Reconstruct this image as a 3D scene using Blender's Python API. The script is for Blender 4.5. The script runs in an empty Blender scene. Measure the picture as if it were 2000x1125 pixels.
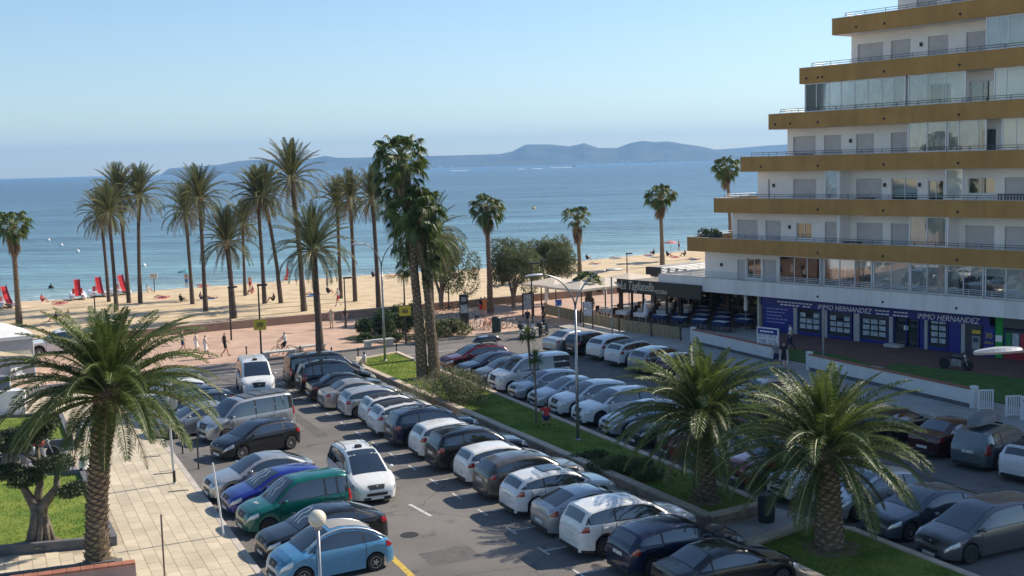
import bpy, bmesh, math, random
import numpy as np
from mathutils import Vector, Matrix, Euler
R = math.radians
sc = bpy.context.scene
col = sc.collection
random.seed(7)
# ------------------------------------------------------------------ camera
FPX, CXP, CYP, HC = 2300.0, 1000.0, 562.5, 13.0
cam = bpy.data.cameras.new('camera')
cam.sensor_width = 36.0
cam.lens = 36.0 * FPX / 2000.0
cam.clip_start = 0.5
cam.clip_end = 60000.0
camo = bpy.data.objects.new('camera', cam)
col.objects.link(camo)
camo.location = (0, 0, HC)
CM = Matrix.Rotation(math.pi / 2 - math.atan(242 / FPX), 3, 'X') @ Matrix.Rotation(-R(1.52), 3, 'Z')
camo.rotation_euler = CM.to_euler()
sc.camera = camo
# ------------------------------------------------------------------ sky, sun, exposure
SUN_AZ, SUN_EL = R(60), R(38)          # azimuth clockwise from +Y
w = bpy.data.worlds.new('World')
sc.world = w
w.use_nodes = True
wn, wl = w.node_tree.nodes, w.node_tree.links
bg = wn['Background']
sky = wn.new('ShaderNodeTexSky')
sky.sky_type = 'NISHITA'
sky.sun_disc = False
sky.sun_elevation = SUN_EL
sky.sun_rotation = SUN_AZ
sky.altitude = 10
sky.air_density = 1.0
sky.dust_density = 0.15
sky.ozone_density = 3.2
wl.new(sky.outputs[0], bg.inputs[0])
bg.inputs[1].default_value = 0.10
sd = Vector((math.sin(SUN_AZ) * math.cos(SUN_EL), math.cos(SUN_AZ) * math.cos(SUN_EL), math.sin(SUN_EL)))
sun = bpy.data.lights.new('sun', 'SUN')
sun.energy = 4.6
sun.angle = R(0.5)
sun.color = (1.0, 0.90, 0.77)
suno = bpy.data.objects.new('sun', sun)
col.objects.link(suno)
suno.rotation_euler = sd.to_track_quat('Z', 'Y').to_euler()
suno.location = (60, 40, 80)
sc.view_settings.view_transform = 'Standard'
sc.view_settings.look = 'None'
sc.view_settings.gamma = 1.0
sc.view_settings.exposure = 0.6
sc.view_settings.use_curve_mapping = False
# ------------------------------------------------------------------ helpers
def G(px, py, z=0.0):
    """where the line of sight through a photo pixel meets the level z"""
    d = CM @ Vector(((px - CXP) / FPX, -(py - CYP) / FPX, -1.0))
    t = (z - HC) / d.z
    return Vector((d.x * t, d.y * t, z))

def proj(v):
    q = CM.transposed() @ (Vector(v) - Vector((0, 0, HC)))
    return CXP + FPX * q.x / -q.z, CYP - FPX * q.y / -q.z

def zat(p, py):
    """height above point p that shows at photo row py"""
    lo, hi = -2.0, 60.0
    for _ in range(40):
        m = (lo + hi) / 2
        if proj((p[0], p[1], m))[1] > py:
            lo = m
        else:
            hi = m
    return lo

def onplane(px, py, p0, n):
    d = CM @ Vector(((px - CXP) / FPX, -(py - CYP) / FPX, -1.0))
    c = Vector((0, 0, HC))
    t = (Vector(p0) - c).dot(n) / d.dot(n)
    return c + d * t

MATS = {}
def mat(name, c=(.5, .5, .5), rough=.6, metal=0., var=.12, scale=3., bump=0., bscale=None, coat=0., c2=None,
        spec=.5, coord='pos', detail=4., rnd=0., transl=0., ramp=(.35, .65), sheen=0.):
    if name in MATS:
        return MATS[name]
    m = bpy.data.materials.new(name)
    m.use_nodes = True
    nt = m.node_tree
    N, L = nt.nodes, nt.links
    b = N['Principled BSDF']
    b.inputs['Roughness'].default_value = rough
    b.inputs['Metallic'].default_value = metal
    b.inputs['Specular IOR Level'].default_value = spec
    if coat:
        b.inputs['Coat Weight'].default_value = coat
        b.inputs['Coat Roughness'].default_value = .04
    if coord == 'pos':
        g = N.new('ShaderNodeNewGeometry'); co = g.outputs['Position']
    else:
        g = N.new('ShaderNodeTexCoord'); co = g.outputs['Object']
    outc = None
    if var > 0 or c2:
        nz = N.new('ShaderNodeTexNoise')
        nz.inputs['Scale'].default_value = scale
        nz.inputs['Detail'].default_value = detail
        L.new(co, nz.inputs['Vector'])
        rp = N.new('ShaderNodeValToRGB')
        a = tuple(max(0, k * (1 - var)) for k in c)
        d = tuple(min(1, k * (1 + var)) for k in c) if c2 is None else c2
        if c2 is not None:
            a = c
        rp.color_ramp.elements[0].position = ramp[0]
        rp.color_ramp.elements[1].position = ramp[1]
        rp.color_ramp.elements[0].color = (*a, 1)
        rp.color_ramp.elements[1].color = (*d, 1)
        L.new(nz.outputs['Fac'], rp.inputs['Fac'])
        outc = rp.outputs['Color']
        if rnd:
            oi = N.new('ShaderNodeObjectInfo')
            mr = N.new('ShaderNodeMapRange')
            mr.inputs[3].default_value = 1 - rnd
            mr.inputs[4].default_value = 1 + rnd
            L.new(oi.outputs['Random'], mr.inputs[0])
            hs = N.new('ShaderNodeHueSaturation')
            L.new(mr.outputs[0], hs.inputs['Value'])
            L.new(outc, hs.inputs['Color'])
            outc = hs.outputs['Color']
        L.new(outc, b.inputs['Base Color'])
    else:
        b.inputs['Base Color'].default_value = (*c, 1)
    if bump:
        bz = N.new('ShaderNodeTexNoise')
        bz.inputs['Scale'].default_value = bscale or scale * 6
        bz.inputs['Detail'].default_value = 6
        L.new(co, bz.inputs['Vector'])
        bp = N.new('ShaderNodeBump')
        bp.inputs['Strength'].default_value = min(1, bump)
        bp.inputs['Distance'].default_value = .03 * max(1, bump)
        L.new(bz.outputs['Fac'], bp.inputs['Height'])
        L.new(bp.outputs['Normal'], b.inputs['Normal'])
    if transl:
        tr = N.new('ShaderNodeBsdfTranslucent')
        if outc is not None:
            hs2 = N.new('ShaderNodeHueSaturation')
            hs2.inputs['Value'].default_value = 1.5
            L.new(outc, hs2.inputs['Color'])
            L.new(hs2.outputs['Color'], tr.inputs['Color'])
        else:
            tr.inputs['Color'].default_value = (*c, 1)
        mx = N.new('ShaderNodeMixShader')
        mx.inputs[0].default_value = transl
        o = N['Material Output']
        L.new(b.outputs[0], mx.inputs[1])
        L.new(tr.outputs[0], mx.inputs[2])
        L.new(mx.outputs[0], o.inputs['Surface'])
    MATS[name] = m
    return m

class MB:
    def __init__(s):
        s.v, s.f, s.m = [], [], []
    def add(s, vs, fs, mi=0):
        o = len(s.v)
        s.v += [tuple(p) for p in vs]
        s.f += [tuple(i + o for i in f) for f in fs]
        s.m += [mi] * len(fs)
        return s
    def quad(s, a, b, c, d, mi=0):
        return s.add([a, b, c, d], [(0, 1, 2, 3)], mi)
    def bx(s, x0, x1, y0, y1, z0, z1, mi=0):
        return s.add([(x0, y0, z0), (x1, y0, z0), (x1, y1, z0), (x0, y1, z0), (x0, y0, z1), (x1, y0, z1), (x1, y1, z1), (x0, y1, z1)],
                     [(0, 3, 2, 1), (4, 5, 6, 7), (0, 1, 5, 4), (1, 2, 6, 5), (2, 3, 7, 6), (3, 0, 4, 7)], mi)
    def bev(s, x0, x1, y0, y1, z0, z1, b=.02, mi=0):
        """box with a chamfered top and upright edges"""
        def ring(k, z):
            X0, X1, Y0, Y1 = x0 + k, x1 - k, y0 + k, y1 - k
            c = b
            return [(X0 + c, Y0, z), (X1 - c, Y0, z), (X1, Y0 + c, z), (X1, Y1 - c, z), (X1 - c, Y1, z), (X0 + c, Y1, z), (X0, Y1 - c, z), (X0, Y0 + c, z)]
        vs = ring(0, z0) + ring(0, z1 - b) + ring(b, z1)
        fs = [tuple(range(7, -1, -1)), tuple(range(16, 24))]
        for k in (0, 8):
            for i in range(8):
                j = (i + 1) % 8
                fs.append((k + i, k + j, k + 8 + j, k + 8 + i))
        return s.add(vs, fs, mi)
    def obox(s, c, ux, hx, hy, z0, z1, mi=0):
        """upright box: centre c (x,y), unit vector ux along its length"""
        uy = (-ux[1], ux[0])
        p = [(c[0] + ux[0] * a * hx + uy[0] * b * hy, c[1] + ux[1] * a * hx + uy[1] * b * hy) for a, b in ((-1, -1), (1, -1), (1, 1), (-1, 1))]
        return s.prism(p, z0, z1, mi)
    def prism(s, poly, z0, z1, mi=0):
        n = len(poly)
        ar = sum(poly[i][0] * poly[(i + 1) % n][1] - poly[(i + 1) % n][0] * poly[i][1] for i in range(n))
        if ar < 0:
            poly = poly[::-1]
        vs = [(p[0], p[1], z0) for p in poly] + [(p[0], p[1], z1) for p in poly]
        fs = [tuple(range(n - 1, -1, -1)), tuple(range(n, 2 * n))] + [(i, (i + 1) % n, n + (i + 1) % n, n + i) for i in range(n)]
        return s.add(vs, fs, mi)
    def tube(s, pts, r, n=6, mi=0, cap=True):
        pts = [Vector(p) for p in pts]
        k = len(pts)
        rs = r if isinstance(r, (list, tuple)) else [r] * k
        vs, fs = [], []
        up = None
        for i, p in enumerate(pts):
            t = (pts[min(i + 1, k - 1)] - pts[max(i - 1, 0)]).normalized()
            if up is None:
                up = Vector((0, 0, 1)) if abs(t.z) < .9 else Vector((1, 0, 0))
            a = t.cross(up).normalized()
            b = a.cross(t).normalized()
            up = b
            for j in range(n):
                an = 2 * math.pi * j / n
                vs.append(p + (a * math.cos(an) + b * math.sin(an)) * rs[i])
        for i in range(k - 1):
            for j in range(n):
                j2 = (j + 1) % n
                fs.append((i * n + j, i * n + j2, (i + 1) * n + j2, (i + 1) * n + j))
        if cap:
            fs.append(tuple(range(n - 1, -1, -1)))
            fs.append(tuple(range((k - 1) * n, k * n)))
        return s.add(vs, fs, mi)
    def lathe(s, prof, n=16, c=(0, 0, 0), axis='z', mi=0):
        vs, fs = [], []
        for (r, z) in prof:
            for j in range(n):
                a = 2 * math.pi * j / n
                if axis == 'z':
                    vs.append((c[0] + r * math.cos(a), c[1] + r * math.sin(a), c[2] + z))
                else:
                    vs.append((c[0] + r * math.cos(a), c[1] + z, c[2] + r * math.sin(a)))
        k = len(prof)
        for i in range(k - 1):
            for j in range(n):
                j2 = (j + 1) % n
                q = (i * n + j, i * n + j2, (i + 1) * n + j2, (i + 1) * n + j)
                fs.append(q if axis == 'z' else q[::-1])
        if prof[0][0] > 1e-4:
            fs.append(tuple(range(n - 1, -1, -1)) if axis == 'z' else tuple(range(n)))
        if prof[-1][0] > 1e-4:
            q = tuple(range((k - 1) * n, k * n))
            fs.append(q if axis == 'z' else q[::-1])
        return s.add(vs, fs, mi)
    def ball(s, c, r, nu=12, nv=8, mi=0, sq=(1, 1, 1)):
        prof = [(max(1e-5, math.sin(math.pi * i / nv)) * r, -math.cos(math.pi * i / nv) * r) for i in range(nv + 1)]
        o = len(s.v)
        s.lathe(prof, nu, (0, 0, 0), 'z', mi)
        for i in range(o, len(s.v)):
            x, y, z = s.v[i]
            s.v[i] = (c[0] + x * sq[0], c[1] + y * sq[1], c[2] + z * sq[2])
        return s
    def xf(s, M):
        s.v = [tuple(M @ Vector(p)) for p in s.v]
        return s
    def mesh(s, name, mats, smooth=False):
        me = bpy.data.meshes.new(name)
        me.from_pydata(s.v, [], s.f)
        for m in (mats if isinstance(mats, (list, tuple)) else [mats]):
            me.materials.append(m)
        if len(set(s.m)) > 1:
            me.polygons.foreach_set('material_index', s.m)
        if smooth:
            me.polygons.foreach_set('use_smooth', [True] * len(me.polygons))
        me.update()
        return me
    def build(s, name, mats, parent=None, smooth=False, loc=None, rz=0., smang=None):
        me = s.mesh(name, mats, smooth)
        if smang:
            smooth_angle(me, smang)
        return ob(name, me, parent, loc, rz)

def smooth_angle(me, deg):
    me.polygons.foreach_set('use_smooth', [True] * len(me.polygons))
    bm = bmesh.new(); bm.from_mesh(me)
    a = R(deg)
    for e in bm.edges:
        e.smooth = len(e.link_faces) == 2 and e.calc_face_angle(0) < a
    bm.to_mesh(me); bm.free()

def ob(name, me, parent=None, loc=None, rz=0., rot=None, sca=None):
    o = bpy.data.objects.new(name, me)
    col.objects.link(o)
    if parent is not None:
        o.parent = parent
    if loc is not None:
        o.location = loc
    if rot is not None:
        o.rotation_euler = rot
    elif rz:
        o.rotation_euler = (0, 0, rz)
    if sca is not None:
        o.scale = (sca, sca, sca) if isinstance(sca, (int, float)) else sca
    return o

def tag(o, label, cat, group=None):
    o['label'] = label
    o['category'] = cat
    if group:
        o['group'] = group
    return o

def thing(name, label, cat, loc=(0, 0, 0), rz=0., group=None):
    o = ob(name, None, None, loc, rz)
    o.empty_display_size = .3
    return tag(o, label, cat, group)

def struct(o, kind='structure'):
    o['kind'] = kind
    return o

def np_mesh(name, verts, tris, mats, mi=None, smooth=False):
    me = bpy.data.meshes.new(name)
    nv, nt = len(verts), len(tris)
    me.vertices.add(nv)
    me.vertices.foreach_set('co', np.asarray(verts, dtype=np.float32).ravel())
    k = tris.shape[1]
    me.loops.add(nt * k)
    me.loops.foreach_set('vertex_index', np.asarray(tris, dtype=np.int32).ravel())
    me.polygons.add(nt)
    me.polygons.foreach_set('loop_start', np.arange(0, nt * k, k, dtype=np.int32))
    for m in (mats if isinstance(mats, (list, tuple)) else [mats]):
        me.materials.append(m)
    if mi is not None:
        me.polygons.foreach_set('material_index', np.asarray(mi, dtype=np.int32))
    if smooth:
        me.polygons.foreach_set('use_smooth', np.ones(nt, dtype=bool))
    me.update(calc_edges=True)
    me.validate()
    return me

def text_mesh(name, txt, size, m, depth=.01, shear=0., align='CENTER', sx=1.):
    cu = bpy.data.curves.new(name, 'FONT')
    cu.body = txt
    cu.size = size
    cu.extrude = depth
    cu.shear = shear
    cu.align_x = align
    cu.align_y = 'CENTER'
    cu.resolution_u = 2
    to = bpy.data.objects.new('tmp_text', cu)
    col.objects.link(to)
    me = bpy.data.meshes.new_from_object(to.evaluated_get(bpy.context.evaluated_depsgraph_get()))
    bpy.data.objects.remove(to)
    bpy.data.curves.remove(cu)
    me.materials.clear()
    me.materials.append(m)
    if sx != 1:
        for v in me.vertices:
            v.co.x *= sx
    return me

def V2(p):
    return (p[0], p[1])
# direction of the parking rows (towards the camera) and of the bays (towards the median)
RA = R(-65.0)
ROW = Vector((math.cos(RA), math.sin(RA), 0))
BAY = Vector((math.cos(RA + math.pi / 2), math.sin(RA + math.pi / 2), 0))

# ------------------------------------------------------------------ shared materials
def brick_mat(name, c1, c2, cm, sx, sy, rot, mortar=.02, rough=.8, bias=0.):
    if name in MATS:
        return MATS[name]
    m = bpy.data.materials.new(name); m.use_nodes = True
    N, L = m.node_tree.nodes, m.node_tree.links
    b = N['Principled BSDF']
    g = N.new('ShaderNodeNewGeometry')
    mp = N.new('ShaderNodeMapping')
    mp.inputs['Rotation'].default_value = (0, 0, rot)
    L.new(g.outputs['Position'], mp.inputs['Vector'])
    br = N.new('ShaderNodeTexBrick')
    br.inputs['Color1'].default_value = (*c1, 1)
    br.inputs['Color2'].default_value = (*c2, 1)
    br.inputs['Mortar'].default_value = (*cm, 1)
    br.inputs['Scale'].default_value = 1
    br.inputs['Mortar Size'].default_value = mortar
    br.inputs['Brick Width'].default_value = sx
    br.inputs['Row Height'].default_value = sy
    L.new(mp.outputs[0], br.inputs['Vector'])
    nz = N.new('ShaderNodeTexNoise'); nz.inputs['Scale'].default_value = .6; nz.inputs['Detail'].default_value = 5
    L.new(g.outputs['Position'], nz.inputs['Vector'])
    mr = N.new('ShaderNodeMapRange'); mr.inputs[1].default_value = .3; mr.inputs[2].default_value = .7
    mr.inputs[3].default_value = .8; mr.inputs[4].default_value = 1.12
    L.new(nz.outputs['Fac'], mr.inputs[0])
    hs = N.new('ShaderNodeHueSaturation')
    L.new(mr.outputs[0], hs.inputs['Value']); L.new(br.outputs['Color'], hs.inputs['Color'])
    L.new(hs.outputs['Color'], b.inputs['Base Color'])
    b.inputs['Roughness'].default_value = rough
    MATS[name] = m
    return m

asphalt = bpy.data.materials.new('asphalt'); asphalt.use_nodes = True
MATS['asphalt'] = asphalt
def _asph():
    N, L = asphalt.node_tree.nodes, asphalt.node_tree.links
    b = N['Principled BSDF']
    g = N.new('ShaderNodeNewGeometry')
    def noise(s, d, ro=.6):
        n = N.new('ShaderNodeTexNoise'); n.inputs['Scale'].default_value = s; n.inputs['Detail'].default_value = d
        n.inputs['Roughness'].default_value = ro
        L.new(g.outputs['Position'], n.inputs['Vector']); return n
    n1 = noise(.16, 5); n2 = noise(14, 4, .8); n3 = noise(1.1, 5)
    r1 = N.new('ShaderNodeValToRGB')
    r1.color_ramp.elements[0].position = .32; r1.color_ramp.elements[0].color = (.125, .115, .105, 1)
    r1.color_ramp.elements[1].position = .68; r1.color_ramp.elements[1].color = (.20, .184, .167, 1)
    L.new(n1.outputs['Fac'], r1.inputs['Fac'])
    mx = N.new('ShaderNodeMixRGB'); mx.blend_type = 'MULTIPLY'; mx.inputs[0].default_value = .75
    r2 = N.new('ShaderNodeValToRGB')
    r2.color_ramp.elements[0].position = .3; r2.color_ramp.elements[0].color = (.55, .55, .55, 1)
    r2.color_ramp.elements[1].position = .65; r2.color_ramp.elements[1].color = (1.12, 1.12, 1.12, 1)
    L.new(n2.outputs['Fac'], r2.inputs['Fac'])
    L.new(r1.outputs[0], mx.inputs[1]); L.new(r2.outputs[0], mx.inputs[2])
    # oil and tyre stains
    r3 = N.new('ShaderNodeValToRGB')
    r3.color_ramp.elements[0].position = .30; r3.color_ramp.elements[0].color = (.5, .5, .5, 1)
    r3.color_ramp.elements[1].position = .42; r3.color_ramp.elements[1].color = (1, 1, 1, 1)
    L.new(n3.outputs['Fac'], r3.inputs['Fac'])
    m2 = N.new('ShaderNodeMixRGB'); m2.blend_type = 'MULTIPLY'; m2.inputs[0].default_value = .8
    L.new(mx.outputs[0], m2.inputs[1]); L.new(r3.outputs[0], m2.inputs[2])
    # cracks
    vo = N.new('ShaderNodeTexVoronoi'); vo.feature = 'DISTANCE_TO_EDGE'; vo.inputs['Scale'].default_value = .16
    dn = noise(.8, 3)
    ad = N.new('ShaderNodeMixRGB'); ad.blend_type = 'ADD'; ad.inputs[0].default_value = 1.6
    L.new(g.outputs['Position'], ad.inputs[1]); L.new(dn.outputs['Color'], ad.inputs[2])
    L.new(ad.outputs[0], vo.inputs['Vector'])
    cr = N.new('ShaderNodeValToRGB')
    cr.color_ramp.elements[0].position = .0; cr.color_ramp.elements[0].color = (.35, .35, .35, 1)
    cr.color_ramp.elements[1].position = .006; cr.color_ramp.elements[1].color = (1, 1, 1, 1)
    L.new(vo.outputs['Distance'], cr.inputs['Fac'])
    m3 = N.new('ShaderNodeMixRGB'); m3.blend_type = 'MULTIPLY'; m3.inputs[0].default_value = .8
    L.new(m2.outputs[0], m3.inputs[1]); L.new(cr.outputs[0], m3.inputs[2])
    L.new(m3.outputs[0], b.inputs['Base Color'])
    b.inputs['Roughness'].default_value = .85
    bp = N.new('ShaderNodeBump'); bp.inputs['Strength'].default_value = .4; bp.inputs['Distance'].default_value = .01
    L.new(n2.outputs['Fac'], bp.inputs['Height']); L.new(bp.outputs[0], b.inputs['Normal'])
_asph()
m_white = mat('white_render', (.74, .72, .68), .85, var=.05, scale=.7, bump=.15, bscale=30)
m_black = mat('black_metal', (.018, .018, .02), .45, var=0)
m_grey_metal = mat('grey_metal', (.33, .34, .35), .38, .7, var=.08, scale=4)
m_dark_plastic = mat('dark_plastic', (.022, .022, .024), .5, var=0)
m_alu = mat('white_aluminium', (.72, .73, .74), .35, .1, var=.03, scale=2)
m_concrete = mat('concrete', (.50, .48, .44), .8, var=.14, scale=3, bump=.2)
m_paint_line = mat('road_paint', (.55, .54, .51), .7, c2=(.22, .21, .2), scale=6, ramp=(.45, .75))
m_yellow_line = mat('yellow_road_paint', (.55, .38, .06), .7, c2=(.25, .19, .08), scale=5, ramp=(.5, .8))
m_yellow = mat('yellow_sign', (.62, .47, .04), .5, var=.05)
m_skin = mat('skin', (.50, .28, .19), .55, var=.08, scale=9)
m_rubber = mat('rubber', (.016, .016, .017), .75, var=.1)
# ================================================================== THE SETTING
def sheet(name, poly, z, m, kind='structure'):
    mb = MB()
    mb.add([(p[0], p[1], z) for p in poly], [tuple(range(len(poly)))])
    o = mb.build(name, m)
    if o.data.polygons[0].normal.z < 0:
        o.data.flip_normals()
    return struct(o, kind)
def block(name, poly, z0, z1, m, kind='structure'):
    return struct(MB().prism([V2(p) for p in poly], z0, z1).build(name, m), kind)
m_dirt = mat('dirt', (.22, .18, .13), .95, var=.25, scale=.4)
sheet('ground', [(-400, -250), (400, -250), (400, 335), (60, 143), (4.86, 111.8), (-28.6, 92.8), (-80, 63.6), (-400, -118)], -.04, m_dirt)
sheet('road', [(-120, -60), (70, -60), (70, 130), (3.2, 96), (-20.6, 80), (-120, 20)], 0.0, asphalt)
# ---- beach and sea
WALL = [(-28.6 - 150, 92.8 - 85), (-80, 63.6), (-28.6, 92.8), (-16.8, 99.6), (-7.0, 106.0), (4.86, 111.8), (60, 143), (150, 194)]
SHORE = [(-55.3 - 150, 126.4 - 55), (-85, 112), (-55.3, 126.0), (-48.5, 127.5), (-41.4, 134.6), (-33.2, 138.8), (-18, 147), (-5.2, 151), (9.1, 159.5), (18.3, 167), (25.7, 172.5), (90, 212), (200, 275)]
def resamp(pl, n):
    d = [0]
    for a, b in zip(pl[:-1], pl[1:]):
        d.append(d[-1] + math.dist(a, b))
    out = []
    for i in range(n):
        s = d[-1] * i / (n - 1)
        j = max(k for k in range(len(d)) if d[k] <= s + 1e-9)
        j = min(j, len(pl) - 2)
        f = (s - d[j]) / (d[j + 1] - d[j])
        out.append((pl[j][0] + (pl[j + 1][0] - pl[j][0]) * f, pl[j][1] + (pl[j + 1][1] - pl[j][1]) * f))
    return out
SN = Vector((-.475, .88)).normalized()      # out to sea
def sand_build():
    n = 260
    A, B = resamp(WALL, n), resamp(SHORE, n)
    rows = [0, .06, .14, .22, .3, .38, .46, .54, .62, .7, .78, .85, .91, .95, .98, 1.0, 1.03, 1.12, 1.5]
    mb = MB()
    rr = random.Random(3)
    for i in range(n):
        for t in rows:
            x = A[i][0] + (B[i][0] - A[i][0]) * t
            y = A[i][1] + (B[i][1] - A[i][1]) * t
            z = .5 - .62 * t if t < .9 else -.058 - (t - .9) * 2.92
            if .03 < t < .93:
                z += rr.uniform(-.05, .05)
            mb.v.append((x, y, z))
    k = len(rows)
    for i in range(n - 1):
        for j in range(k - 1):
            mb.f.append((i * k + j, (i + 1) * k + j, (i + 1) * k + j + 1, i * k + j + 1))
            mb.m.append(0)
    m = mat('sand', (.47, .355, .21), .95, c2=(.63, .49, .31), scale=.5, bump=1.6, bscale=2.2, detail=8)
    o = mb.build('beach_sand', m, smooth=True)
    if o.data.polygons[0].normal.z < 0:
        o.data.flip_normals()
    return struct(o)
sand_build()
def GS(px, py):
    """point on the beach"""
    z = .2
    for _ in range(4):
        p = G(px, py, z)
        a = min((math.dist(V2(p), q) for q in resamp(WALL, 200)))
        b = min((math.dist(V2(p), q) for q in resamp(SHORE, 200)))
        z = .5 - .62 * a / (a + b)
    p.z = z
    return p
def sea_mat():
    m = bpy.data.materials.new('sea_water'); m.use_nodes = True
    N, L = m.node_tree.nodes, m.node_tree.links
    b = N['Principled BSDF']
    g = N.new('ShaderNodeNewGeometry')
    dt = N.new('ShaderNodeVectorMath'); dt.operation = 'DOT_PRODUCT'
    dt.inputs[1].default_value = (SN.x, SN.y, 0)
    L.new(g.outputs['Position'], dt.inputs[0])
    off = SN.x * -18 + SN.y * 147
    nz = N.new('ShaderNodeTexNoise'); nz.inputs['Scale'].default_value = .012; nz.inputs['Detail'].default_value = 5
    L.new(g.outputs['Position'], nz.inputs['Vector'])
    ad = N.new('ShaderNodeMath'); ad.operation = 'MULTIPLY_ADD'; ad.inputs[1].default_value = 70; ad.inputs[2].default_value = -35 - off
    L.new(nz.outputs['Fac'], ad.inputs[0])
    sm = N.new('ShaderNodeMath'); sm.operation = 'ADD'
    L.new(dt.outputs['Value'], sm.inputs[0]); L.new(ad.outputs[0], sm.inputs[1])
    lg = N.new('ShaderNodeMapRange'); lg.inputs[1].default_value = 0; lg.inputs[2].default_value = 900
    L.new(sm.outputs[0], lg.inputs[0])
    pw = N.new('ShaderNodeMath'); pw.operation = 'POWER'; pw.inputs[1].default_value = .5
    L.new(lg.outputs[0], pw.inputs[0])
    rp = N.new('ShaderNodeValToRGB')
    els = rp.color_ramp.elements
    els[0].position = 0; els[0].color = (.24, .345, .345, 1)
    els[1].position = 1; els[1].color = (.062, .118, .175, 1)
    for p, c in ((.14, (.16, .28, .31)), (.3, (.108, .208, .26)), (.5, (.08, .16, .22))):
        e = els.new(p); e.color = (*c, 1)
    L.new(pw.outputs[0], rp.inputs['Fac'])
    # wind streaks
    mp = N.new('ShaderNodeMapping'); mp.inputs['Rotation'].default_value = (0, 0, R(-28)); mp.inputs['Scale'].default_value = (.012, .05, 1)
    L.new(g.outputs['Position'], mp.inputs['Vector'])
    st = N.new('ShaderNodeTexNoise'); st.inputs['Scale'].default_value = 1; st.inputs['Detail'].default_value = 8; st.inputs['Roughness'].default_value = .7
    L.new(mp.outputs[0], st.inputs['Vector'])
    sr = N.new('ShaderNodeMapRange'); sr.inputs[1].default_value = .35; sr.inputs[2].default_value = .65
    sr.inputs[3].default_value = .62; sr.inputs[4].default_value = 1.4
    L.new(st.outputs['Fac'], sr.inputs[0])
    mp3 = N.new('ShaderNodeMapping'); mp3.inputs['Rotation'].default_value = (0, 0, R(-28)); mp3.inputs['Scale'].default_value = (.06, .3, 1)
    L.new(g.outputs['Position'], mp3.inputs['Vector'])
    s3 = N.new('ShaderNodeTexNoise'); s3.inputs['Scale'].default_value = 1; s3.inputs['Detail'].default_value = 9; s3.inputs['Roughness'].default_value = .75
    L.new(mp3.outputs[0], s3.inputs['Vector'])
    r3 = N.new('ShaderNodeMapRange'); r3.inputs[1].default_value = .32; r3.inputs[2].default_value = .68; r3.inputs[3].default_value = .6; r3.inputs[4].default_value = 1.45
    L.new(s3.outputs['Fac'], r3.inputs[0])
    ml = N.new('ShaderNodeMath'); ml.operation = 'MULTIPLY'
    L.new(sr.outputs[0], ml.inputs[0]); L.new(r3.outputs[0], ml.inputs[1])
    hs = N.new('ShaderNodeHueSaturation')
    L.new(ml.outputs[0], hs.inputs['Value']); L.new(rp.outputs[0], hs.inputs['Color'])
    L.new(hs.outputs[0], b.inputs['Base Color'])
    b.inputs['Roughness'].default_value = .28
    b.inputs['IOR'].default_value = 1.33
    # waves
    mp2 = N.new('ShaderNodeMapping'); mp2.inputs['Rotation'].default_value = (0, 0, R(-28)); mp2.inputs['Scale'].default_value = (.16, .42, 1)
    L.new(g.outputs['Position'], mp2.inputs['Vector'])
    w1 = N.new('ShaderNodeTexNoise'); w1.inputs['Scale'].default_value = 1; w1.inputs['Detail'].default_value = 7; w1.inputs['Roughness'].default_value = .62
    L.new(mp2.outputs[0], w1.inputs['Vector'])
    bp = N.new('ShaderNodeBump'); bp.inputs['Strength'].default_value = .9; bp.inputs['Distance'].default_value = 1.7
    L.new(w1.outputs['Fac'], bp.inputs['Height']); L.new(bp.outputs[0], b.inputs['Normal'])
    return m
sheet('sea', [(-9000, -200), (-220, 30), (-60, 105), (90, 190), (300, 300), (9000, 300), (9000, 12000), (-9000, 12000)], -.35, sea_mat())
# foam line at the water's edge
def foam():
    mb = MB(); rr = random.Random(5)
    pts = resamp(SHORE, 500)
    for i in range(170, 380):
        if rr.random() < .45:
            continue
        a, b = Vector(pts[i]), Vector(pts[i + 1])
        for k in range(2):
            o1 = SN * (rr.uniform(.4, 1.2) + k * rr.uniform(2, 6)); wd = SN * rr.uniform(.15, .4)
            p = [a + o1, b + o1 + SN * rr.uniform(-.2, .2), b + o1 + wd, a + o1 + wd * .5]
            mb.quad(*[(q.x, q.y, -.345 + .002 * k) for q in p][::1])
    o = mb.build('surf_foam', mat('foam', (.72, .75, .75), .8, var=.1))
    return struct(o, 'stuff')
foam()
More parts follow.
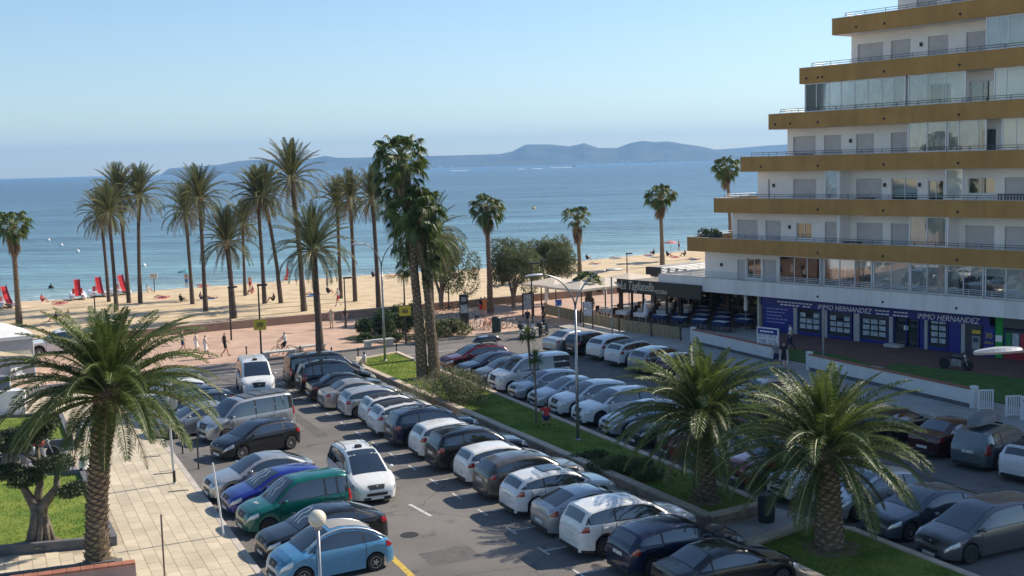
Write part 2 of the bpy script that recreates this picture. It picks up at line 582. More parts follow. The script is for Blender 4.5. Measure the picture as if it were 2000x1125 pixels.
# ---- far coast
def hills(name, prof, Y, depth, base_shift, m, seed):
    rr = random.Random(seed)
    xs = np.arange(prof[0][0], prof[-1][0] + 1, 3.0)
    ys = np.interp(xs, [p[0] for p in prof], [p[1] for p in prof])
    rows = [(-1, 0.0), (-.9, .05), (-.75, .16), (-.55, .34), (-.35, .55), (-.18, .8), (0, 1.0), (.3, .75), (.7, .3), (1, -.02)]
    vs, fs = [], []
    from mathutils import noise
    for i, (x, y) in enumerate(zip(xs, ys)):
        d = CM @ Vector(((x - CXP) / FPX, -(y - CYP) / FPX, -1.0))
        t = Y / d.y
        X, Z = d.x * t, max(3.0, HC + d.z * t)
        for (f, h) in rows:
            yy = Y + f * depth + (noise.noise((X * .002, f * 2, seed)) * depth * .18 if -1 < f < 1 and f != 0 else 0)
            hh = h
            if f not in (-1, 0, 1):
                hh += noise.noise((X * .0024, f * 2.1, seed + 3.)) * .24 * (1 - abs(f)) + noise.noise((X * .007, f * 5, seed)) * .10
            vs.append((X * yy / Y, yy, Z * hh - (.6 if f in (-1, 1) else 0)))
    k = len(rows)
    for i in range(len(xs) - 1):
        for j in range(k - 1):
            fs.append((i * k + j, (i + 1) * k + j, (i + 1) * k + j + 1, i * k + j + 1))
    mb = MB(); mb.add(vs, fs)
    o = mb.build(name, m, smooth=True)
    if o.data.polygons[len(fs) // 2].normal.z < 0:
        o.data.flip_normals()
    return struct(o)
m_hill = mat('far_hillside', (.03, .045, .032), .95, c2=(.10, .10, .07), scale=.006, detail=6)
hills('hills', [(312, 342), (318, 338), (330, 329), (400, 324), (430, 321), (462, 315), (500, 312), (560, 311), (610, 309), (635, 304), (657, 308), (700, 308),
      (750, 306), (870, 304), (975, 301), (1000, 296), (1027, 282), (1077, 282), (1112, 286), (1140, 279.5), (1170, 289), (1205, 289), (1232, 279),
      (1255, 275), (1277, 277.5), (1305, 276), (1335, 281), (1375, 287), (1400, 293), (1450, 300), (1500, 304), (1560, 305)], 8800, 900, 0, m_hill, 1)
hills('hills', [(1290, 310), (1340, 300), (1400, 292), (1450, 288.5), (1500, 284), (1540, 282), (1600, 280), (1700, 279), (1900, 284), (2100, 290)], 10900, 700, 0, m_hill, 4)
def far_town():
    mb = MB(); rr = random.Random(9)
    for cx, n, sp in ((1120, 26, 22), (1150, 12, 8), (1225, 26, 14), (1290, 22, 30), (860, 14, 40), (700, 6, 20)):
        for _ in range(n):
            x = cx + rr.gauss(0, sp)
            d = CM @ Vector(((x - CXP) / FPX, 0, -1.0)); t = (7930 + rr.uniform(0, 90)) / d.y
            X, Y = d.x * t, d.y * t
            s = rr.uniform(4, 9)
            mb.bx(X - s, X + s, Y - 6, Y + 6, -2, rr.uniform(6, 13) + (Y - 7930) * .06)
    return struct(mb.build('far_town', mat('far_town_walls', (.75, .72, .68), .8, var=.15, scale=.02)), 'stuff')
far_town()
# ---- promenade
m_prom = brick_mat('promenade_paving', (.55, .37, .265), (.51, .335, .24), (.40, .27, .19), .24, .12, R(32), .008)
m_kerb = mat('kerb_stone', (.47, .42, .36), .8, var=.12, scale=2)
PK = [(-75, 43), (-20.6, 77.5), (-17.2, 80.2), (-12.7, 82.8), (-7.4, 85.9), (-.1, 90.4), (3.2, 92.6)]
block('promenade', [(-120, 16)] + PK + [(70, 134), (70, 149), (60, 143), (4.86, 111.8), (-7, 106), (-16.8, 99.6), (-28.6, 92.8), (-80, 63.6), (-120, 42)], -.03, .12, m_prom)
def kerb(pts, z1=.14, wd=.16, name='kerb'):
    """kerb stones, each about two metres long"""
    root = None
    for a, b in zip(pts[:-1], pts[1:]):
        a, b = Vector(a), Vector(b)
        L = (b - a).length
        n = max(1, round(L / 2.0))
        u = (b - a) / L
        for i in range(n):
            c = a + u * (L * (i + .5) / n)
            mb = MB().obox((0, 0), (u.x, u.y), L / n / 2 - .008, wd / 2, 0, z1)
            if root is None:
                root = mb.build(name, m_kerb, loc=(c.x, c.y, 0)); struct(root)
            else:
                mb.build('kerb_stone', m_kerb, root, loc=(c.x - root.location.x, c.y - root.location.y, 0))
    return root
kerb(PK)
m_bwall = mat('beach_wall_stone', (.33, .23, .17), .85, var=.12, scale=.8, bump=.2)
for a, b, lb in ((WALL[1], WALL[2], 'long low brown beach wall behind the white pickup'), (WALL[2], WALL[5], 'low brown stone wall between the promenade and the sand, by the tall palms'),
                 (WALL[5], WALL[6], 'low brown beach wall behind the restaurant parasols')):
    a, b = Vector(a), Vector(b); L = (b - a).length; u = (b - a) / L
    r = thing('beach_wall', lb, 'wall', (a.x, a.y, 0), math.atan2(u.y, u.x), 'beach wall runs')
    MB().bx(.002, L - .002, -.17, .17, -.02, .72).build('wall_body', m_bwall, r)
    n = max(2, round(L / 1.5))
    cm = MB().bx(-L / n / 2 + .01, L / n / 2 - .01, -.2, .2, .72, .80).mesh('coping', mat('beach_wall_cap', (.45, .34, .26), .85, var=.12))
    for i in range(n):
        ob('coping', cm, r, (L * (i + .5) / n, 0, 0))
# ---- left pavement of pale flags
m_flag = mat('pale_flagstone', (.54, .46, .33), .75, var=.1, scale=.8, rnd=.09, bump=.08, bscale=25)
m_joint = mat('flag_joint', (.40, .33, .24), .9, var=.15, scale=2)
LPAV = [(-24, 71), (-20.8, 64.1), (-8.9, 37.9), (-5, 29.5), (-60, 29.5), (-60, 46), (-42, 58.5)]
pav = block('pavement', LPAV, -.03, .118, m_joint)
kerb([(-24, 71), (-20.8, 64.1), (-8.9, 37.9), (-5, 29.5)], .135, .22)
def inpoly(p, poly):
    c = False; n = len(poly)
    for i in range(n):
        x1, y1 = poly[i][0], poly[i][1]; x2, y2 = poly[(i + 1) % n][0], poly[(i + 1) % n][1]
        if (y1 > p[1]) != (y2 > p[1]) and p[0] < (x2 - x1) * (p[1] - y1) / (y2 - y1) + x1:
            c = not c
    return c
LAWN2 = [(-34, 49.69), (-18.62, 49.39), (-14.15, 40.06), (-34, 35.62)]
LAWN1 = [(-24.24, 61.8), (-21.39, 55.58), (-36, 51.16), (-38, 61.3)]
LAWN3 = [(-34, 30.16), (-13.13, 37.51), (-12.63, 35.51), (-34, 27.76)]
GPATH = [(-34, 51.27), (-21.490000000000002, 55.08), (-18.92, 49.99), (-34, 50.29)]
def flags():
    ka = R(-65.6); u = Vector((math.cos(ka), math.sin(ka))); v = Vector((-u.y, u.x))
    o = Vector((-20.8, 64.1))
    cells = []
    for i in range(-8, 46):
        for j in range(0, 26):
            c = o + u * (i * .84 + (.42 if j % 2 else 0)) - v * (.32 + j * .43)
            q = [c + u * a * .415 + v * b * .21 for a, b in ((-1, -1), (1, -1), (1, 1), (-1, 1))]
            if not all(inpoly(k, LPAV) for k in q):
                continue
            if any(inpoly(k, P) for k in q + [c] for P in (LAWN1, LAWN2, LAWN3, GPATH)):
                continue
            x, y = proj((c.x, c.y, .12))
            if -40 < x < 560 and 690 < y < 1160:
                cells.append((-y, c))
    cells.sort(key=lambda t: t[0])
    me = MB().bx(-.413, .413, -.208, .208, 0, .014).mesh('flagstone', m_flag)
    rr = random.Random(2)
    vis = [c for c in cells if 118 < proj((c[1].x, c[1].y, .12))[0] < 540][:300]
    ids = set(id(c) for c in vis)
    for c in vis:
        ob('flagstone', me, pav, (c[1].x, c[1].y, .113 + rr.uniform(0, .004)), ka)
    mb = MB()
    for c in cells:
        if id(c) not in ids:
            mb.obox((c[1].x, c[1].y), (u.x, u.y), .413, .208, .113, .126 + rr.uniform(0, .004))
    struct(mb.build('flagstone', m_flag, pav), 'stuff')
flags()
m_gpave = brick_mat('grey_paving', (.20, .205, .21), (.23, .23, .235), (.13, .13, .13), .9, .6, R(0), .012)
m_gkerb = mat('grey_kerb_wall', (.125, .125, .13), .7, var=.12, scale=2)
m_lawn = mat('lawn', (.08, .15, .006), .95, c2=(.20, .24, .03), scale=.9, bump=1.0, bscale=22, detail=8)
m_blade = mat('grass_blade', (.085, .165, .008), .7, c2=(.24, .28, .045), scale=.7, transl=.3)
block('path', GPATH, 0, .124, m_gpave)
def grass(name, poly, zf, n, seed, h=.055, m=None):
    rg = np.random.default_rng(seed)
    xs = [p[0] for p in poly]; ys = [p[1] for p in poly]
    pts = []
    while len(pts) < n:
        p = (rg.uniform(min(xs), max(xs)), rg.uniform(min(ys), max(ys)))
        if inpoly(p, poly):
            pts.append(p)
    P = np.array(pts); a = rg.uniform(0, 2 * np.pi, n); hh = h * rg.uniform(.5, 1.4, n); wd = rg.uniform(.012, .03, n)
    z = np.array([zf(p) for p in pts])
    V = np.zeros((n, 3, 3))
    V[:, 0, 0] = P[:, 0] - wd * np.cos(a); V[:, 0, 1] = P[:, 1] - wd * np.sin(a); V[:, 0, 2] = z
    V[:, 1, 0] = P[:, 0] + wd * np.cos(a); V[:, 1, 1] = P[:, 1] + wd * np.sin(a); V[:, 1, 2] = z
    V[:, 2, 0] = P[:, 0] + rg.normal(0, .03, n); V[:, 2, 1] = P[:, 1] + rg.normal(0, .03, n); V[:, 2, 2] = z + hh
    me = np_mesh(name, V.reshape(-1, 3), np.arange(3 * n).reshape(-1, 3), m or m_blade)
    return struct(ob(name, me), 'stuff')
def kerb_wall(label, pts, h, wd, m, cap=None, group=None, closed=False):
    r = thing('planter_wall', label, 'wall', (pts[0][0], pts[0][1], 0), 0, group)
    P = [Vector(p) for p in pts]
    if closed:
        P.append(P[0])
    for k, (a, b) in enumerate(zip(P[:-1], P[1:])):
        L = (b - a).length; u = (b - a) / L; c = (a + b) / 2 - P[0]
        MB().obox(c, (u.x, u.y), L / 2 + (wd / 2 if k % 2 == 0 else -wd / 2), wd / 2, 0, h).build('wall_side', m, r)
        if cap:
            MB().obox(c, (u.x, u.y), L / 2 + (wd / 2 if k % 2 == 0 else -wd / 2 - .04), wd / 2 + .03, h + .002, h + .05).build('coping', cap, r)
    return r
for nm, P, lb, n in (('lawn', LAWN2, 'dark grey planter wall round the lawn with the cloud-pruned olive', 14000), ('lawn', LAWN1, 'dark grey planter wall round the upper lawn at the left edge', 5000),
                     ('lawn', LAWN3, 'dark grey planter wall round the grass strip at the tall palm foot', 4000)):
    block(nm, P, 0, .30, m_lawn)
    kerb_wall(lb, P, .46, .22, m_gkerb, group='grey lawn kerb walls', closed=True)
    V = [p for p in P]
    cx = sum(p[0] for p in P) / 4; cy = sum(p[1] for p in P) / 4
    grass('grass', [(max(p[0], -27) + (cx - p[0]) * .02, p[1] + (cy - p[1]) * .04) for p in P], lambda p: .295, n, 11)
# dark bars let into the pavement
mb_bar = MB().bx(-.4, .4, -.07, .07, 0, .006).mesh('inlay_bar', mat('dark_inlay', (.10, .095, .09), .6, .3, var=.1))
for i, (px, py) in enumerate(((296, 892), (318, 925), (348, 959))):
    c = G(px, py, .13)
    tag(ob('pavement_inlay', mb_bar, None, (c.x, c.y, .134), R(15)), 'dark bar let into pale flags, %s' % ('nearest the silver sedan' , 'middle of three', 'nearest the grey car')[i], 'inlay', 'pavement drain bars')
# ---- median planter
MED = [(-9.86, 74.3), (6.72, 40.4), (9.2, 41.9), (-1.25, 64.9), (-4.6, 72.2), (-8.0, 79.9), (-10.3, 77.4)]
m_tanstone = mat('tan_stone', (.36, .265, .185), .85, var=.16, scale=3, rnd=.16, bump=.35, bscale=18)
m_tancap = mat('tan_coping', (.50, .405, .30), .8, var=.12, scale=2, rnd=.1, bump=.2, bscale=14)
m_mortar = mat('mortar', (.24, .19, .145), .95, var=.1)
def stone_wall(label, pts, h, wd=.28, closed=True, group='tan stone planter walls', blocks=True):
    """walls of tan stone blocks in two courses under a row of coping slabs"""
    P = [Vector(p) for p in pts]
    r = thing('planter_wall', label, 'wall', (P[0].x, P[0].y, 0), 0, group)
    if closed:
        P.append(P[0])
    bm_ = {}
    hc = .08
    ch = (h - hc) / 2
    rr = random.Random(len(pts))
    for k, (a, b) in enumerate(zip(P[:-1], P[1:])):
        L = (b - a).length; u = (b - a) / L; an = math.atan2(u.y, u.x); c = (a + b) / 2 - P[0]
        nn = Vector((-u.y, u.x))
        MB().obox(c, (u.x, u.y), L / 2, wd / 2 - .02, 0, h - hc).build('wall_core', m_mortar, r)
        if blocks:
            nb = max(1, round(L / .52))
            bl = L / nb
            me = MB().bx(-bl / 2 + .008, bl / 2 - .008, -wd / 2 - .004, wd / 2 + .004, .006, ch - .006).mesh('stone_block', m_tanstone)
            for row in range(2):
                for i in range(nb - (row % 2)):
                    q = a + u * (bl * (i + .5 + .5 * row)) - P[0]
                    ob('stone_block', me, r, (q.x + nn.x * rr.uniform(-.004, .004), q.y + nn.y * rr.uniform(-.004, .004), row * ch), an)
        nc = max(1, round(L / .95)); cl = L / nc
        mc = MB().bx(-cl / 2 + .006, cl / 2 - .006, -wd / 2 - .05, wd / 2 + .05, 0, hc).mesh('coping', m_tancap)
        for i in range(nc):
            q = a + u * (cl * (i + .5)) - P[0]
            ob('coping', mc, r, (q.x, q.y, h - hc + .002 + rr.uniform(0, .004)), an)
    return r
def inset(poly, d):
    cx = sum(p[0] for p in poly) / len(poly); cy = sum(p[1] for p in poly) / len(poly)
    n = len(poly); out = []
    ar = sum(poly[i][0] * poly[(i + 1) % n][1] - poly[(i + 1) % n][0] * poly[i][1] for i in range(n))
    sg = 1 if ar > 0 else -1
    for i in range(n):
        a, b, c = Vector(poly[i - 1]), Vector(poly[i]), Vector(poly[(i + 1) % n])
        u1 = (b - a).normalized(); u2 = (c - b).normalized()
        n1 = Vector((-u1.y, u1.x)) * sg; n2 = Vector((-u2.y, u2.x)) * sg
        m = (n1 + n2).normalized()
        out.append(tuple(b + m * (d / max(.4, m.dot(n1)))))
    return out
block('lawn', inset(MED, .12), 0, .36, m_lawn)
stone_wall('long tan stone planter wall facing the middle car row', [MED[6], MED[0], MED[1], MED[2]], .55, closed=False)
kerb_wall('low pale kerb along the far side of the long median lawn', [MED[2], MED[3], MED[4], MED[5], MED[6]], .42, .3, m_tancap)
grass('grass', inset(MED, .25), lambda p: .355, 26000, 12)
PL2 = [(7.46, 37.3), (10.1, 39.5), (11.3, 38.9), (15.2, 30.6), (11.2, 28.6)]
block('lawn', inset(PL2, .1), 0, .36, m_lawn)
stone_wall('tan stone planter wall at the bottom round the nearest palm', [PL2[1], PL2[0], PL2[4]], .55, closed=False)
kerb_wall('pale kerb on the car side of the bottom planter', [PL2[1], PL2[2], PL2[3]], .42, .26, m_tancap)
grass('grass', inset(PL2, .25), lambda p: .355, 8000, 13)
m_slab = brick_mat('grey_slabs', (.40, .38, .35), (.36, .345, .32), (.24, .23, .21), .6, .4, R(25), .008)
def off(p, d):
    return (p[0] + BAY.x * d, p[1] + BAY.y * d)
block('pavement', [off((-9.75, 73.2), -1.0), off((6.72, 40.4), -1.0), (7.1, 36.4), (10.4, 28.6), (15.6, 30.5), (11.9, 39.4), (9.6, 42.4), (6.72, 40.4), (-9.75, 73.2)], -.03, .11, m_slab)
kerb([off((-9.75, 73.2), -1.06), off((6.72, 40.4), -1.06), (7.0, 36.4), (10.3, 28.6)], .125, .14)
# ---- right-hand pavement, shop lawn
m_shop_pave = brick_mat('red_paving', (.20, .10, .075), (.17, .085, .065), (.11, .075, .06), .22, .11, R(39), .01)
block('pavement', [(2.0, 96.4), (9.3, 79.8), (21.4, 55.3), (33, 31), (70, 31), (70, 128)], -.02, .115, m_slab)
kerb([(2.0, 96.4), (9.3, 79.8), (21.4, 55.3), (33, 31)], .13)
SHOP_PAVE = [(16.0, 78.5), (24.6, 68.2), (30.5, 58.0), (45, 58), (27, 88), (20, 90)]
block('pavement', SHOP_PAVE, .1, .135, m_shop_pave)
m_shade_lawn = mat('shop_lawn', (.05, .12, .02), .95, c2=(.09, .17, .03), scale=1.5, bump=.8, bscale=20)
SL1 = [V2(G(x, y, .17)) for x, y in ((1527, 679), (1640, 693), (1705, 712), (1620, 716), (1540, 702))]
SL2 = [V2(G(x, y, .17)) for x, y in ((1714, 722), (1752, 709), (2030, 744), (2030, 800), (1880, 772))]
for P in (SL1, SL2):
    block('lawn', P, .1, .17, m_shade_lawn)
# ---- painted bay marks
def line(p, q, wd, z=.005, m=None):
    p, q = Vector(p), Vector(q); u = (q - p).normalized(); n = Vector((-u.y, u.x)) * wd / 2
    mb = MB(); mb.quad(*[(k.x, k.y, z) for k in (p - n, q - n, q + n, p + n)])
    return struct(mb.build('road_marking', m or m_paint_line))
W4 = Vector((-9.37, 62.9))
for k in range(-1, 16):
    p = W4 + Vector((ROW.x, ROW.y)) * 2.54 * (k - 2.62) - Vector((BAY.x, BAY.y)) * 1.05
    b2, r2 = Vector((BAY.x, BAY.y)), Vector((ROW.x, ROW.y))
    line(p, p + b2 * 1.0, .1)
    line(p - r2 * .45, p + r2 * .45, .1, .009)
    p2 = p + b2 * 13.9 + r2 * 1.2
    line(p2, p2 - b2 * 1.0, .1)
    line(p2 - r2 * .45, p2 + r2 * .45, .1, .009)
for k in range(0, 13):
    p = Vector((5.0, 79.0)) + Vector((ROW.x, ROW.y)) * 2.6 * k
    d = Vector((math.cos(R(30)), math.sin(R(30))))
    line(p, p + d * 1.1, .1); line(p - Vector((ROW.x, ROW.y)) * .4, p + Vector((ROW.x, ROW.y)) * .4, .1, .009)
line(V2(G(762, 1085)), V2(G(830, 1150)), .22, m=m_yellow_line)
line(V2(G(420, 735)), V2(G(700, 704)), .12)
line(V2(G(735, 700)), V2(G(960, 676)), .12)
line(V2(G(545, 748)), V2(G(600, 741)), .12)
line(V2(G(800, 985)), V2(G(842, 1008)), .14)
# ---- repairs, covers and soil on the ground
m_patch = mat('asphalt_patch', (.085, .08, .076), .9, c2=(.12, .112, .105), scale=2.5, bump=.3)
for (x, y, a, hx, hy) in ((690, 1060, -65, 1.6, .45), (600, 830, -65, 3.0, .3), (880, 1085, 25, .9, .7), (640, 760, 30, 4.5, .35), (1760, 920, -65, 2.6, .4), (1290, 745, -65, 2.0, .5), (430, 742, 31, 3.0, .5), (900, 668, 31, 3.5, .3)):
    c = G(x, y); u_ = (math.cos(R(a)), math.sin(R(a)))
    struct(MB().obox((c.x, c.y), u_, hx, hy, -.01, .003).build('asphalt_repair', m_patch))
m_iron = mat('cast_iron', (.06, .057, .055), .6, .6, var=.2, scale=12)
for i, (x, y, lb) in enumerate(((800, 1045, 'round iron manhole cover in the near car park lane'), (565, 870, 'round iron manhole cover right of the black angled hatchback'), (1760, 960, 'round iron manhole cover in the shaded right lane'), (700, 712, 'round iron manhole cover in the road by the lamp'))):
    c = G(x, y)
    tag(MB().lathe([(.33, 0), (.33, .008), (.30, .012), (.30, .008), (.001, .008)], 20).build('manhole_cover', m_iron, loc=(c.x, c.y, 0)), lb, 'manhole', 'manhole covers')
m_soil = mat('bare_soil', (.17, .115, .07), .95, c2=(.26, .19, .12), scale=5, bump=.6)
for (x, y, z, r_) in ((1378, 978, .362, .8), (1620, 1070, .362, 1.0), (190, 1100, .302, .7), (838, 742, .362, .9), (80, 1060, .302, .75)):
    c = G(x, y, z); rr_ = random.Random(x); n = 18
    sheet('bare_soil', [(c.x + math.cos(6.283 * k / n) * r_ * rr_.uniform(.7, 1.15), c.y + math.sin(6.283 * k / n) * r_ * rr_.uniform(.7, 1.15)) for k in range(n)], z + .004, m_soil)
# ---- the air over the bay
def haze():
    mb = MB().bx(-9400, 9400, -420, 12600, -8, 300)
    o = mb.build("haze", m_black)
    m = bpy.data.materials.new('haze'); m.use_nodes = True
    N, L = m.node_tree.nodes, m.node_tree.links
    N.remove(N['Principled BSDF'])
    v = N.new('ShaderNodeVolumePrincipled')
    v.inputs['Color'].default_value = (.30, .60, 1.0, 1)
    v.inputs['Density'].default_value = HAZE_DENS
    v.inputs['Anisotropy'].default_value = .1
    L.new(v.outputs[0], N['Material Output'].inputs['Volume'])
    o.data.materials.clear(); o.data.materials.append(m)
    struct(o, 'stuff')
HAZE_DENS = 1.0e-4
haze()
# ================================================================== VEHICLES
# side profiles: (metres from the nose, height); c cowl, f roof front, r roof rear, b foot of rear window (indices)
PROF = {
 'hatch': dict(L=4.06, W=1.74, H=1.45, wb=2.58, fo=.83, R=.31, gc=.17, belt=(.93, 1.0), idx=(4, 6, 9, 10), q=1,
   p=[(0, .50), (.03, .60), (.12, .71), (.38, .82), (.98, .96), (1.75, 1.35), (2.05, 1.42), (2.6, 1.45), (3.2, 1.41), (3.68, 1.33), (3.93, 1.0), (4.0, .88), (4.04, .74), (4.06, .5)]),
 'sedan': dict(L=4.55, W=1.8, H=1.44, wb=2.72, fo=.86, R=.315, gc=.16, belt=(.92, 1.0), idx=(4, 6, 8, 9), q=1,
   p=[(0, .48), (.03, .58), (.12, .69), (.4, .80), (1.15, .94), (1.95, 1.33), (2.3, 1.41), (2.75, 1.44), (3.25, 1.39), (3.9, 1.07), (4.15, 1.03), (4.43, .99), (4.52, .82), (4.55, .5)]),
 'fastback': dict(L=4.6, W=1.82, H=1.43, wb=2.76, fo=.86, R=.325, gc=.16, belt=(.92, 1.02), idx=(4, 6, 8, 9), q=1,
   p=[(0, .48), (.03, .58), (.12, .70), (.4, .80), (1.2, .94), (1.95, 1.31), (2.3, 1.40), (2.75, 1.43), (3.35, 1.37), (4.25, 1.05), (4.38, 1.02), (4.5, .97), (4.57, .8), (4.6, .5)]),
 'suv': dict(L=4.4, W=1.83, H=1.66, wb=2.66, fo=.87, R=.35, gc=.22, belt=(1.06, 1.14), idx=(4, 6, 9, 10), q=1, clad=1,
   p=[(0, .56), (.03, .72), (.12, .87), (.4, .98), (1.08, 1.09), (1.75, 1.51), (2.1, 1.62), (2.8, 1.66), (3.6, 1.61), (4.02, 1.54), (4.27, 1.13), (4.34, .98), (4.38, .82), (4.4, .55)]),
 'crossover': dict(L=4.37, W=1.83, H=1.55, wb=2.67, fo=.86, R=.35, gc=.2, belt=(1.0, 1.1), idx=(4, 6, 9, 10), q=1, clad=1,
   p=[(0, .54), (.03, .69), (.12, .83), (.4, .94), (1.12, 1.05), (1.8, 1.43), (2.15, 1.52), (2.75, 1.55), (3.5, 1.48), (3.93, 1.39), (4.22, 1.07), (4.31, .95), (4.35, .8), (4.37, .52)]),
 'mpv': dict(L=4.62, W=1.83, H=1.73, wb=2.83, fo=.9, R=.325, gc=.18, belt=(1.0, 1.08), idx=(4, 6, 9, 10), q=2,
   p=[(0, .5), (.04, .64), (.15, .77), (.42, .88), (.92, 1.02), (1.85, 1.58), (2.3, 1.69), (3.0, 1.73), (3.95, 1.69), (4.3, 1.61), (4.5, 1.1), (4.56, .93), (4.6, .78), (4.62, .5)]),
 'leisure': dict(L=4.1, W=1.74, H=1.8, wb=2.69, fo=.8, R=.31, gc=.18, belt=(1.06, 1.1), idx=(4, 6, 9, 10), q=2,
   p=[(0, .52), (.05, .68), (.15, .84), (.5, .97), (1.0, 1.07), (1.62, 1.58), (1.95, 1.75), (2.6, 1.8), (3.6, 1.79), (3.95, 1.72), (4.03, 1.1), (4.07, .9), (4.09, .75), (4.1, .48)]),
 'van': dict(L=4.85, W=1.92, H=1.96, wb=3.05, fo=.85, R=.335, gc=.2, belt=(1.14, 1.16), idx=(4, 6, 9, 10), q=2,
   p=[(0, .56), (.04, .74), (.12, .93), (.42, 1.07), (.8, 1.2), (1.45, 1.76), (1.78, 1.91), (2.6, 1.96), (4.35, 1.94), (4.68, 1.88), (4.76, 1.15), (4.80, .9), (4.83, .75), (4.85, .5)]),
 'round': dict(L=3.93, W=1.7, H=1.56, wb=2.45, fo=.78, R=.30, gc=.17, belt=(.98, 1.0), idx=(4, 6, 9, 10), q=0,
   p=[(0, .46), (.04, .6), (.15, .77), (.45, .93), (.8, 1.03), (1.45, 1.42), (1.8, 1.52), (2.2, 1.56), (2.75, 1.49), (3.2, 1.34), (3.62, 1.06), (3.82, .9), (3.9, .72), (3.93, .46)]),
 'pickup': dict(L=5.3, W=1.85, H=1.8, wb=3.08, fo=.9, R=.38, gc=.28, belt=(1.16, 1.18), idx=(4, 6, 8, 9), q=0, clad=1,
   p=[(0, .62), (.04, .82), (.12, .98), (.45, 1.06), (1.3, 1.16), (1.85, 1.6), (2.15, 1.75), (2.6, 1.8), (3.25, 1.74), (3.5, 1.2), (3.56, 1.1), (5.18, 1.1), (5.26, .95), (5.3, .6)]),
}
def smoothstep(t):
    t = min(1, max(0, t)); return t * t * (3 - 2 * t)
class Shape:
    def __init__(s, kind, L=None, W=None, H=None):
        d = PROF[kind]
        s.d = d; s.kind = kind
        s.L = L or d['L']; s.W = W or d['W']; s.H = H or d['H']
        kx, kz = s.L / d['L'], s.H / d['H']
        s.p = [(a * kx, b * kz) for a, b in d['p']]
        s.Rw = d['R']; s.gc = d['gc']
        s.belt = (d['belt'][0] * kz, d['belt'][1] * kz)
        s.xw = (d['fo'] * kx, (d['fo'] + d['wb']) * kx)
        s.c, s.f, s.r, s.b = (s.p[i][0] for i in d['idx'])
        s.px = [q[0] for q in s.p]; s.pz = [q[1] for q in s.p]
    def zt(s, x):
        return float(np.interp(x, s.px, s.pz))
    def zb(s, x):
        return s.belt[0] + (s.belt[1] - s.belt[0]) * x / s.L
    def w(s, x):
        a = min(1, max(0, x / (.17 * s.L))); b = min(1, max(0, (s.L - x) / (.13 * s.L)))
        fa = .66 + .34 * (1 - (1 - a) ** 2.6) ** .7
        fb = .76 + .24 * (1 - (1 - b) ** 2.6) ** .7
        return s.W / 2 * fa * fb
    def low(s, x):
        z = s.gc + .05 * (1 - smoothstep(min(x, s.L - x) / .5))
        Ra = s.Rw + .055
        for c in s.xw:
            if abs(x - c) < Ra:
                z = max(z, s.Rw + math.sqrt(max(0, Ra * Ra - (x - c) ** 2)))
        return z
    def sect(s, x):
        w, zt, zl, zb = s.w(x), s.zt(x), s.low(x), s.zb(x)
        zbe = min(zb, zt - .05)
        zl = min(zl, zbe - .1)
        tum = .19 if s.d['H'] < 1.6 else (.15 if s.d['H'] < 1.85 else .085)
        hgt = max(0, zt - zbe)
        ws = w * .955
        wr = ws - min(.26, .05 + hgt * tum * 1.5)
        ze = zbe + max(.012, hgt - .075) if hgt > .1 else zbe + hgt * .4
        cr = .035
        def side(z):
            f = (z - zl) / max(.05, zbe - zl)
            return w * (1 - .05 * (1 - f) ** 2 * (1 if f < .5 else 1)) - .012 * smoothstep((f - .75) / .25)
        z1 = zl + .18 * (zbe - zl); z2 = zl + .5 * (zbe - zl); z3 = zl + .84 * (zbe - zl)
        pts = [(side(zl), zl), (side(z1), z1), (w, z2), (side(z3), z3), (ws, zbe),
               ((ws * .5 + wr * .5) + .015 * min(1, hgt), (zbe + ze) / 2), (wr, ze), (wr - .045, (ze + zt) / 2 + .012), (wr - .13, zt + .004), (wr * .5, zt + cr * .8), (0, zt + cr)]
        return pts
    def side_y(s, x, z):
        pts = s.sect(x)
        return float(np.interp(z, [q[1] for q in pts[:7]], [q[0] for q in pts[:7]]))
    def top_z(s, x, y):
        pts = s.sect(x)[7:]
        ys = [q[0] for q in pts][::-1]; zs = [q[1] for q in pts][::-1]
        return float(np.interp(abs(y), ys, zs))
    def xs(s):
        st = set()
        for a, b in zip(s.p[:-1], s.p[1:]):
            n = max(1, int(math.hypot(b[0] - a[0], b[1] - a[1]) / .16))
            for i in range(n + 1):
                st.add(round(a[0] + (b[0] - a[0]) * i / n, 4))
        Ra = s.Rw + .055
        for c in s.xw:
            for k in range(13):
                st.add(round(c - Ra * math.cos(math.pi * k / 12), 4))
        L = sorted(st); out = [L[0]]
        for v in L[1:]:
            if v - out[-1] > .012:
                out.append(v)
        if s.L - out[-1] > .001:
            out[-1] = s.L if s.L - out[-1] < .012 else out[-1]
        return out
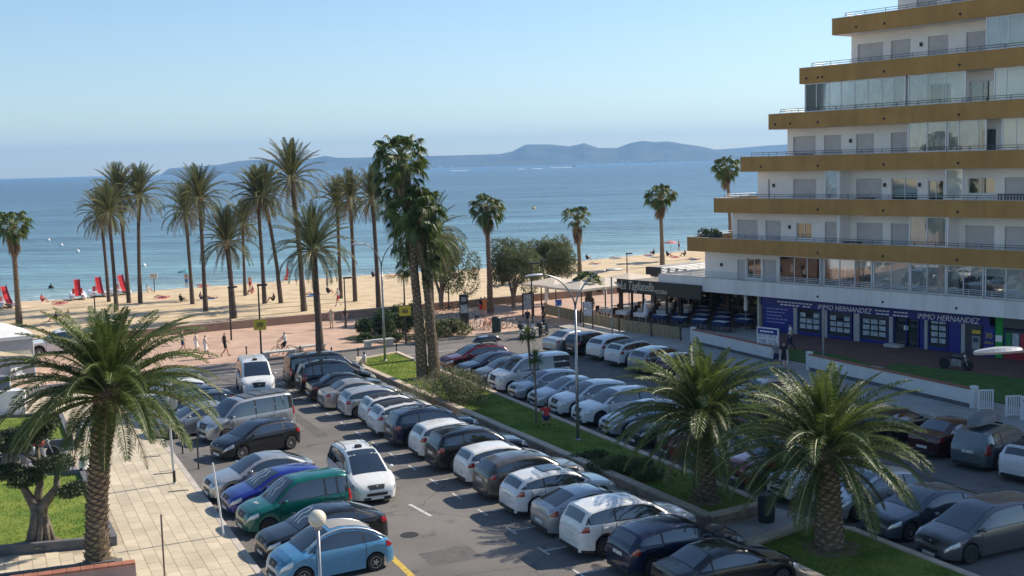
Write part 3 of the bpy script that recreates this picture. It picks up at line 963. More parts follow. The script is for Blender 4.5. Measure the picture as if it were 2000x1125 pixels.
def car_meshes(kind, L=None, W=None, H=None, cache={}):
    key = (kind, L, W, H)
    if key in cache:
        return cache[key]
    s = Shape(kind, L, W, H)
    D = {}
    X = lambda x: s.L / 2 - x            # local x: nose at +L/2
    # body shell
    xs = s.xs(); mb = MB(); n = 21
    for x in xs:
        p = s.sect(x)
        ring = [(X(x), -a, b) for a, b in p] + [(X(x), a, b) for a, b in p[-2::-1]]
        mb.v += ring
    for i in range(len(xs) - 1):
        for j in range(n - 1):
            a = i * n + j
            mb.f.append((a, a + 1, a + n + 1, a + n)); mb.m.append(0)
    mb.f.append(tuple(range(n))[::-1]); mb.m.append(0)
    mb.f.append(tuple(range((len(xs) - 1) * n, len(xs) * n))); mb.m.append(0)
    me = mb.mesh('body', MATS['paint_white'], True)
    bm = bmesh.new(); bm.from_mesh(me)
    bmesh.ops.recalc_face_normals(bm, faces=bm.faces[:])
    bm.to_mesh(me); bm.free()
    smooth_angle(me, 42)
    D['body'] = me
    gl = MATS['car_glass']; blk = m_dark_plastic
    # dark floor pan that fills the wheel wells
    u = MB()
    u.bx(X(s.L - .3), X(.36), -s.W / 2 + .26, s.W / 2 - .26, s.gc + .02, s.zt(.36) - .14)
    D['underbody'] = u.mesh('underbody', blk)
    def top_pane(x0, x1, k, n=7, m=9, e=.012):
        b = MB()
        for i in range(n):
            x = x0 + (x1 - x0) * i / (n - 1)
            hw = (s.sect(x)[8][0] + .03) * k
            dz = (s.zt(x + .01) - s.zt(x - .01)) / .02
            nl = math.hypot(1, dz)
            for j in range(m):
                y = hw * (-1 + 2 * j / (m - 1))
                b.v.append((X(x - e * dz / nl), y, s.top_z(x, y) + e / nl))
        for i in range(n - 1):
            for j in range(m - 1):
                a = i * m + j
                b.f.append((a, a + m, a + m + 1, a + 1)); b.m.append(0)
        me = b.mesh('pane', gl, True)
        if sum(p.normal.z for p in me.polygons) < 0:
            me.flip_normals()
        return me
    D['windscreen'] = top_pane(s.c + .02, s.f - .06, .98)
    D['rear_window'] = top_pane(s.r + .05, s.b - .02 if kind not in ('van', 'leisure', 'mpv') else s.b - .01, .9)
    def side_patch(x0, x1, f0, f1, sg, e, m, nx=9, nz=4, ztop=None, name='pane'):
        b = MB()
        for i in range(nx):
            x = x0 + (x1 - x0) * i / (nx - 1)
            a, c = f0(x), max(f0(x) + .004, f1(x))
            for j in range(nz):
                z = a + (c - a) * j / (nz - 1)
                b.v.append((X(x), sg * (s.side_y(x, z) + e), z))
        for i in range(nx - 1):
            for j in range(nz - 1):
                k = i * nz + j
                q = (k, k + nz, k + nz + 1, k + 1)
                b.f.append(q if sg < 0 else q[::-1]); b.m.append(0)
        me = b.mesh(name, m, True)
        if sum(p.normal.y for p in me.polygons) * sg < 0:
            me.flip_normals()
        return me
    zlo = lambda x: s.zb(x) + .035
    def zhi(x):
        t = s.zt(x)
        return max(zlo(x), t - .115)
    gx0, gx1 = s.c + .22, s.b - .12
    if kind == 'pickup':
        gx1 = s.r + .02
    B = s.f + (1.05 if kind not in ('van',) else .75) * (s.L / s.d['L'])
    cuts = [(gx0, B - .035)]
    q = s.d['q']
    if q == 0:
        cuts.append((B + .035, gx1))
    elif q == 1:
        e2 = min(B + .95, gx1)
        cuts.append((B + .035, e2))
        if gx1 - e2 > .25:
            cuts.append((e2 + .03, gx1))
    else:
        e2 = B + (gx1 - B) * .52
        cuts += [(B + .045, e2 - .035), (e2 + .035, gx1)]
    D['side'] = [[side_patch(a, b, zlo, zhi, sg, .006, gl) for a, b in cuts] for sg in (-1, 1)]
    D['trim'] = [side_patch(gx0 - .05, gx1 + .03, lambda x: zlo(x) - .018, lambda x: zhi(x) + (.02 if zhi(x) > zlo(x) + .03 else 0), sg, .003, blk, 24, 4, name='window_surround') for sg in (-1, 1)]
    fg = top_pane(.022, .125, .62, 4, 7, .012); fg.materials.clear(); fg.materials.append(blk); D['front_grille'] = fg
    # doors as thin panels over the flank
    d0 = s.xw[0] + s.Rw + .13; d2 = s.xw[1] - s.Rw - .02
    if kind == 'van':
        doors = [(d0 - .1, B), (B + .02, d2)]
    elif q == 0:
        doors = [(d0, B + .05)]
    else:
        doors = [(d0, B), (B + .015, max(B + .55, d2 + .1))]
    zd0 = lambda x: max(s.gc + .12, s.low(x) + .05)
    zd1 = lambda x: s.zb(x) - .012
    D['door'] = [[side_patch(a, b, zd0, zd1, sg, .006, MATS['paint_white'], 10, 6, name='door') for a, b in doors] for sg in (-1, 1)]
    gx = sorted(set([doors[0][0]] + [b for a, b in doors]))
    D['gap'] = [[side_patch(x - .009, x + .009, zd0, zd1, sg, .010, blk, 2, 6, name='door_gap') for x in gx] for sg in (-1, 1)]
    hd = []
    for sg in (-1, 1):
        hs = []
        for a, b in doors:
            x = b - .13; z = s.zb(x) - .13
            y = sg * (s.side_y(x, z) + .012)
            hs.append(MB().bev(X(x) - .09, X(x) + .09, min(y, y + sg * .03), max(y, y + sg * .03), z - .014, z + .014, .004).mesh('handle', MATS['paint_white']))
        hd.append(hs)
    D['handle'] = hd
    # lights
    zh = s.zt(.35) - .03
    hl = [side_patch(.012, .44, lambda x: s.zt(x * .8 + .05) - .19 - .02 * x, lambda x: min(s.zb(x), s.zt(x)) - .055 - .02 * (.44 - x), sg, .012, MATS['headlamp'], 9, 5, name='headlight') for sg in (-1, 1)]
    D['headlight'] = hl
    zb_ = s.zb(s.L)
    tl0 = zb_ - .24; tl1 = zb_ - .03
    if kind in ('van', 'leisure', 'mpv'):
        tl0, tl1 = zb_ - .32, zb_ + .10
    x0 = s.L - (.32 if kind not in ('van', 'leisure') else .2)
    if kind == 'pickup':
        tl0, tl1 = .72, .98
    D['taillight'] = [side_patch(x0, s.L - .03, lambda x: tl0 + .05 * (s.L - x), lambda x: min(tl1, s.zt(x) - .06), sg, .012, MATS['taillamp'], 7, 4, name='taillight') for sg in (-1, 1)]
    # front: grille, intake, plate; back: bumper strip, plate
    wn_ = s.w(0) - .05
    zg = s.p[0][1]
    g = MB()
    g.bev(X(.05), X(-.012), -wn_ * .75, wn_ * .75, zg - .13, zg - .015, .01)
    D['grille'] = g.mesh('grille', blk)
    D['bumper'] = MB().bev(X(.06), X(-.016), -wn_ * .98, wn_ * .98, s.gc + .03, s.gc + .14, .012).mesh('bumper', blk)
    wr_ = s.w(s.L) - .04
    D['rear_bumper'] = MB().bev(X(s.L + .016), X(s.L - .06), -wr_, wr_, s.gc + .03, s.gc + .17, .012).mesh('rear_bumper', blk)
    pl = MB().bx(X(-.012), X(-.02), -.26, .26, zg - .27, zg - .16)
    D['plate_front'] = pl.mesh('number_plate', MATS['plate'])
    zp = min(.78, s.pz[-1] - .02) if kind not in ('suv', 'van', 'leisure', 'mpv', 'crossover') else .78
    xr = float(np.interp(zp + .06, s.pz[::-1][:4], s.px[::-1][:4])) if zp + .06 > s.pz[-1] else s.L
    D['plate_rear'] = MB().bx(X(xr + .03), X(xr + .012), -.26, .26, zp - .055, zp + .055).mesh('number_plate', MATS['plate'])
    # mirror
    mir = []
    for sg in (-1, 1):
        x = s.c + .42; z = s.zb(x) + .09
        y = s.side_y(x, s.zb(x) + .03)
        mm = MB().ball((X(x), sg * (y + .13), z), .1, 10, 6, sq=(.7, 1.05, .72))
        mm.bx(X(x) - .04, X(x) + .03, min(sg * (y - .02), sg * (y + .1)), max(sg * (y - .02), sg * (y + .1)), z - .07, z - .03)
        mir.append(mm.mesh('mirror', MATS['paint_white'], True))
    D['mirror'] = mir
    # cladding strips (SUVs) along sill and arches
    if s.d.get('clad'):
        cl = []
        for sg in (-1, 1):
            b = MB(); xx = [x for x in xs if .05 < x < s.L - .05]
            for x in xx:
                z0 = s.low(x) + .001
                for z in (z0, z0 + .045, z0 + .09):
                    b.v.append((X(x), sg * (s.side_y(x, z) + (.012 if z > z0 else .004)), z))
            for i in range(len(xx) - 1):
                for j in range(2):
                    k = i * 3 + j; qd = (k, k + 3, k + 4, k + 1)
                    b.f.append(qd if sg < 0 else qd[::-1]); b.m.append(0)
            me2 = b.mesh('cladding', blk, True)
            if sum(p.normal.y for p in me2.polygons) * sg < 0:
                me2.flip_normals()
            cl.append(me2)
        D['cladding'] = cl
    D['s'] = s
    cache[key] = D
    return D
def paint(name, c, metal=.0, rough=.3):
    m = mat('paint_' + name, c, rough, metal, var=.06, scale=6, coat=1., coord='obj', spec=.35 if max(c) > .03 else .15)
    return m
for nm, c, me_ in (('white', (.72, .72, .70), 0), ('pearl', (.66, .66, .65), .1), ('silver', (.40, .41, .42), .55), ('pale_silver', (.50, .51, .52), .45), ('beige_silver', (.42, .40, .37), .55),
                   ('grey', (.12, .125, .13), .5), ('blue_grey', (.075, .095, .12), .45), ('brown_grey', (.105, .095, .085), .4), ('black', (.010, .011, .013), .1), ('navy', (.008, .016, .045), .3),
                   ('blue', (.012, .025, .24), .3), ('red', (.24, .012, .012), .15), ('dark_red', (.11, .008, .012), .3), ('green', (.0, .115, .09), .25), ('sky', (.085, .27, .46), .25), ('wine', (.05, .008, .01), .3),
                   ('teal_grey', (.14, .17, .18), .5)):
    paint(nm, c, me_)
mat('car_glass', (.012, .016, .02), .03, var=0, spec=1.0)
MATS['car_glass'].node_tree.nodes['Principled BSDF'].inputs['IOR'].default_value = 1.8
mat('headlamp', (.55, .57, .58), .12, .3, var=.25, scale=30, coord='obj', coat=1.)
mat('taillamp', (.30, .012, .012), .15, var=.2, scale=20, coord='obj', coat=1.)
mat('plate', (.70, .70, .68), .5, c2=(.25, .25, .25), scale=24, ramp=(.55, .72), coord='obj')
m_rim = mat('alloy_rim', (.48, .48, .49), .3, .8, var=.05)
m_rim2 = mat('dark_rim', (.06, .06, .062), .35, .6, var=.05)
def wheel_meshes():
    t = MB()
    prof = [(.20, -.09), (.215, -.105), (.29, -.11), (.318, -.09), (.325, -.05), (.325, .05), (.318, .09), (.29, .11), (.215, .105), (.20, .09)]
    t.lathe(prof, 28, axis='y')
    ty = t.mesh('tyre', m_rubber, True); smooth_angle(ty, 40)
    def rim(m, ns, wd):
        r = MB()
        r.lathe([(.215, -.08), (.205, -.10), (.19, -.098), (.185, -.06)], 28, axis='y')
        r.lathe([(.188, -.03), (.06, -.035), (.001, -.035)], 20, axis='y', mi=1)
        r.lathe([(.055, -.075), (.05, -.095), (.001, -.098)], 12, axis='y')
        for i in range(ns):
            a = 2 * math.pi * i / ns
            c, s_ = math.cos(a), math.sin(a)
            h = wd / 2
            P = []
            for (rad, hh, y) in ((.04, h * .8, -.06), (.19, h, -.05), (.04, h * .8, -.092), (.19, h, -.088)):
                for sg in (-1, 1):
                    P.append((c * rad - s_ * sg * hh, y, s_ * rad + c * sg * hh))
            r.add(P, [(0, 1, 3, 2), (4, 6, 7, 5), (0, 2, 6, 4), (1, 5, 7, 3), (2, 3, 7, 6)])
        return r.mesh('rim', [m, m_dark_plastic])
    return ty, [rim(m_rim, 5, .055), rim(m_rim, 10, .026), rim(m_rim2, 5, .05), rim(m_rim, 7, .042)]
TYRE, RIMS = wheel_meshes()
BADGE = MB().ball((0, 0, 0), .055, 10, 6, sq=(.4, 1, .9)).mesh('badge', m_grey_metal, True)
def obj_mat(o, m):
    o.material_slots[0].link = 'OBJECT'
    o.material_slots[0].material = m
def car(kind, pcol, loc, head, label, cat='car', L=None, W=None, H=None, rim=0, roof=None, rails=False, box=None, group='parked cars', name=None, extra=None, blind=False, sunroof=False, ref=None, plate=True, mirror=None):
    """ref: local point (forward, left) of the car that stands at loc"""
    D = car_meshes(kind, L, W, H); s = D['s']
    h = R(head)
    if ref is not None:
        fx, fy = ref
        loc = (loc[0] - fx * math.cos(h) + fy * math.sin(h), loc[1] - fx * math.sin(h) - fy * math.cos(h))
    t = thing(name or {'van': 'van', 'pickup': 'pickup_truck'}.get(kind, 'car'), label, cat, (loc[0], loc[1], 0), h, group)
    P = MATS['paint_' + pcol]
    def pt(n, me, par=t, m=None):
        o = ob(n, me, par)
        if m:
            obj_mat(o, m)
        return o
    body = pt('body', D['body'], t, P)
    pt('underbody', D['underbody'])
    pt('windscreen', D['windscreen']); pt('rear_window', D['rear_window'])
    for k in (0, 1):
        for w_ in (D['side'][k] if not blind else D['side'][k][:2]):
            pt('side_window', w_)
        for d_, h_ in zip(D['door'][k], D['handle'][k]):
            dr = pt('door', d_, t, P)
            pt('handle', h_, dr, P)
        pt('window_surround', D['trim'][k])
        for g_ in D['gap'][k]:
            pt('door_gap', g_)
        pt('headlight', D['headlight'][k]); pt('taillight', D['taillight'][k])
        pt('mirror', D['mirror'][k], t, mirror or P)
        if 'cladding' in D:
            pt('cladding', D['cladding'][k])
    pt('upper_grille', D['front_grille']); pt('badge', BADGE).location = (s.L / 2 - .06, 0, s.zt(.06) + .035)
    pt('grille', D['grille']); pt('bumper', D['bumper']); pt('rear_bumper', D['rear_bumper'])
    pt('number_plate', D['plate_front']); pt('number_plate', D['plate_rear'])
    for xw in s.xw:
        for sg in (-1, 1):
            kx = s.Rw / .325
            w_ = ob('wheel', TYRE, t, (s.L / 2 - xw, sg * (s.W / 2 - .115), s.Rw), 0 if sg < 0 else math.pi, sca=kx)
            w_.name = 'wheel'
            ob('rim', RIMS[rim], w_)
    xm = s.L / 2
    if rails:
        for sg in (-1, 1):
            pts = []
            for i in range(7):
                x = s.f + .2 + (s.r - s.f - .25) * i / 6
                pts.append((xm - x, sg * (s.sect(x)[8][0] - .02), s.zt(x) + (.075 if 0 < i < 6 else .02)))
            MB().tube(pts, .018, 5).build('roof_rail', rails if not isinstance(rails, bool) else m_black, t)
    if roof:      # roof skin of another colour
        b = MB(); nx = 12; x0, x1 = s.f - .03, s.r + .03
        for i in range(nx):
            x = x0 + (x1 - x0) * i / (nx - 1); hw = s.sect(x)[8][0] + .05
            for j in range(7):
                y = hw * (-1 + j / 3)
                b.v.append((xm - x, y, s.top_z(x, y) + .008))
        for i in range(nx - 1):
            for j in range(6):
                a = i * 7 + j; b.f.append((a, a + 7, a + 8, a + 1)); b.m.append(0)
        o = b.build('roof_panel', roof, t, smooth=True)
        if sum(p.normal.z for p in o.data.polygons) < 0:
            o.data.flip_normals()
    if sunroof:
        x0 = s.f + .12
        MB().bev(xm - x0 - .75, xm - x0, -.42, .42, s.zt(x0 + .3) + .03, s.zt(x0 + .3) + .058, .01).build('sunroof', MATS['car_glass'], t)
    if box:
        zr = s.H + .10; xb = xm - (s.f + s.r) / 2
        b = MB(); n = 9
        for i in range(n):
            f = i / (n - 1) * 2 - 1
            x = xb - f * .95
            k = (1 - abs(f) ** 3.2) ** .5 if abs(f) < 1 else 0.02
            hw = .37 * (.55 + .45 * k); hz = .19 * (.25 + .75 * k)
            for a, c in ((-1, .12), (-1, .6), (-.78, 1), (.78, 1), (1, .6), (1, .12)):
                b.v.append((x, a * hw, zr + .02 + c * hz * 2))
        for i in range(n - 1):
            for j in range(6):
                a = i * 6 + j; a2 = i * 6 + (j + 1) % 6
                b.f.append((a, a2, a2 + 6, a + 6)); b.m.append(0)
        b.f.append(tuple(range(5, -1, -1))); b.m.append(0)
        b.f.append(tuple(range((n - 1) * 6, n * 6))); b.m.append(0)
        o = b.build('roof_box', box, t); smooth_angle(o.data, 50)
        bm = bmesh.new(); bm.from_mesh(o.data); bmesh.ops.recalc_face_normals(bm, faces=bm.faces[:]); bm.to_mesh(o.data); bm.free()
        for dx in (-.5, .5):
            MB().bx(xb + dx - .025, xb + dx + .025, -.55, .55, zr - .03, zr + .03).build('roof_bar', m_black, o)
    if extra:
        extra(t, s, xm)
    return t
# ---- middle row: noses to the median wall; the near rear wheel stands on a straight line
def midrow(i, kind, pcol, label, dx=0., **kw):
    p = Vector((-9.37, 62.9)) + Vector((ROW.x, ROW.y)) * 2.54 * (i - 4) + Vector((BAY.x, BAY.y)) * (dx + max(0, min(.45, (i - 4) * .065)))
    s = car_meshes(kind, kw.get('L'), kw.get('W'), kw.get('H'))['s']
    return car(kind, pcol, (p.x, p.y), 25 + kw.pop('da', 0), label, ref=(s.L / 2 - s.xw[1], -s.W / 2 + .1), **kw)
bigbox = mat('roofbox_black', (.015, .016, .018), .25, var=0, coat=1.)
midrow(1, 'van', 'black', 'black people carrier at the far end of the middle row', H=1.88, rails=True)
midrow(2, 'mpv', 'black', 'black people carrier with roof rails, second in the middle row', H=1.8, rails=True)
midrow(3, 'sedan', 'black', 'black saloon in the middle row, next to a silver saloon')
midrow(4, 'sedan', 'beige_silver', 'champagne silver saloon with alloy wheels in the middle row')
midrow(5, 'hatch', 'pale_silver', 'pale silver hatchback beside the champagne saloon', L=4.3, rim=1)
midrow(6, 'hatch', 'white', 'small white car with black roof in the middle row', L=3.75, H=1.48, roof=m_dark_plastic, dx=.2)
midrow(7, 'crossover', 'white', 'white crossover with black roof and roof rails, middle row', H=1.56, L=4.16, roof=m_dark_plastic, rails=True, rim=2)
midrow(8, 'suv', 'navy', 'dark blue off-roader with pale roof rails in the middle row', rails=m_grey_metal, rim=1)
midrow(9, 'hatch', 'white', 'white hatchback between two dark off-roaders', H=1.52, rim=0)
midrow(10, 'suv', 'black', 'black off-roader with five-spoke wheels and roof rails', rails=m_grey_metal, rim=0)
midrow(11, 'hatch', 'white', 'white hatchback with big red tail lamps beside the black off-roader', H=1.47, rim=1)
midrow(12, 'crossover', 'brown_grey', 'brown-grey crossover between two white cars', rim=2, H=1.6)
midrow(13, 'crossover', 'white', 'white crossover with a roof panel and dark wheels, near the planter corner', sunroof=True, rim=2)
midrow(14, 'fastback', 'silver', 'silver-blue coupe with sloping rear window', L=4.3, dx=.15)
midrow(15, 'suv', 'white', 'large white off-road estate, biggest white car at the front of the middle row', L=4.66, H=1.7, rim=3, roof=None)
midrow(16, 'crossover', 'navy', 'dark navy car at the bottom edge behind the white estate', dx=.3)
midrow(17, 'sedan', 'black', 'black car cut off by the bottom edge of the picture', dx=.5)
# ---- row on the right of the median: noses to the kerb, near front wheel on a line
def rightrow(k, kind, pcol, label, dx=0., **kw):
    p = Vector((3.88, 56.9)) + Vector((ROW.x, ROW.y)) * 2.57 * k - Vector((BAY.x, BAY.y)) * (dx - .33 - max(0, k) * .04)
    s = car_meshes(kind, kw.get('L'), kw.get('W'), kw.get('H'))['s']
    return car(kind, pcol, (p.x, p.y), 205 + kw.pop('da', 0), label, ref=(s.L / 2 - s.xw[0], s.W / 2 - .1), **kw)
rightrow(-7, 'crossover', 'dark_red', 'dark red estate with a black roof box by the road', box=bigbox, rim=0, L=4.55)
rightrow(-6, 'fastback', 'navy', 'dark blue saloon beside the red estate with the roof box')
rightrow(-5, 'hatch', 'grey', 'dark grey hatchback beside the white panel van', L=4.25)
rightrow(-4, 'van', 'white', 'white panel van with one side window by the yucca', cat='van', blind=True, rim=2)
rightrow(-3, 'hatch', 'pale_silver', 'pale silver hatchback just behind the yucca stem', rim=0, H=1.46)
rightrow(-2, 'sedan', 'pale_silver', 'pale silver estate car left of the tall lamp post', rim=0, L=4.4)
rightrow(-1, 'crossover', 'pearl', 'pearl white crossover behind the tall lamp post', rim=2, H=1.62)
rightrow(0, 'suv', 'white', 'white off-roader right of the tall lamp post', rim=2, rails=m_grey_metal)
rightrow(1, 'hatch', 'pale_silver', 'silver hatchback half hidden by the right palm fronds')
rightrow(2, 'crossover', 'black', 'black crossover beneath the palm fronds by the kerb')
rightrow(3, 'crossover', 'red', 'bright red crossover just left of the thick palm trunk', H=1.58, L=4.12)
rightrow(4, 'hatch', 'silver', 'silver hatchback behind the left of the two right palms')
rightrow(5, 'suv', 'red', 'red off-roader between the two right palms', rim=2)
rightrow(6, 'crossover', 'white', 'white crossover with black roof next to the red off-roader', roof=m_dark_plastic, rim=2, L=4.12)
rightrow(7, 'hatch', 'pale_silver', 'pale silver hatchback right behind the nearest palm trunk', H=1.52)
rightrow(8, 'fastback', 'blue_grey', 'blue-grey saloon facing the bottom planter', L=4.53, H=1.48, rim=1)
rightrow(9, 'mpv', 'grey', 'dark grey people carrier with shiny wheels at the bottom right', rim=2, H=1.66, L=4.63)
# ---- far row: noses to the restaurant pavement, seen from behind
def farrow(px, py, kind, pcol, label, head=32, **kw):
    g = G(px, py)
    s = car_meshes(kind, kw.get('L'), kw.get('W'), kw.get('H'))['s']
    return car(kind, pcol, (g.x, g.y), head, label, ref=(-s.L / 2, 0), **kw)
farrow(1072, 690, 'sedan', 'silver', 'silver saloon with open boot view, far row by the scooters', head=38)
farrow(1113, 694, 'hatch', 'black', 'small black car in the far row beside the silver saloon', head=36)
farrow(1158, 704, 'crossover', 'white', 'white crossover, left one of the two white cars in the far row', head=36)
farrow(1194, 716, 'crossover', 'white', 'white crossover, right one of the two white cars in the far row', head=34, L=4.2, roof=m_dark_plastic)
farrow(1240, 731, 'crossover', 'silver', 'silver grey crossover by the palm tip in the far row', head=34)
farrow(1292, 741, 'hatch', 'wine', 'dark red hatchback half behind the palm in the far row', head=33)
farrow(1335, 760, 'hatch', 'pale_silver', 'pale hatchback seen through the palm fronds, far row', head=32)
farrow(1385, 781, 'hatch', 'blue_grey', 'blue grey hatchback hidden by palm fronds, far row', head=32)
farrow(1440, 800, 'sedan', 'pale_silver', 'pale silver saloon between the palm crowns, far row', head=32)
farrow(1496, 822, 'hatch', 'grey', 'dark grey hatchback between the palm crowns, far row', head=32)
farrow(1690, 868, 'hatch', 'black', 'black hatchback behind the nearest palm crown, far row', head=32)
farrow(1800, 893, 'sedan', 'wine', 'very dark red saloon beside the grey car with a roof box', head=34)
farrow(1888, 918, 'mpv', 'teal_grey', 'grey-green people carrier with a flat grey roof box', head=38, box=mat('roofbox_grey', (.16, .17, .18), .4, var=.05), L=4.4, H=1.66, roof=None)
farrow(1982, 944, 'hatch', 'white', 'white hatchback at the right edge of the picture', head=36, roof=m_dark_plastic, H=1.5)
# ---- left row along the pavement; loc is the far front corner
def leftrow(x, y, kind, pcol, label, head=210, **kw):
    s = car_meshes(kind, kw.get('L'), kw.get('W'), kw.get('H'))['s']
    return car(kind, pcol, (x, y), head, label, ref=(s.L / 2 - .12, -s.W / 2 + .22), **kw)
def decal_shade(m_):
    def f(t, s, xm):
        b = MB(); x0, x1 = s.c + .1, s.f - .12; rr = random.Random(4)
    return f
def roof_fabric(t, s, xm):
    b = MB(); nx = 10; x0, x1 = s.f + .05, s.r + .1
    for i in range(nx):
        x = x0 + (x1 - x0) * i / (nx - 1); hw = s.sect(x)[8][0] - .08
        for j in range(5):
            y = hw * (-1 + j / 2); b.v.append((xm - x, y, s.top_z(x, y) + .014))
    for i in range(nx - 1):
        for j in range(4):
            a = i * 5 + j; b.f.append((a, a + 1, a + 6, a + 5)); b.m.append(0)
    o = b.build('fabric_roof', mat('grey_fabric', (.27, .265, .26), .9, var=.08, scale=20), t, smooth=True)
    if sum(p.normal.z for p in o.data.polygons) < 0:
        o.data.flip_normals()
def pillar_trim(t, s, xm):
    roof_fabric(t, s, xm)
    for sg in (-1, 1):      # pale arch over the side windows
        pts = []
        for i in range(15):
            x = s.c + .12 + (s.b - s.c - .1) * i / 14
            p_ = s.sect(x)[7]; pts.append((xm - x, sg * (p_[0] + .012), p_[1] + .01))
        MB().tube(pts, .035, 5).build('roof_arch', MATS['paint_pale_silver'], t, smooth=True)
def taxi_sign(t, s, xm):
    MB().bev(xm - s.f - .35, xm - s.f - .15, -.14, .14, s.zt(s.f + .2) + .03, s.zt(s.f + .2) + .15, .03).build('roof_sign', m_dark_plastic, t)
def sun_shield(t, s, xm):
    """crumpled silver sunshade behind the windscreen: bands across the pane"""
    rr = random.Random(int(s.L * 100))
    for k in range(3):
        pts = []
        y0 = -.45 + k * .3
        for i in range(7):
            x = s.c + .14 + (s.f - s.c - .35) * i / 6
            y = y0 + .08 * math.sin(i * 1.5 + k) + rr.uniform(-.03, .03)
            pts.append((xm - x, y, s.top_z(x, y) + .022))
        b = MB()
        for p in pts:
            b.v += [(p[0], p[1] - .035, p[2]), (p[0], p[1] + .035, p[2])]
        for i in range(6):
            b.f.append((2 * i, 2 * i + 1, 2 * i + 3, 2 * i + 2)); b.m.append(0)
        b.build('sunshade_fold', mat('sunshade', (.6, .6, .62), .25, .5, var=.1), t)
leftrow(-8.05, 36.7, 'round', 'sky', 'light blue rounded convertible with grey fabric roof behind the globe lamp', rim=0, extra=pillar_trim)
leftrow(-8.95, 39.15, 'fastback', 'black', 'black hatch-backed saloon with a big framed grille, beside the light blue car', L=4.4, rim=1, extra=sun_shield)
def bonnet_text(t, s, xm):
    x = .75
    me = text_mesh('bonnet_lettering', 'zuri', .22, mat('white_print', (.75, .75, .75), .5, var=0), .002, .2)
    o = ob('bonnet_lettering', me, t, (xm - .62, .05, s.top_z(.62, 0) + .03))
    o.rotation_euler = (R(12), 0, R(90))
    sun_shield(t, s, xm)
leftrow(-10.25, 42.0, 'leisure', 'green', 'green high-roofed family van with white lettering on its bonnet', rim=2, extra=bonnet_text)
leftrow(-11.4, 44.45, 'hatch', 'blue', 'dark blue hatchback between the green van and the silver car', rim=1, L=4.05, extra=sun_shield)
leftrow(-12.65, 46.6, 'fastback', 'silver', 'silver grey hatchback at the end of the near left row', rim=2, L=4.4, H=1.5)
leftrow(-13.95, 52.9, 'hatch', 'black', 'black hatchback parked at an angle in front of the camper van', head=223, rim=1)
def camper(t, s, xm):
    for i in range(4):
        x0 = s.f + .35 + i * .62
        MB().bev(xm - x0 - .56, xm - x0, -.55, .55, s.zt(x0) + .035, s.zt(x0) + .075, .01).build('roof_panel', mat('roof_solar', (.10, .105, .115), .3, .2, var=.1), t)
    b = MB()
leftrow(-15.5, 56.4, 'van', 'silver', 'silver camper van with dark roof panels', cat='van', head=221, L=4.75, H=1.94, W=1.84, rim=1, extra=camper)
leftrow(-18.2, 57.7, 'sedan', 'silver', 'silver saloon with upright grille beside the camper van', head=212, rim=1, L=4.8)
leftrow(-19.3, 60.3, 'mpv', 'black', 'black car beside the silver saloon with upright grille', head=210, H=1.5, L=4.4)
leftrow(-19.9, 62.6, 'fastback', 'blue_grey', 'dark blue-grey saloon parked left of the black car', head=208)
leftrow(-21.3, 65.0, 'hatch', 'white', 'white car mostly hidden behind the left palm fronds', head=206)
leftrow(-22.5, 67.6, 'crossover', 'black', 'dark car behind the left palm fronds, farthest in its row', head=206)
# ---- moving
car('mpv', 'white', V2(G(738, 986)), -67, 'white people carrier driving towards the camera between the rows', ref=(4.62 / 2, 0), rim=1, rails=True, extra=taxi_sign, group=None)
car('van', 'white', V2(G(508, 780)), -72, 'white minibus turning into the car park from the road', 'van', ref=(4.85 / 2, 0), extra=taxi_sign, group=None)
car('pickup', 'white', V2(G(77, 698)), 203, 'white pickup truck on the promenade behind the left palm', 'pickup', ref=(5.3 / 2 - .9, .85), group=None, rim=1)
# ================================================================== PLANTS
m_frond = mat('date_frond', (.05, .082, .018), .5, c2=(.115, .15, .035), scale=1.2, rnd=.28, transl=.3, spec=.35)
m_frond_far = mat('beach_frond', (.06, .075, .027), .55, c2=(.13, .14, .06), scale=.8, rnd=.25, transl=.2, spec=.3)
m_frond_dry = mat('dry_frond', (.19, .14, .075), .75, c2=(.30, .24, .14), scale=2, rnd=.25, transl=.15, spec=.2)
m_rachis = mat('frond_rib', (.24, .24, .09), .5, var=.15, scale=4)
m_fan = mat('fan_leaf', (.055, .09, .016), .5, c2=(.12, .16, .04), scale=2, rnd=.25, transl=.22, spec=.4)
m_fan_dry = mat('dry_fan_leaf', (.16, .11, .065), .8, c2=(.27, .20, .12), scale=2, rnd=.2)
m_trunk = mat('palm_trunk', (.085, .06, .042), .9, c2=(.17, .125, .085), scale=7, bump=.6, bscale=16)
m_trunk_dark = mat('palm_trunk_dark', (.075, .055, .045), .95, c2=(.13, .095, .072), scale=5, bump=.6, bscale=12)
m_scar = mat('leaf_base', (.22, .15, .09), .85, c2=(.42, .31, .19), scale=5, rnd=.1)
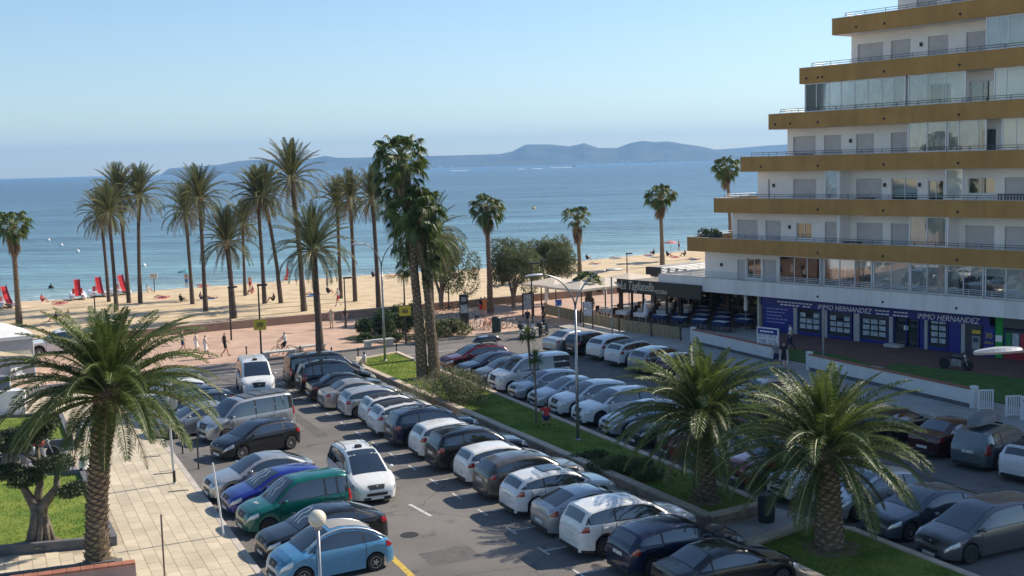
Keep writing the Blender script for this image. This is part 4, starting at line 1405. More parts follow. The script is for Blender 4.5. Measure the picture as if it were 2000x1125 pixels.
def frond_mesh(name, Lf, e0, bend, nl, ll, lw, vee, seed, mats, droop=.25):
    """feather leaf growing along +x from the origin, starting at elevation e0 and bending by `bend`"""
    rr = random.Random(seed)
    mb = MB()
    n = 14
    P, T = [Vector((0, 0, 0))], []
    side = rr.uniform(-.12, .12)
    for i in range(n):
        f = i / n
        e = e0 - bend * (f ** 1.25)
        a = side * f
        d = Vector((math.cos(e) * math.cos(a), math.cos(e) * math.sin(a), math.sin(e)))
        T.append(d); P.append(P[-1] + d * Lf / n)
    T.append(T[-1])
    r0 = Lf * .011
    mb.tube(P, [r0 * (1.6 if i == 0 else 1) * (1 - .8 * i / n) + .004 for i in range(n + 1)], 4, 1, cap=False)
    def at(t):
        k = min(n - 1, int(t * n)); f = t * n - k
        return P[k].lerp(P[k + 1], f), T[k].lerp(T[min(n, k + 1)], f).normalized()
    tw = rr.uniform(-.3, .3)
    for i in range(nl):
        t = .12 + .88 * (i + rr.uniform(0, .6)) / nl
        t = min(t, .995)
        p, d = at(t)
        B0 = d.cross(Vector((0, 0, 1)))
        if B0.length < .05:
            B0 = Vector((0, 1, 0))
        B0.normalize()
        Nn = B0.cross(d).normalized()
        B = (B0 * math.cos(tw * t) + Nn * math.sin(tw * t)).normalized()
        Nn = B.cross(d).normalized()
        l = ll * (math.sin(math.pi * min(1, .12 + t * .86)) ** .6) * rr.uniform(.85, 1.1)
        for sg in (-1, 1):
            dr = (d * rr.uniform(.45, .7) + B * sg * rr.uniform(.75, .95) + Nn * (vee + rr.uniform(-.15, .15))).normalized()
            tip = p + dr * l + Vector((0, 0, -1)) * l * droop * rr.uniform(.5, 1.4)
            mid = p + dr * l * .45 + Vector((0, 0, -1)) * l * droop * .12
            wv = d * lw
            mb.add([p, mid - wv, tip, mid + wv], [(0, 1, 2, 3)], 0)
    return mb.mesh(name, mats)
def fan_mesh(name, rad, e0, pet, seed, mats, dry=False):
    rr = random.Random(seed)
    mb = MB()
    d = Vector((math.cos(e0), 0, math.sin(e0)))
    q = [Vector((0, 0, 0)), d * pet * .5, d * pet + Vector((0, 0, -.06 * pet))]
    mb.tube(q, [.035, .025, .018], 4, 1, cap=False)
    c = q[-1]
    ef = e0 - rr.uniform(.2, .5)
    ax = Vector((math.cos(ef), 0, math.sin(ef))); up = Vector((-math.sin(ef), 0, math.cos(ef))); sd = Vector((0, 1, 0))
    n = 26
    span = R(230)
    for i in range(n):
        a = -span / 2 + span * (i + .5) / n + rr.uniform(-.03, .03)
        u = (ax * math.cos(a) + sd * math.sin(a) + up * .18 * abs(math.sin(a))).normalized()
        l = rad * rr.uniform(.85, 1.08) * (1 - .12 * abs(a) / (span / 2))
        wv = (sd * math.cos(a) - ax * math.sin(a)) * l * .062
        m1 = c + u * l * .55
        tip = c + u * l * .9 + Vector((0, 0, -1)) * l * rr.uniform(.25, .75) * (1.4 if dry else 1)
        mb.add([c, m1 - wv + up * .03, m1 + wv - up * .03], [(0, 1, 2)], 0)
        mb.add([m1 - wv + up * .03, tip, m1 + wv - up * .03], [(0, 1, 2)], 0)
    return mb.mesh(name, mats)
def trunk_mesh(name, pts, rs, mats, scars=0, seed=1, sl=.16, proud=.05, ring=0):
    mb = MB(); rr = random.Random(seed)
    pts = [Vector(p) for p in pts]
    # refine
    n = 26
    Q, RR = [], []
    for i in range(n + 1):
        t = i / n * (len(pts) - 1); k = min(len(pts) - 2, int(t)); f = t - k
        Q.append(pts[k].lerp(pts[k + 1], f)); r_ = rs[k] + (rs[k + 1] - rs[k]) * f
        RR.append(r_ * rr.uniform(.95, 1.05))
    mb.tube(Q, RR, 12, 0)
    H = sum((a - b).length for a, b in zip(Q[:-1], Q[1:]))
    ga = math.pi * (3 - math.sqrt(5))
    for i in range(scars):
        t = (i + .5) / scars
        k = min(n - 1, int(t * n)); f = t * n - k
        c = Q[k].lerp(Q[k + 1], f); r_ = RR[k] + (RR[k + 1] - RR[k]) * f
        a = ga * i
        o = Vector((math.cos(a), math.sin(a), 0)); s_ = Vector((-math.sin(a), math.cos(a), 0))
        w_ = sl * rr.uniform(.85, 1.15); h_ = sl * .62
        p = c + o * r_ * .97
        pr = proud * rr.uniform(.6, 1.3)
        mb.add([p - s_ * w_, p - Vector((0, 0, h_)), p + s_ * w_, p + o * pr + Vector((0, 0, h_ * .9))], [(0, 1, 3), (1, 2, 3), (2, 0, 3)], 1)
    return mb.mesh(name, mats, smooth=False)
GA = math.pi * (3 - math.sqrt(5))
def set_frond_set(kind):
    """meshes by elevation class"""
    S = []
    if kind == 'near':
        for k, (e, b, Lf) in enumerate(((82, 22, 2.7), (72, 42, 3.2), (61, 58, 3.5), (50, 72, 3.7), (38, 80, 3.8), (26, 82, 3.7), (12, 76, 3.5), (-6, 62, 3.2), (-26, 42, 2.8))):
            S.append([frond_mesh('frond', Lf, R(e), R(b), 84, .52, .02, .55, 10 * k + j, [m_frond, m_rachis], .45) for j in range(2)])
        S.append([frond_mesh('frond', 2.3, R(-50), R(30), 40, .34, .018, .1, 500 + j, [m_frond_dry, m_frond_dry], .5) for j in range(2)])
    else:
        for k, (e, b, Lf) in enumerate(((84, 12, 3.1), (75, 26, 3.3), (64, 42, 3.4), (52, 62, 3.4), (38, 85, 3.2), (20, 98, 3.1), (2, 90, 3.0), (-25, 60, 2.8))):
            S.append([frond_mesh('frond', Lf, R(e), R(b), 54, .46, .022, .5, 700 + 10 * k + j, [m_frond_far, m_rachis], .25) for j in range(2)])
        S.append([frond_mesh('frond', 2.6, R(-52), R(28), 30, .26, .016, .1, 900 + j, [m_frond_dry, m_frond_dry], .6) for j in range(2)])
    return S
FR_NEAR, FR_FAR = set_frond_set('near'), set_frond_set('far')
def crown(t, top, S, counts, sc, seed, base_r):
    rr = random.Random(seed)
    i = 0
    for cls, n in enumerate(counts):
        for _ in range(n):
            a = GA * i * 1.0 + rr.uniform(-.25, .25); i += 1
            me = S[cls][rr.randint(0, 1)]
            e = cls / len(counts)
            o = ob('frond', me, t, (top[0] + math.cos(a) * base_r * e, top[1] + math.sin(a) * base_r * e, top[2] - .5 * base_r * e * 2))
            o.rotation_euler = (rr.uniform(-.12, .12), rr.uniform(-.1, .1), a)
            k = sc * rr.uniform(.85, 1.1)
            o.scale = (k, k, k)
def near_palm(base, crown_px, label, seed, r0, r1, sc, lean=(0, 0)):
    h = zat(base, crown_px[1])
    t = thing('palm_tree', label, 'palm', (base.x, base.y, base.z))
    h -= base.z
    dx = lean[0]; dy = lean[1]
    top = Vector((dx, dy, h))
    pts = [(0, 0, -.1), (dx * .12, dy * .12, h * .3), (dx * .4, dy * .4, h * .6), (dx * .8, dy * .8, h * .9), tuple(top + Vector((0, 0, .15)))]
    ob('trunk', trunk_mesh('trunk', pts, [r0 * 1.12, r0 * .95, r0 * .88, r1, r1 * 1.05], [m_trunk, m_scar], int(70 * h), seed, .135, .085), t)
    # swollen heart of old leaf bases under the crown
    hb = MB(); rr = random.Random(seed)
    hb.ball((top.x, top.y, top.z - .1), r1 * 1.25, 14, 10, sq=(1, 1, 1.25))
    hb.build('crown_heart', m_trunk, t, smooth=True)
    crown(t, top, FR_NEAR, (9, 12, 14, 14, 14, 13, 11, 9, 5, 3), sc, seed, r1 * .85)
    return t
p = G(190, 1100, .3)
near_palm(p, (205, 772), 'big feather palm with thick trunk in the left foreground', 3, .36, .38, 1.05, lean=(.55, .5))
p = G(1378, 975, .36)
near_palm(p, (1362, 815), 'left of the two big feather palms on the right, in the long median', 5, .40, .40, 1.02, lean=(-.1, .1))
p = G(1620, 1066, .36)
near_palm(p, (1605, 884), 'right and nearer of the two big feather palms on the right', 8, .46, .44, 1.0, lean=(-.1, .2))
def date_palm(bpx, cy, label, seed, sc=1., r=.21, lean=0., sand=True, near=False, counts=(11, 13, 12, 9, 7, 6, 5, 6, 12)):
    b = GS(*bpx) if sand else G(bpx[0], bpx[1], .12)
    h = zat(b, cy) - b.z
    t = thing('palm_tree', label, 'palm', tuple(b), 0, 'tall feather palms along the beach')
    top = Vector((lean, 0, h))
    pts = [(0, 0, -.2), (lean * .2, 0, h * .35), (lean * .55, 0, h * .7), tuple(top)]
    ob('trunk', trunk_mesh('trunk', pts, [r * 1.35, r * .95, r * .9, r * 1.05], [m_trunk_dark, m_trunk_dark], int(26 * h), seed, .09, .04), t)
    hb = MB().ball((top.x, top.y, top.z - .25), r * 1.5, 10, 8, sq=(1, 1, 1.7))
    hb.build('crown_heart', m_scar, t, smooth=True)
    crown(t, top, FR_FAR, counts, sc, seed, r)
    return t
U = math  # noqa
DP = [((213, 590), 440, 'feather palm, leftmost and shortest of the four left of the slides', .9, -.3, .16), ((228, 607), 432, 'feather palm second from left in the left group of four', .92, -.2, .17),
      ((252, 592), 395, 'tallest feather palm of the left group of four', .95, -.4, .18), ((274, 592), 400, 'feather palm at the right of the left group of four', 1.0, .5, .18),
      ((376, 594), 430, 'slim feather palm left of the leaning pair by the sunbathers', .92, -.2, .17), ((402, 608), 405, 'tall feather palm second in the middle pair', .98, 0, .18),
      ((457, 622), 490, 'shorter bushy feather palm in front of the pair', .95, -.3, .22), ((479, 577), 455, 'thin feather palm behind the short bushy one', .8, .1, .15),
      ((517, 592), 405, 'feather palm left of the tallest beach palm', .95, -.2, .18), ((549, 592), 400, 'leaning feather palm just left of the tallest one', .98, -1.2, .18),
      ((594, 608), 365, 'tallest feather palm on the beach with long drooping dry fronds', 1.1, -.6, .22), ((666, 582), 415, 'feather palm left of the last three on the beach', .85, 0, .16),
      ((694, 588), 405, 'feather palm between two others right of the big near palm', .88, -.1, .18), ((740, 602), 405, 'feather palm behind the street lamp', .9, -.2, .19)]
for i, (b, cy, lb, s_, ln, r_) in enumerate(DP):
    date_palm(b, cy - 18, lb, 30 + i, s_ * 1.02, r_, ln)
date_palm((626, 698), 486, 'near bushy feather palm at the road kerb, trunk crossing the bench', 61, 1.05, .24, -.2, False, counts=(9, 10, 10, 9, 9, 9, 8, 5, 4))
date_palm((846, 706), 462, 'feather palm leaning right beside the twin fan palms', 62, .95, .22, 0, False, counts=(4, 5, 6, 7, 8, 8, 7, 5, 4))
FANS = [[fan_mesh('fan_leaf', .72, R(e), p_, 40 + 3 * k + j, [m_fan, m_rachis]) for j in range(2)] for k, (e, p_) in enumerate(((80, .85), (60, 1.05), (40, 1.2), (20, 1.25), (0, 1.2), (-22, 1.1), (-45, .95)))]
FAN_DRY = [fan_mesh('dry_leaf', .7, R(-72), .6, 80 + j, [m_fan_dry, m_fan_dry], True) for j in range(2)]
def fan_palm(b, h, label, seed, sc=1., r=.2, counts=(4, 6, 8, 9, 9, 8, 6), dry=18, lean=0., skirt=1.2, hang=0):
    t = thing('fan_palm', label, 'palm', tuple(b), 0, 'fan palms')
    rr = random.Random(seed)
    top = Vector((lean, 0, h))
    pts = [(0, 0, -.2), (lean * .2, 0, h * .35), (lean * .55, 0, h * .7), tuple(top)]
    ob('trunk', trunk_mesh('trunk', pts, [r * 1.5, r * 1.0, r * .95, r * .95], [m_trunk, m_scar], int(30 * h), seed, .10, .07), t)
    i = 0
    for cls, n in enumerate(counts):
        for _ in range(n):
            a = GA * i + rr.uniform(-.3, .3); i += 1
            o = ob('fan_leaf', FANS[cls][rr.randint(0, 1)], t, (top.x, top.y, top.z - cls * .05 * sc))
            o.rotation_euler = (rr.uniform(-.8, .8), rr.uniform(-.2, .2), a)
            k = sc * rr.uniform(.8, 1.12); o.scale = (k, k, k)
    for j in range(dry):
        a = GA * j * 1.7
        z = top.z - .25 - skirt * rr.random()
        o = ob('dry_leaf', FAN_DRY[j % 2], t, (top.x + math.cos(a) * r * .7, top.y + math.sin(a) * r * .7, z))
        o.rotation_euler = (rr.uniform(-.2, .2), rr.uniform(0, .25), a); k = sc * rr.uniform(.7, 1.0); o.scale = (k, k, k)
    for j in range(hang):       # green leaves hanging down the stem
        a = GA * j * 1.3
        z = top.z - .4 - 3.0 * (j / hang)
        o = ob('fan_leaf', FANS[4 + j % 3][j % 2], t, (top.x, top.y, z))
        o.rotation_euler = (rr.uniform(-.2, .2), rr.uniform(.0, .4), a); k = sc * rr.uniform(.85, 1.1); o.scale = (k, k, k)
    return t
b = GS(38, 638); fan_palm(b, zat(b, 437) - b.z, 'fan palm standing alone at the left edge of the beach', 101, 1.0, .2, dry=22, skirt=1.3)
b = G(826, 738, .36); fan_palm(b, zat(b, 302) - b.z, 'taller of the twin fan palms in the median, crown against the sky', 102, 1.05, .25, counts=(5, 7, 8, 9, 9, 8, 7), dry=10, lean=-.9, hang=38)
b = G(850, 737, .36); fan_palm(b, zat(b, 408) - b.z, 'shorter of the twin fan palms in the median', 103, 1.1, .25, counts=(4, 7, 8, 9, 9, 9, 9), dry=14, lean=-.8, hang=34)
b = GS(958, 606); fan_palm(b, zat(b, 404) - b.z, 'fan palm with a dry skirt left of the grey-green tamarisks', 104, 1.0, .2, skirt=1.0, lean=-.1)
b = GS(1133, 546); fan_palm(b, zat(b, 423) - b.z, 'small fan palm on the sand right of the tamarisks', 105, 1.0, .2, counts=(4, 5, 6, 6, 6, 4, 2), skirt=1.6, lean=-.2)
b = GS(1294, 520); fan_palm(b, zat(b, 381) - b.z, 'fan palm on the sand left of the stepped building', 106, 1.15, .22, skirt=1.5, lean=-.2)
b = GS(1428, 500); fan_palm(b, zat(b, 326) - b.z, 'fan palm peeking out behind the stepped building', 107, 1.2, .22, skirt=1.4, lean=-.5)
b = G(1152, 622, .12); fan_palm(b, zat(b, 553) - b.z, 'small fan palm in the restaurant terrace', 108, .85, .2, counts=(4, 5, 6, 6, 5, 2, 0), dry=8, skirt=1.0)
# ---- leaf clouds
def leaf_cloud(name, clumps, n, size, m, seed, aspect=.45, parent=None, flat=0.):
    rg = np.random.default_rng(seed)
    w_ = np.array([c[3] * c[4] * c[5] for c in clumps]) ** .75
    idx = rg.choice(len(clumps), n, p=w_ / w_.sum())
    C = np.array(clumps)[idx]
    d = rg.normal(size=(n, 3)); d /= np.linalg.norm(d, axis=1)[:, None]
    rad = rg.uniform(.55, 1.04, n)[:, None] ** .7
    P = C[:, :3] + d * rad * C[:, 3:6]
    a = rg.normal(size=(n, 3)) + d * .6; a /= np.linalg.norm(a, axis=1)[:, None]
    b = np.cross(a, rg.normal(size=(n, 3))); b /= np.linalg.norm(b, axis=1)[:, None]
    s = size * rg.uniform(.5, 1.5, n)[:, None]
    V = np.stack([P - a * s, P - b * s * aspect, P + a * s, P + b * s * aspect], axis=1).reshape(-1, 3)
    me = np_mesh(name, V, np.arange(4 * n).reshape(-1, 4), m)
    return ob(name, me, parent)
m_tam = mat('tamarisk_leaf', (.085, .105, .04), .8, c2=(.17, .19, .09), scale=1.1, transl=.2)
m_bush = mat('bush_leaf', (.025, .055, .012), .6, c2=(.06, .10, .025), scale=1.6, transl=.15)
m_bush2 = mat('pale_bush_leaf', (.065, .085, .03), .7, c2=(.14, .155, .055), scale=1.6, transl=.2)
m_flower = mat('lavender_bush_leaf', (.085, .105, .035), .7, c2=(.23, .22, .13), scale=2.4, transl=.2)
m_bark = mat('bark', (.12, .095, .075), .95, c2=(.22, .18, .14), scale=6, bump=.7, bscale=18)
def tree(label, b, h, rx, seed, n, m, group):
    t = thing('tamarisk_tree', label, 'tree', tuple(b), 0, group)
    rr = random.Random(seed); mb = MB(); cl = []
    tops = []
    for k in range(7):
        a = k * 2.4 + rr.uniform(-.3, .3)
        q = Vector((math.cos(a) * rx * rr.uniform(.35, .75), math.sin(a) * rx * .7, h * rr.uniform(.5, .85)))
        m1 = Vector((q.x * .35 + rr.uniform(-.1, .1), q.y * .35, h * .42))
        mb.tube([(rr.uniform(-.05, .05), 0, -.1), (q.x * .08, q.y * .08, h * .2), m1, q], [.17, .13, .075, .02], 6)
        tops.append(q)
    o = mb.build('trunk', m_bark, t)
    for q in tops:
        for j in range(5):
            cl.append((q.x + rr.gauss(0, rx * .25), q.y + rr.gauss(0, rx * .25), min(h * .93, q.z + rr.gauss(.1, h * .13)), rx * rr.uniform(.25, .45), rx * rr.uniform(.25, .45), h * rr.uniform(.12, .22)))
    o = leaf_cloud('crown', cl, n * 2, .15, m, seed, .2, t)
    struct(o, 'stuff'); del o['kind']
    return t
b = GS(862, 600); tree('grey-green tamarisk behind the twin fan palms', b, zat(b, 466) - b.z, 2.6, 1, 9000, m_tam, 'tamarisks')
b = GS(1003, 600); tree('grey-green tamarisk, left of the two by the restaurant', b, zat(b, 474) - b.z, 2.25, 2, 8000, m_tam, 'tamarisks')
b = GS(1068, 585); tree('grey-green tamarisk, right of the two by the restaurant', b, zat(b, 470) - b.z, 2.1, 3, 8000, m_tam, 'tamarisks')
def bush(label, c, rx, ry, h, n, m, seed, size=.07, name='bush', asp=.45):
    t = thing(name, label, 'bush', tuple(c), 0, None)
    rr = random.Random(seed); cl = []
    for k in range(16):
        a = rr.uniform(0, 6.28); q = rr.uniform(0, .8)
        x, y = math.cos(a) * rx * q, math.sin(a) * ry * q
        hh = h * (1 - .55 * q * q)
        cl.append((x, y, hh * rr.uniform(.35, .62), rx * rr.uniform(.22, .4), ry * rr.uniform(.22, .4), hh * rr.uniform(.32, .48)))
    mb = MB()
    for k in range(9):
        c_ = cl[k]; mb.tube([(c_[0] * .2, c_[1] * .2, -.05), (c_[0] * .6, c_[1] * .6, c_[2] * .5), (c_[0], c_[1], c_[2] * 1.4)], [.03, .022, .008], 5)
    mb.build('stems', m_bark, t)
    leaf_cloud('foliage', cl, n, size, m, seed, asp, t)
    return t
bush('round dark green shrub, left of the promenade island', G(748, 657, .12), 2.0, 1.7, 2.3, 9000, m_bush, 1, .08)
bush('dark green shrub in the middle of the promenade island', G(800, 650, .12), 2.4, 1.9, 2.6, 9000, m_bush, 2, .08)
bush('low dark ground-cover bush at the left tip of the island', G(715, 667, .12), 1.5, .9, .7, 3000, m_bush, 3, .05)
bush('low dark bush behind the white bench', G(765, 668, .12), 1.9, .8, .8, 3000, m_bush, 4, .05)
bush('pale round shrub at the right end of the promenade island', G(868, 657, .12), 2.1, 1.4, 1.6, 5500, m_bush2, 5, .07)
bush('low bush between the twin palms and the pale shrub', G(822, 668, .12), 1.3, .8, .7, 2500, m_bush2, 6, .06)
bush('feathery grey-green flowering shrub filling the median near the van', G(890, 784, .36), 2.9, 2.0, 2.1, 14000, m_flower, 7, .06, asp=.25)
bush('low dark shrub in the shaded median left of the palm trunk', G(1212, 925, .36), 1.7, 1.1, .8, 5000, m_bush2, 8, .05)
bush('low shrub in the shaded median beside the lamp', G(1165, 898, .36), 1.1, .8, .5, 2500, m_bush2, 9, .05)
bush('low shrub at the left palm foot in the median', G(1268, 938, .36), 1.1, .9, .6, 3000, m_bush2, 10, .05)
# ---- yucca with two rosettes
def yucca():
    b = G(1047, 826, .36)
    t = thing('yucca_tree', 'slim yucca with two spiky rosettes in the median', 'yucca', tuple(b))
    h1, h2 = zat(b, 655) - b.z, zat(b, 700) - b.z
    MB().tube([(0, 0, -.1), (.02, 0, 1.2), (0, 0, h2 * .8), (-.05, 0, h2)], [.06, .05, .05, .07], 7).build('stem', m_bark, t)
    MB().tube([(-.02, 0, h2 * .72), (-.2, 0, h2 * .85), (-.3, .1, h1)], [.04, .045, .07], 7).build('branch', m_bark, t)
    for (c, seed) in (((-.3, .1, h1), 1), ((.05, 0, h2), 2)):
        rr = random.Random(seed); mb = MB()
        for i in range(95):
            a = GA * i; e = R(85 - 135 * (i / 95)); l = .62 * rr.uniform(.85, 1.1)
            d = Vector((math.cos(a) * math.cos(e), math.sin(a) * math.cos(e), math.sin(e)))
            s_ = Vector((-math.sin(a), math.cos(a), 0)) * .03
            p0 = Vector(c); m1 = p0 + d * l * .5; tp = p0 + d * l - Vector((0, 0, .1 * l))
            mb.add([p0, m1 - s_, tp, m1 + s_], [(0, 1, 2, 3)])
        mb.build('rosette', m_fan, t)
yucca()
# ---- cloud-pruned olives
def olive(b, label, seed, limbs, pads, sc=1.):
    t = thing('olive_tree', label, 'tree', tuple(b), 0, 'cloud-pruned olives')
    rr = random.Random(seed); mb = MB()
    for pts, rs in limbs:
        q = []
        for i, p in enumerate(pts):
            q.append(Vector(p) * sc + Vector((rr.uniform(-.04, .04), rr.uniform(-.04, .04), 0)) * (i > 0))
        mb.tube(q, [r_ * sc for r_ in rs], 8)
    # gnarled ridges round the foot
    for k in range(9):
        a = k * .7
        mb.tube([(math.cos(a) * .42 * sc, math.sin(a) * .42 * sc, -.1), (math.cos(a + .3) * .27 * sc, math.sin(a + .3) * .27 * sc, .6 * sc), (math.cos(a + .7) * .2 * sc, math.sin(a + .7) * .2 * sc, 1.2 * sc)], [.13 * sc, .10 * sc, .05 * sc], 6)
    mb.build('trunk', m_bark, t, smooth=True)
    for i, (c, r_) in enumerate(pads):
        cl = []
        for k in range(5):
            cl.append((c[0] * sc + rr.uniform(-.35, .35) * r_ * sc, c[1] * sc + rr.uniform(-.35, .35) * r_ * sc, c[2] * sc + rr.uniform(-.05, .05), r_ * .95 * sc, r_ * .95 * sc, r_ * .5 * sc))
        leaf_cloud('foliage_pad', cl, 2200, .055, mat('olive_leaf', (.03, .05, .022), .6, c2=(.075, .10, .045), scale=4, transl=.1), seed * 20 + i, .4, t)
b = G(80, 1058, .3)
olive(b, 'gnarled cloud-pruned olive on the left lawn', 4,
      [([(0, 0, -.1), (.02, 0, .7), (-.1, 0, 1.3), (-.55, .1, 1.9), (-.85, .1, 2.35)], (.33, .25, .19, .13, .08)),
       ([(.03, 0, .8), (.2, 0, 1.3), (.65, .1, 1.9), (.62, .2, 2.5)], (.22, .19, .13, .08)),
       ([(-.1, 0, 1.2), (.0, .3, 2.0), (-.15, .5, 2.9), (-.1, .5, 3.6)], (.17, .13, .1, .06)),
       ([(-.15, .4, 2.8), (-.8, .4, 3.3), (-1.3, .4, 3.5)], (.09, .07, .05)), ([(.6, .1, 1.75), (1.0, 0, 1.75), (1.2, 0, 1.8)], (.08, .06, .04))],
      [((-.95, .1, 2.5), .55), ((-.3, 0, 2.3), .6), ((.6, .2, 2.7), .55), ((1.3, 0, 1.85), .5), ((-.1, .5, 3.75), .62), ((-1.2, .4, 3.55), .7), ((.15, .5, 4.05), .5), ((-.7, .4, 3.75), .45), ((-1.7, .4, 3.4), .45)], 1.0)
b = G(22, 925, .3)
olive(b, 'dark olive with stone at its foot on the upper lawn', 6, [([(0, 0, -.1), (.0, 0, .6), (-.2, 0, 1.1)], (.3, .22, .12)), ([(0, 0, .5), (.4, 0, 1.0)], (.15, .08))], [((-.2, 0, 1.2), .5), ((.45, 0, 1.1), .4)], 1.0)
# ================================================================== THE STEPPED APARTMENT BUILDING
BA = R(-50.9)
BU = Vector((math.cos(BA), math.sin(BA), 0)); BN = Vector((BU.y, -BU.x, 0))
BP = G(1650, 667)
def SP(px, t, z):
    lo, hi = -40., 60.
    for _ in range(45):
        m = (lo + hi) / 2
        q = BP + BU * m + BN * t
        if proj((q.x, q.y, z))[0] < px:
            lo = m
        else:
            hi = m
    return lo
bld = thing('apartment_building', 'stepped white apartment building with ochre balcony bands and shops below', 'building', (BP.x, BP.y, 0), BA)
m_ochre = mat('ochre_render', (.45, .255, .078), .85, var=.09, scale=.5, bump=.15, bscale=25)
def streaks(m):
    N, L = m.node_tree.nodes, m.node_tree.links
    b = N['Principled BSDF']; src = b.inputs['Base Color'].links[0].from_socket
    g = N.new('ShaderNodeNewGeometry'); mp = N.new('ShaderNodeMapping'); mp.inputs['Scale'].default_value = (1.6, 1.6, .12)
    L.new(g.outputs['Position'], mp.inputs['Vector'])
    n = N.new('ShaderNodeTexNoise'); n.inputs['Scale'].default_value = 1.2; n.inputs['Detail'].default_value = 5
    L.new(mp.outputs[0], n.inputs['Vector'])
    r_ = N.new('ShaderNodeValToRGB'); r_.color_ramp.elements[0].position = .35; r_.color_ramp.elements[0].color = (.72, .70, .68, 1)
    r_.color_ramp.elements[1].position = .6; r_.color_ramp.elements[1].color = (1, 1, 1, 1)
    L.new(n.outputs['Fac'], r_.inputs['Fac'])
    x = N.new('ShaderNodeMixRGB'); x.blend_type = 'MULTIPLY'; x.inputs[0].default_value = .38
    L.new(src, x.inputs[1]); L.new(r_.outputs[0], x.inputs[2]); L.new(x.outputs[0], b.inputs['Base Color'])
streaks(m_ochre)
m_bwhite = mat('building_white', (.87, .83, .78), .9, var=.05, scale=.5, bump=.1, bscale=30)
m_bandwhite = mat('band_white', (.78, .76, .74), .85, var=.05, scale=.6); streaks(m_bandwhite)
m_shut = mat('roller_shutter', (.56, .535, .52), .7, var=.05, scale=2)
m_rail = mat('rail_metal', (.16, .165, .18), .5, .5, var=.1)
m_rail_w = mat('rail_white', (.62, .62, .62), .5, .2, var=.05)
m_curtain = mat('curtain', (.80, .79, .77), .9, c2=(.62, .61, .60), scale=1.5, bump=.3, transl=.3)
m_dark_in = mat('dark_room', (.03, .03, .034), .9, var=.2)
m_winglass = mat('window_glass', (.02, .03, .035), .03, var=0, spec=1.); m_winglass.node_tree.nodes['Principled BSDF'].inputs['IOR'].default_value = 1.9
def clear_glass(name, tint, ref=.16):
    m = bpy.data.materials.new(name); m.use_nodes = True
    N, L = m.node_tree.nodes, m.node_tree.links
    N.remove(N['Principled BSDF'])
    tr = N.new('ShaderNodeBsdfTransparent'); tr.inputs[0].default_value = (*tint, 1)
    gl = N.new('ShaderNodeBsdfGlossy'); gl.inputs['Roughness'].default_value = .02; gl.inputs['Color'].default_value = (.95, .97, 1, 1)
    fr = N.new('ShaderNodeFresnel'); fr.inputs['IOR'].default_value = 1.7
    mx = N.new('ShaderNodeMixShader')
    L.new(fr.outputs[0], mx.inputs[0]); L.new(tr.outputs[0], mx.inputs[1]); L.new(gl.outputs[0], mx.inputs[2])
    L.new(mx.outputs[0], N['Material Output'].inputs['Surface'])
    MATS[name] = m
    return m
m_pane = clear_glass('balcony_glass', (.90, .93, .94))
SEND = 40.0
BT = [3.95, 7.01, 10.02, 13.05, 16.03, 19.07, 22.15, 25.2, 28.2]        # tops of the bands
BLF = [-16.45, -13.35, -10.62, -8.03, -5.43, -2.74, -.05, 3.0, 6.3]    # their left ends
WLF = [-12.86, -10.1, -7.63, -4.92, -3.35, .45, 4.0, 7.3, 10.4]         # left ends of the walls above them
def bp(mb, name, m, par=None, **k):
    return mb.build(name, m, par or bld, **k)
BH = 1.07
for i, (zt, sl) in enumerate(zip(BT, BLF)):
    m = m_bandwhite if i == 0 else m_ochre
    z0 = zt - BH
    b = bp(MB().bx(sl, SEND, -1.5, -1.36, z0, zt).bx(sl, sl + .14, -1.36, 9, z0, zt).bx(sl + .14, SEND, 8.86, 9, z0, zt), 'balcony_band', m)
    bp(MB().bx(sl + .14, SEND, -1.36, 8.86, z0 + .004, z0 + .2), 'floor_slab', m_bwhite, b)
    bp(MB().bx(sl - .02, SEND, -1.52, -1.34, zt + .002, zt + .035).bx(sl - .02, sl + .16, -1.34, 9, zt + .002, zt + .035), 'band_cap', m_concrete, b)
    hole = MB().lathe([(.085, -.02), (.085, .012), (.06, .012), (.001, -.015)], 10, axis='y').mesh('drain_hole', m_dark_in)
    hs = [-1.19, 4.0, 9.3, 14.5, 20, 26] + ([sl + 1.9] if i > 2 else []) + ([sl + .6] if i in (4, 5) else [])
    for h_ in hs:
        if h_ > sl + .3:
            o = ob('drain_spout', hole, b, (h_, -1.502, zt - .72)); o.rotation_euler = (0, 0, 0)
    # rails
    r0 = sl + (.9 if i > 0 else .1)
    mb = MB(); zs = (.16, .30) if i > 0 else (.12, .24, .36, .48)
    for z in zs:
        mb.tube([(r0, -1.3, zt + z), (SEND, -1.3, zt + z)], .018 if i else .022, 5)
        mb.tube([(r0, -1.3, zt + z), (r0, 8, zt + z)], .018 if i else .022, 5)
    n = int((SEND - r0) / 1.55)
    for k in range(n):
        s_ = r0 + k * 1.55
        mb.tube([(s_, -1.3, zt - .1), (s_, -1.3, zt + zs[-1])], .02, 5)
    for k in range(5):
        mb.tube([(r0, k * 1.6, zt - .1), (r0, k * 1.6, zt + zs[-1])], .02, 5)
    bp(mb, 'railing', m_rail if i else m_rail_w, b)
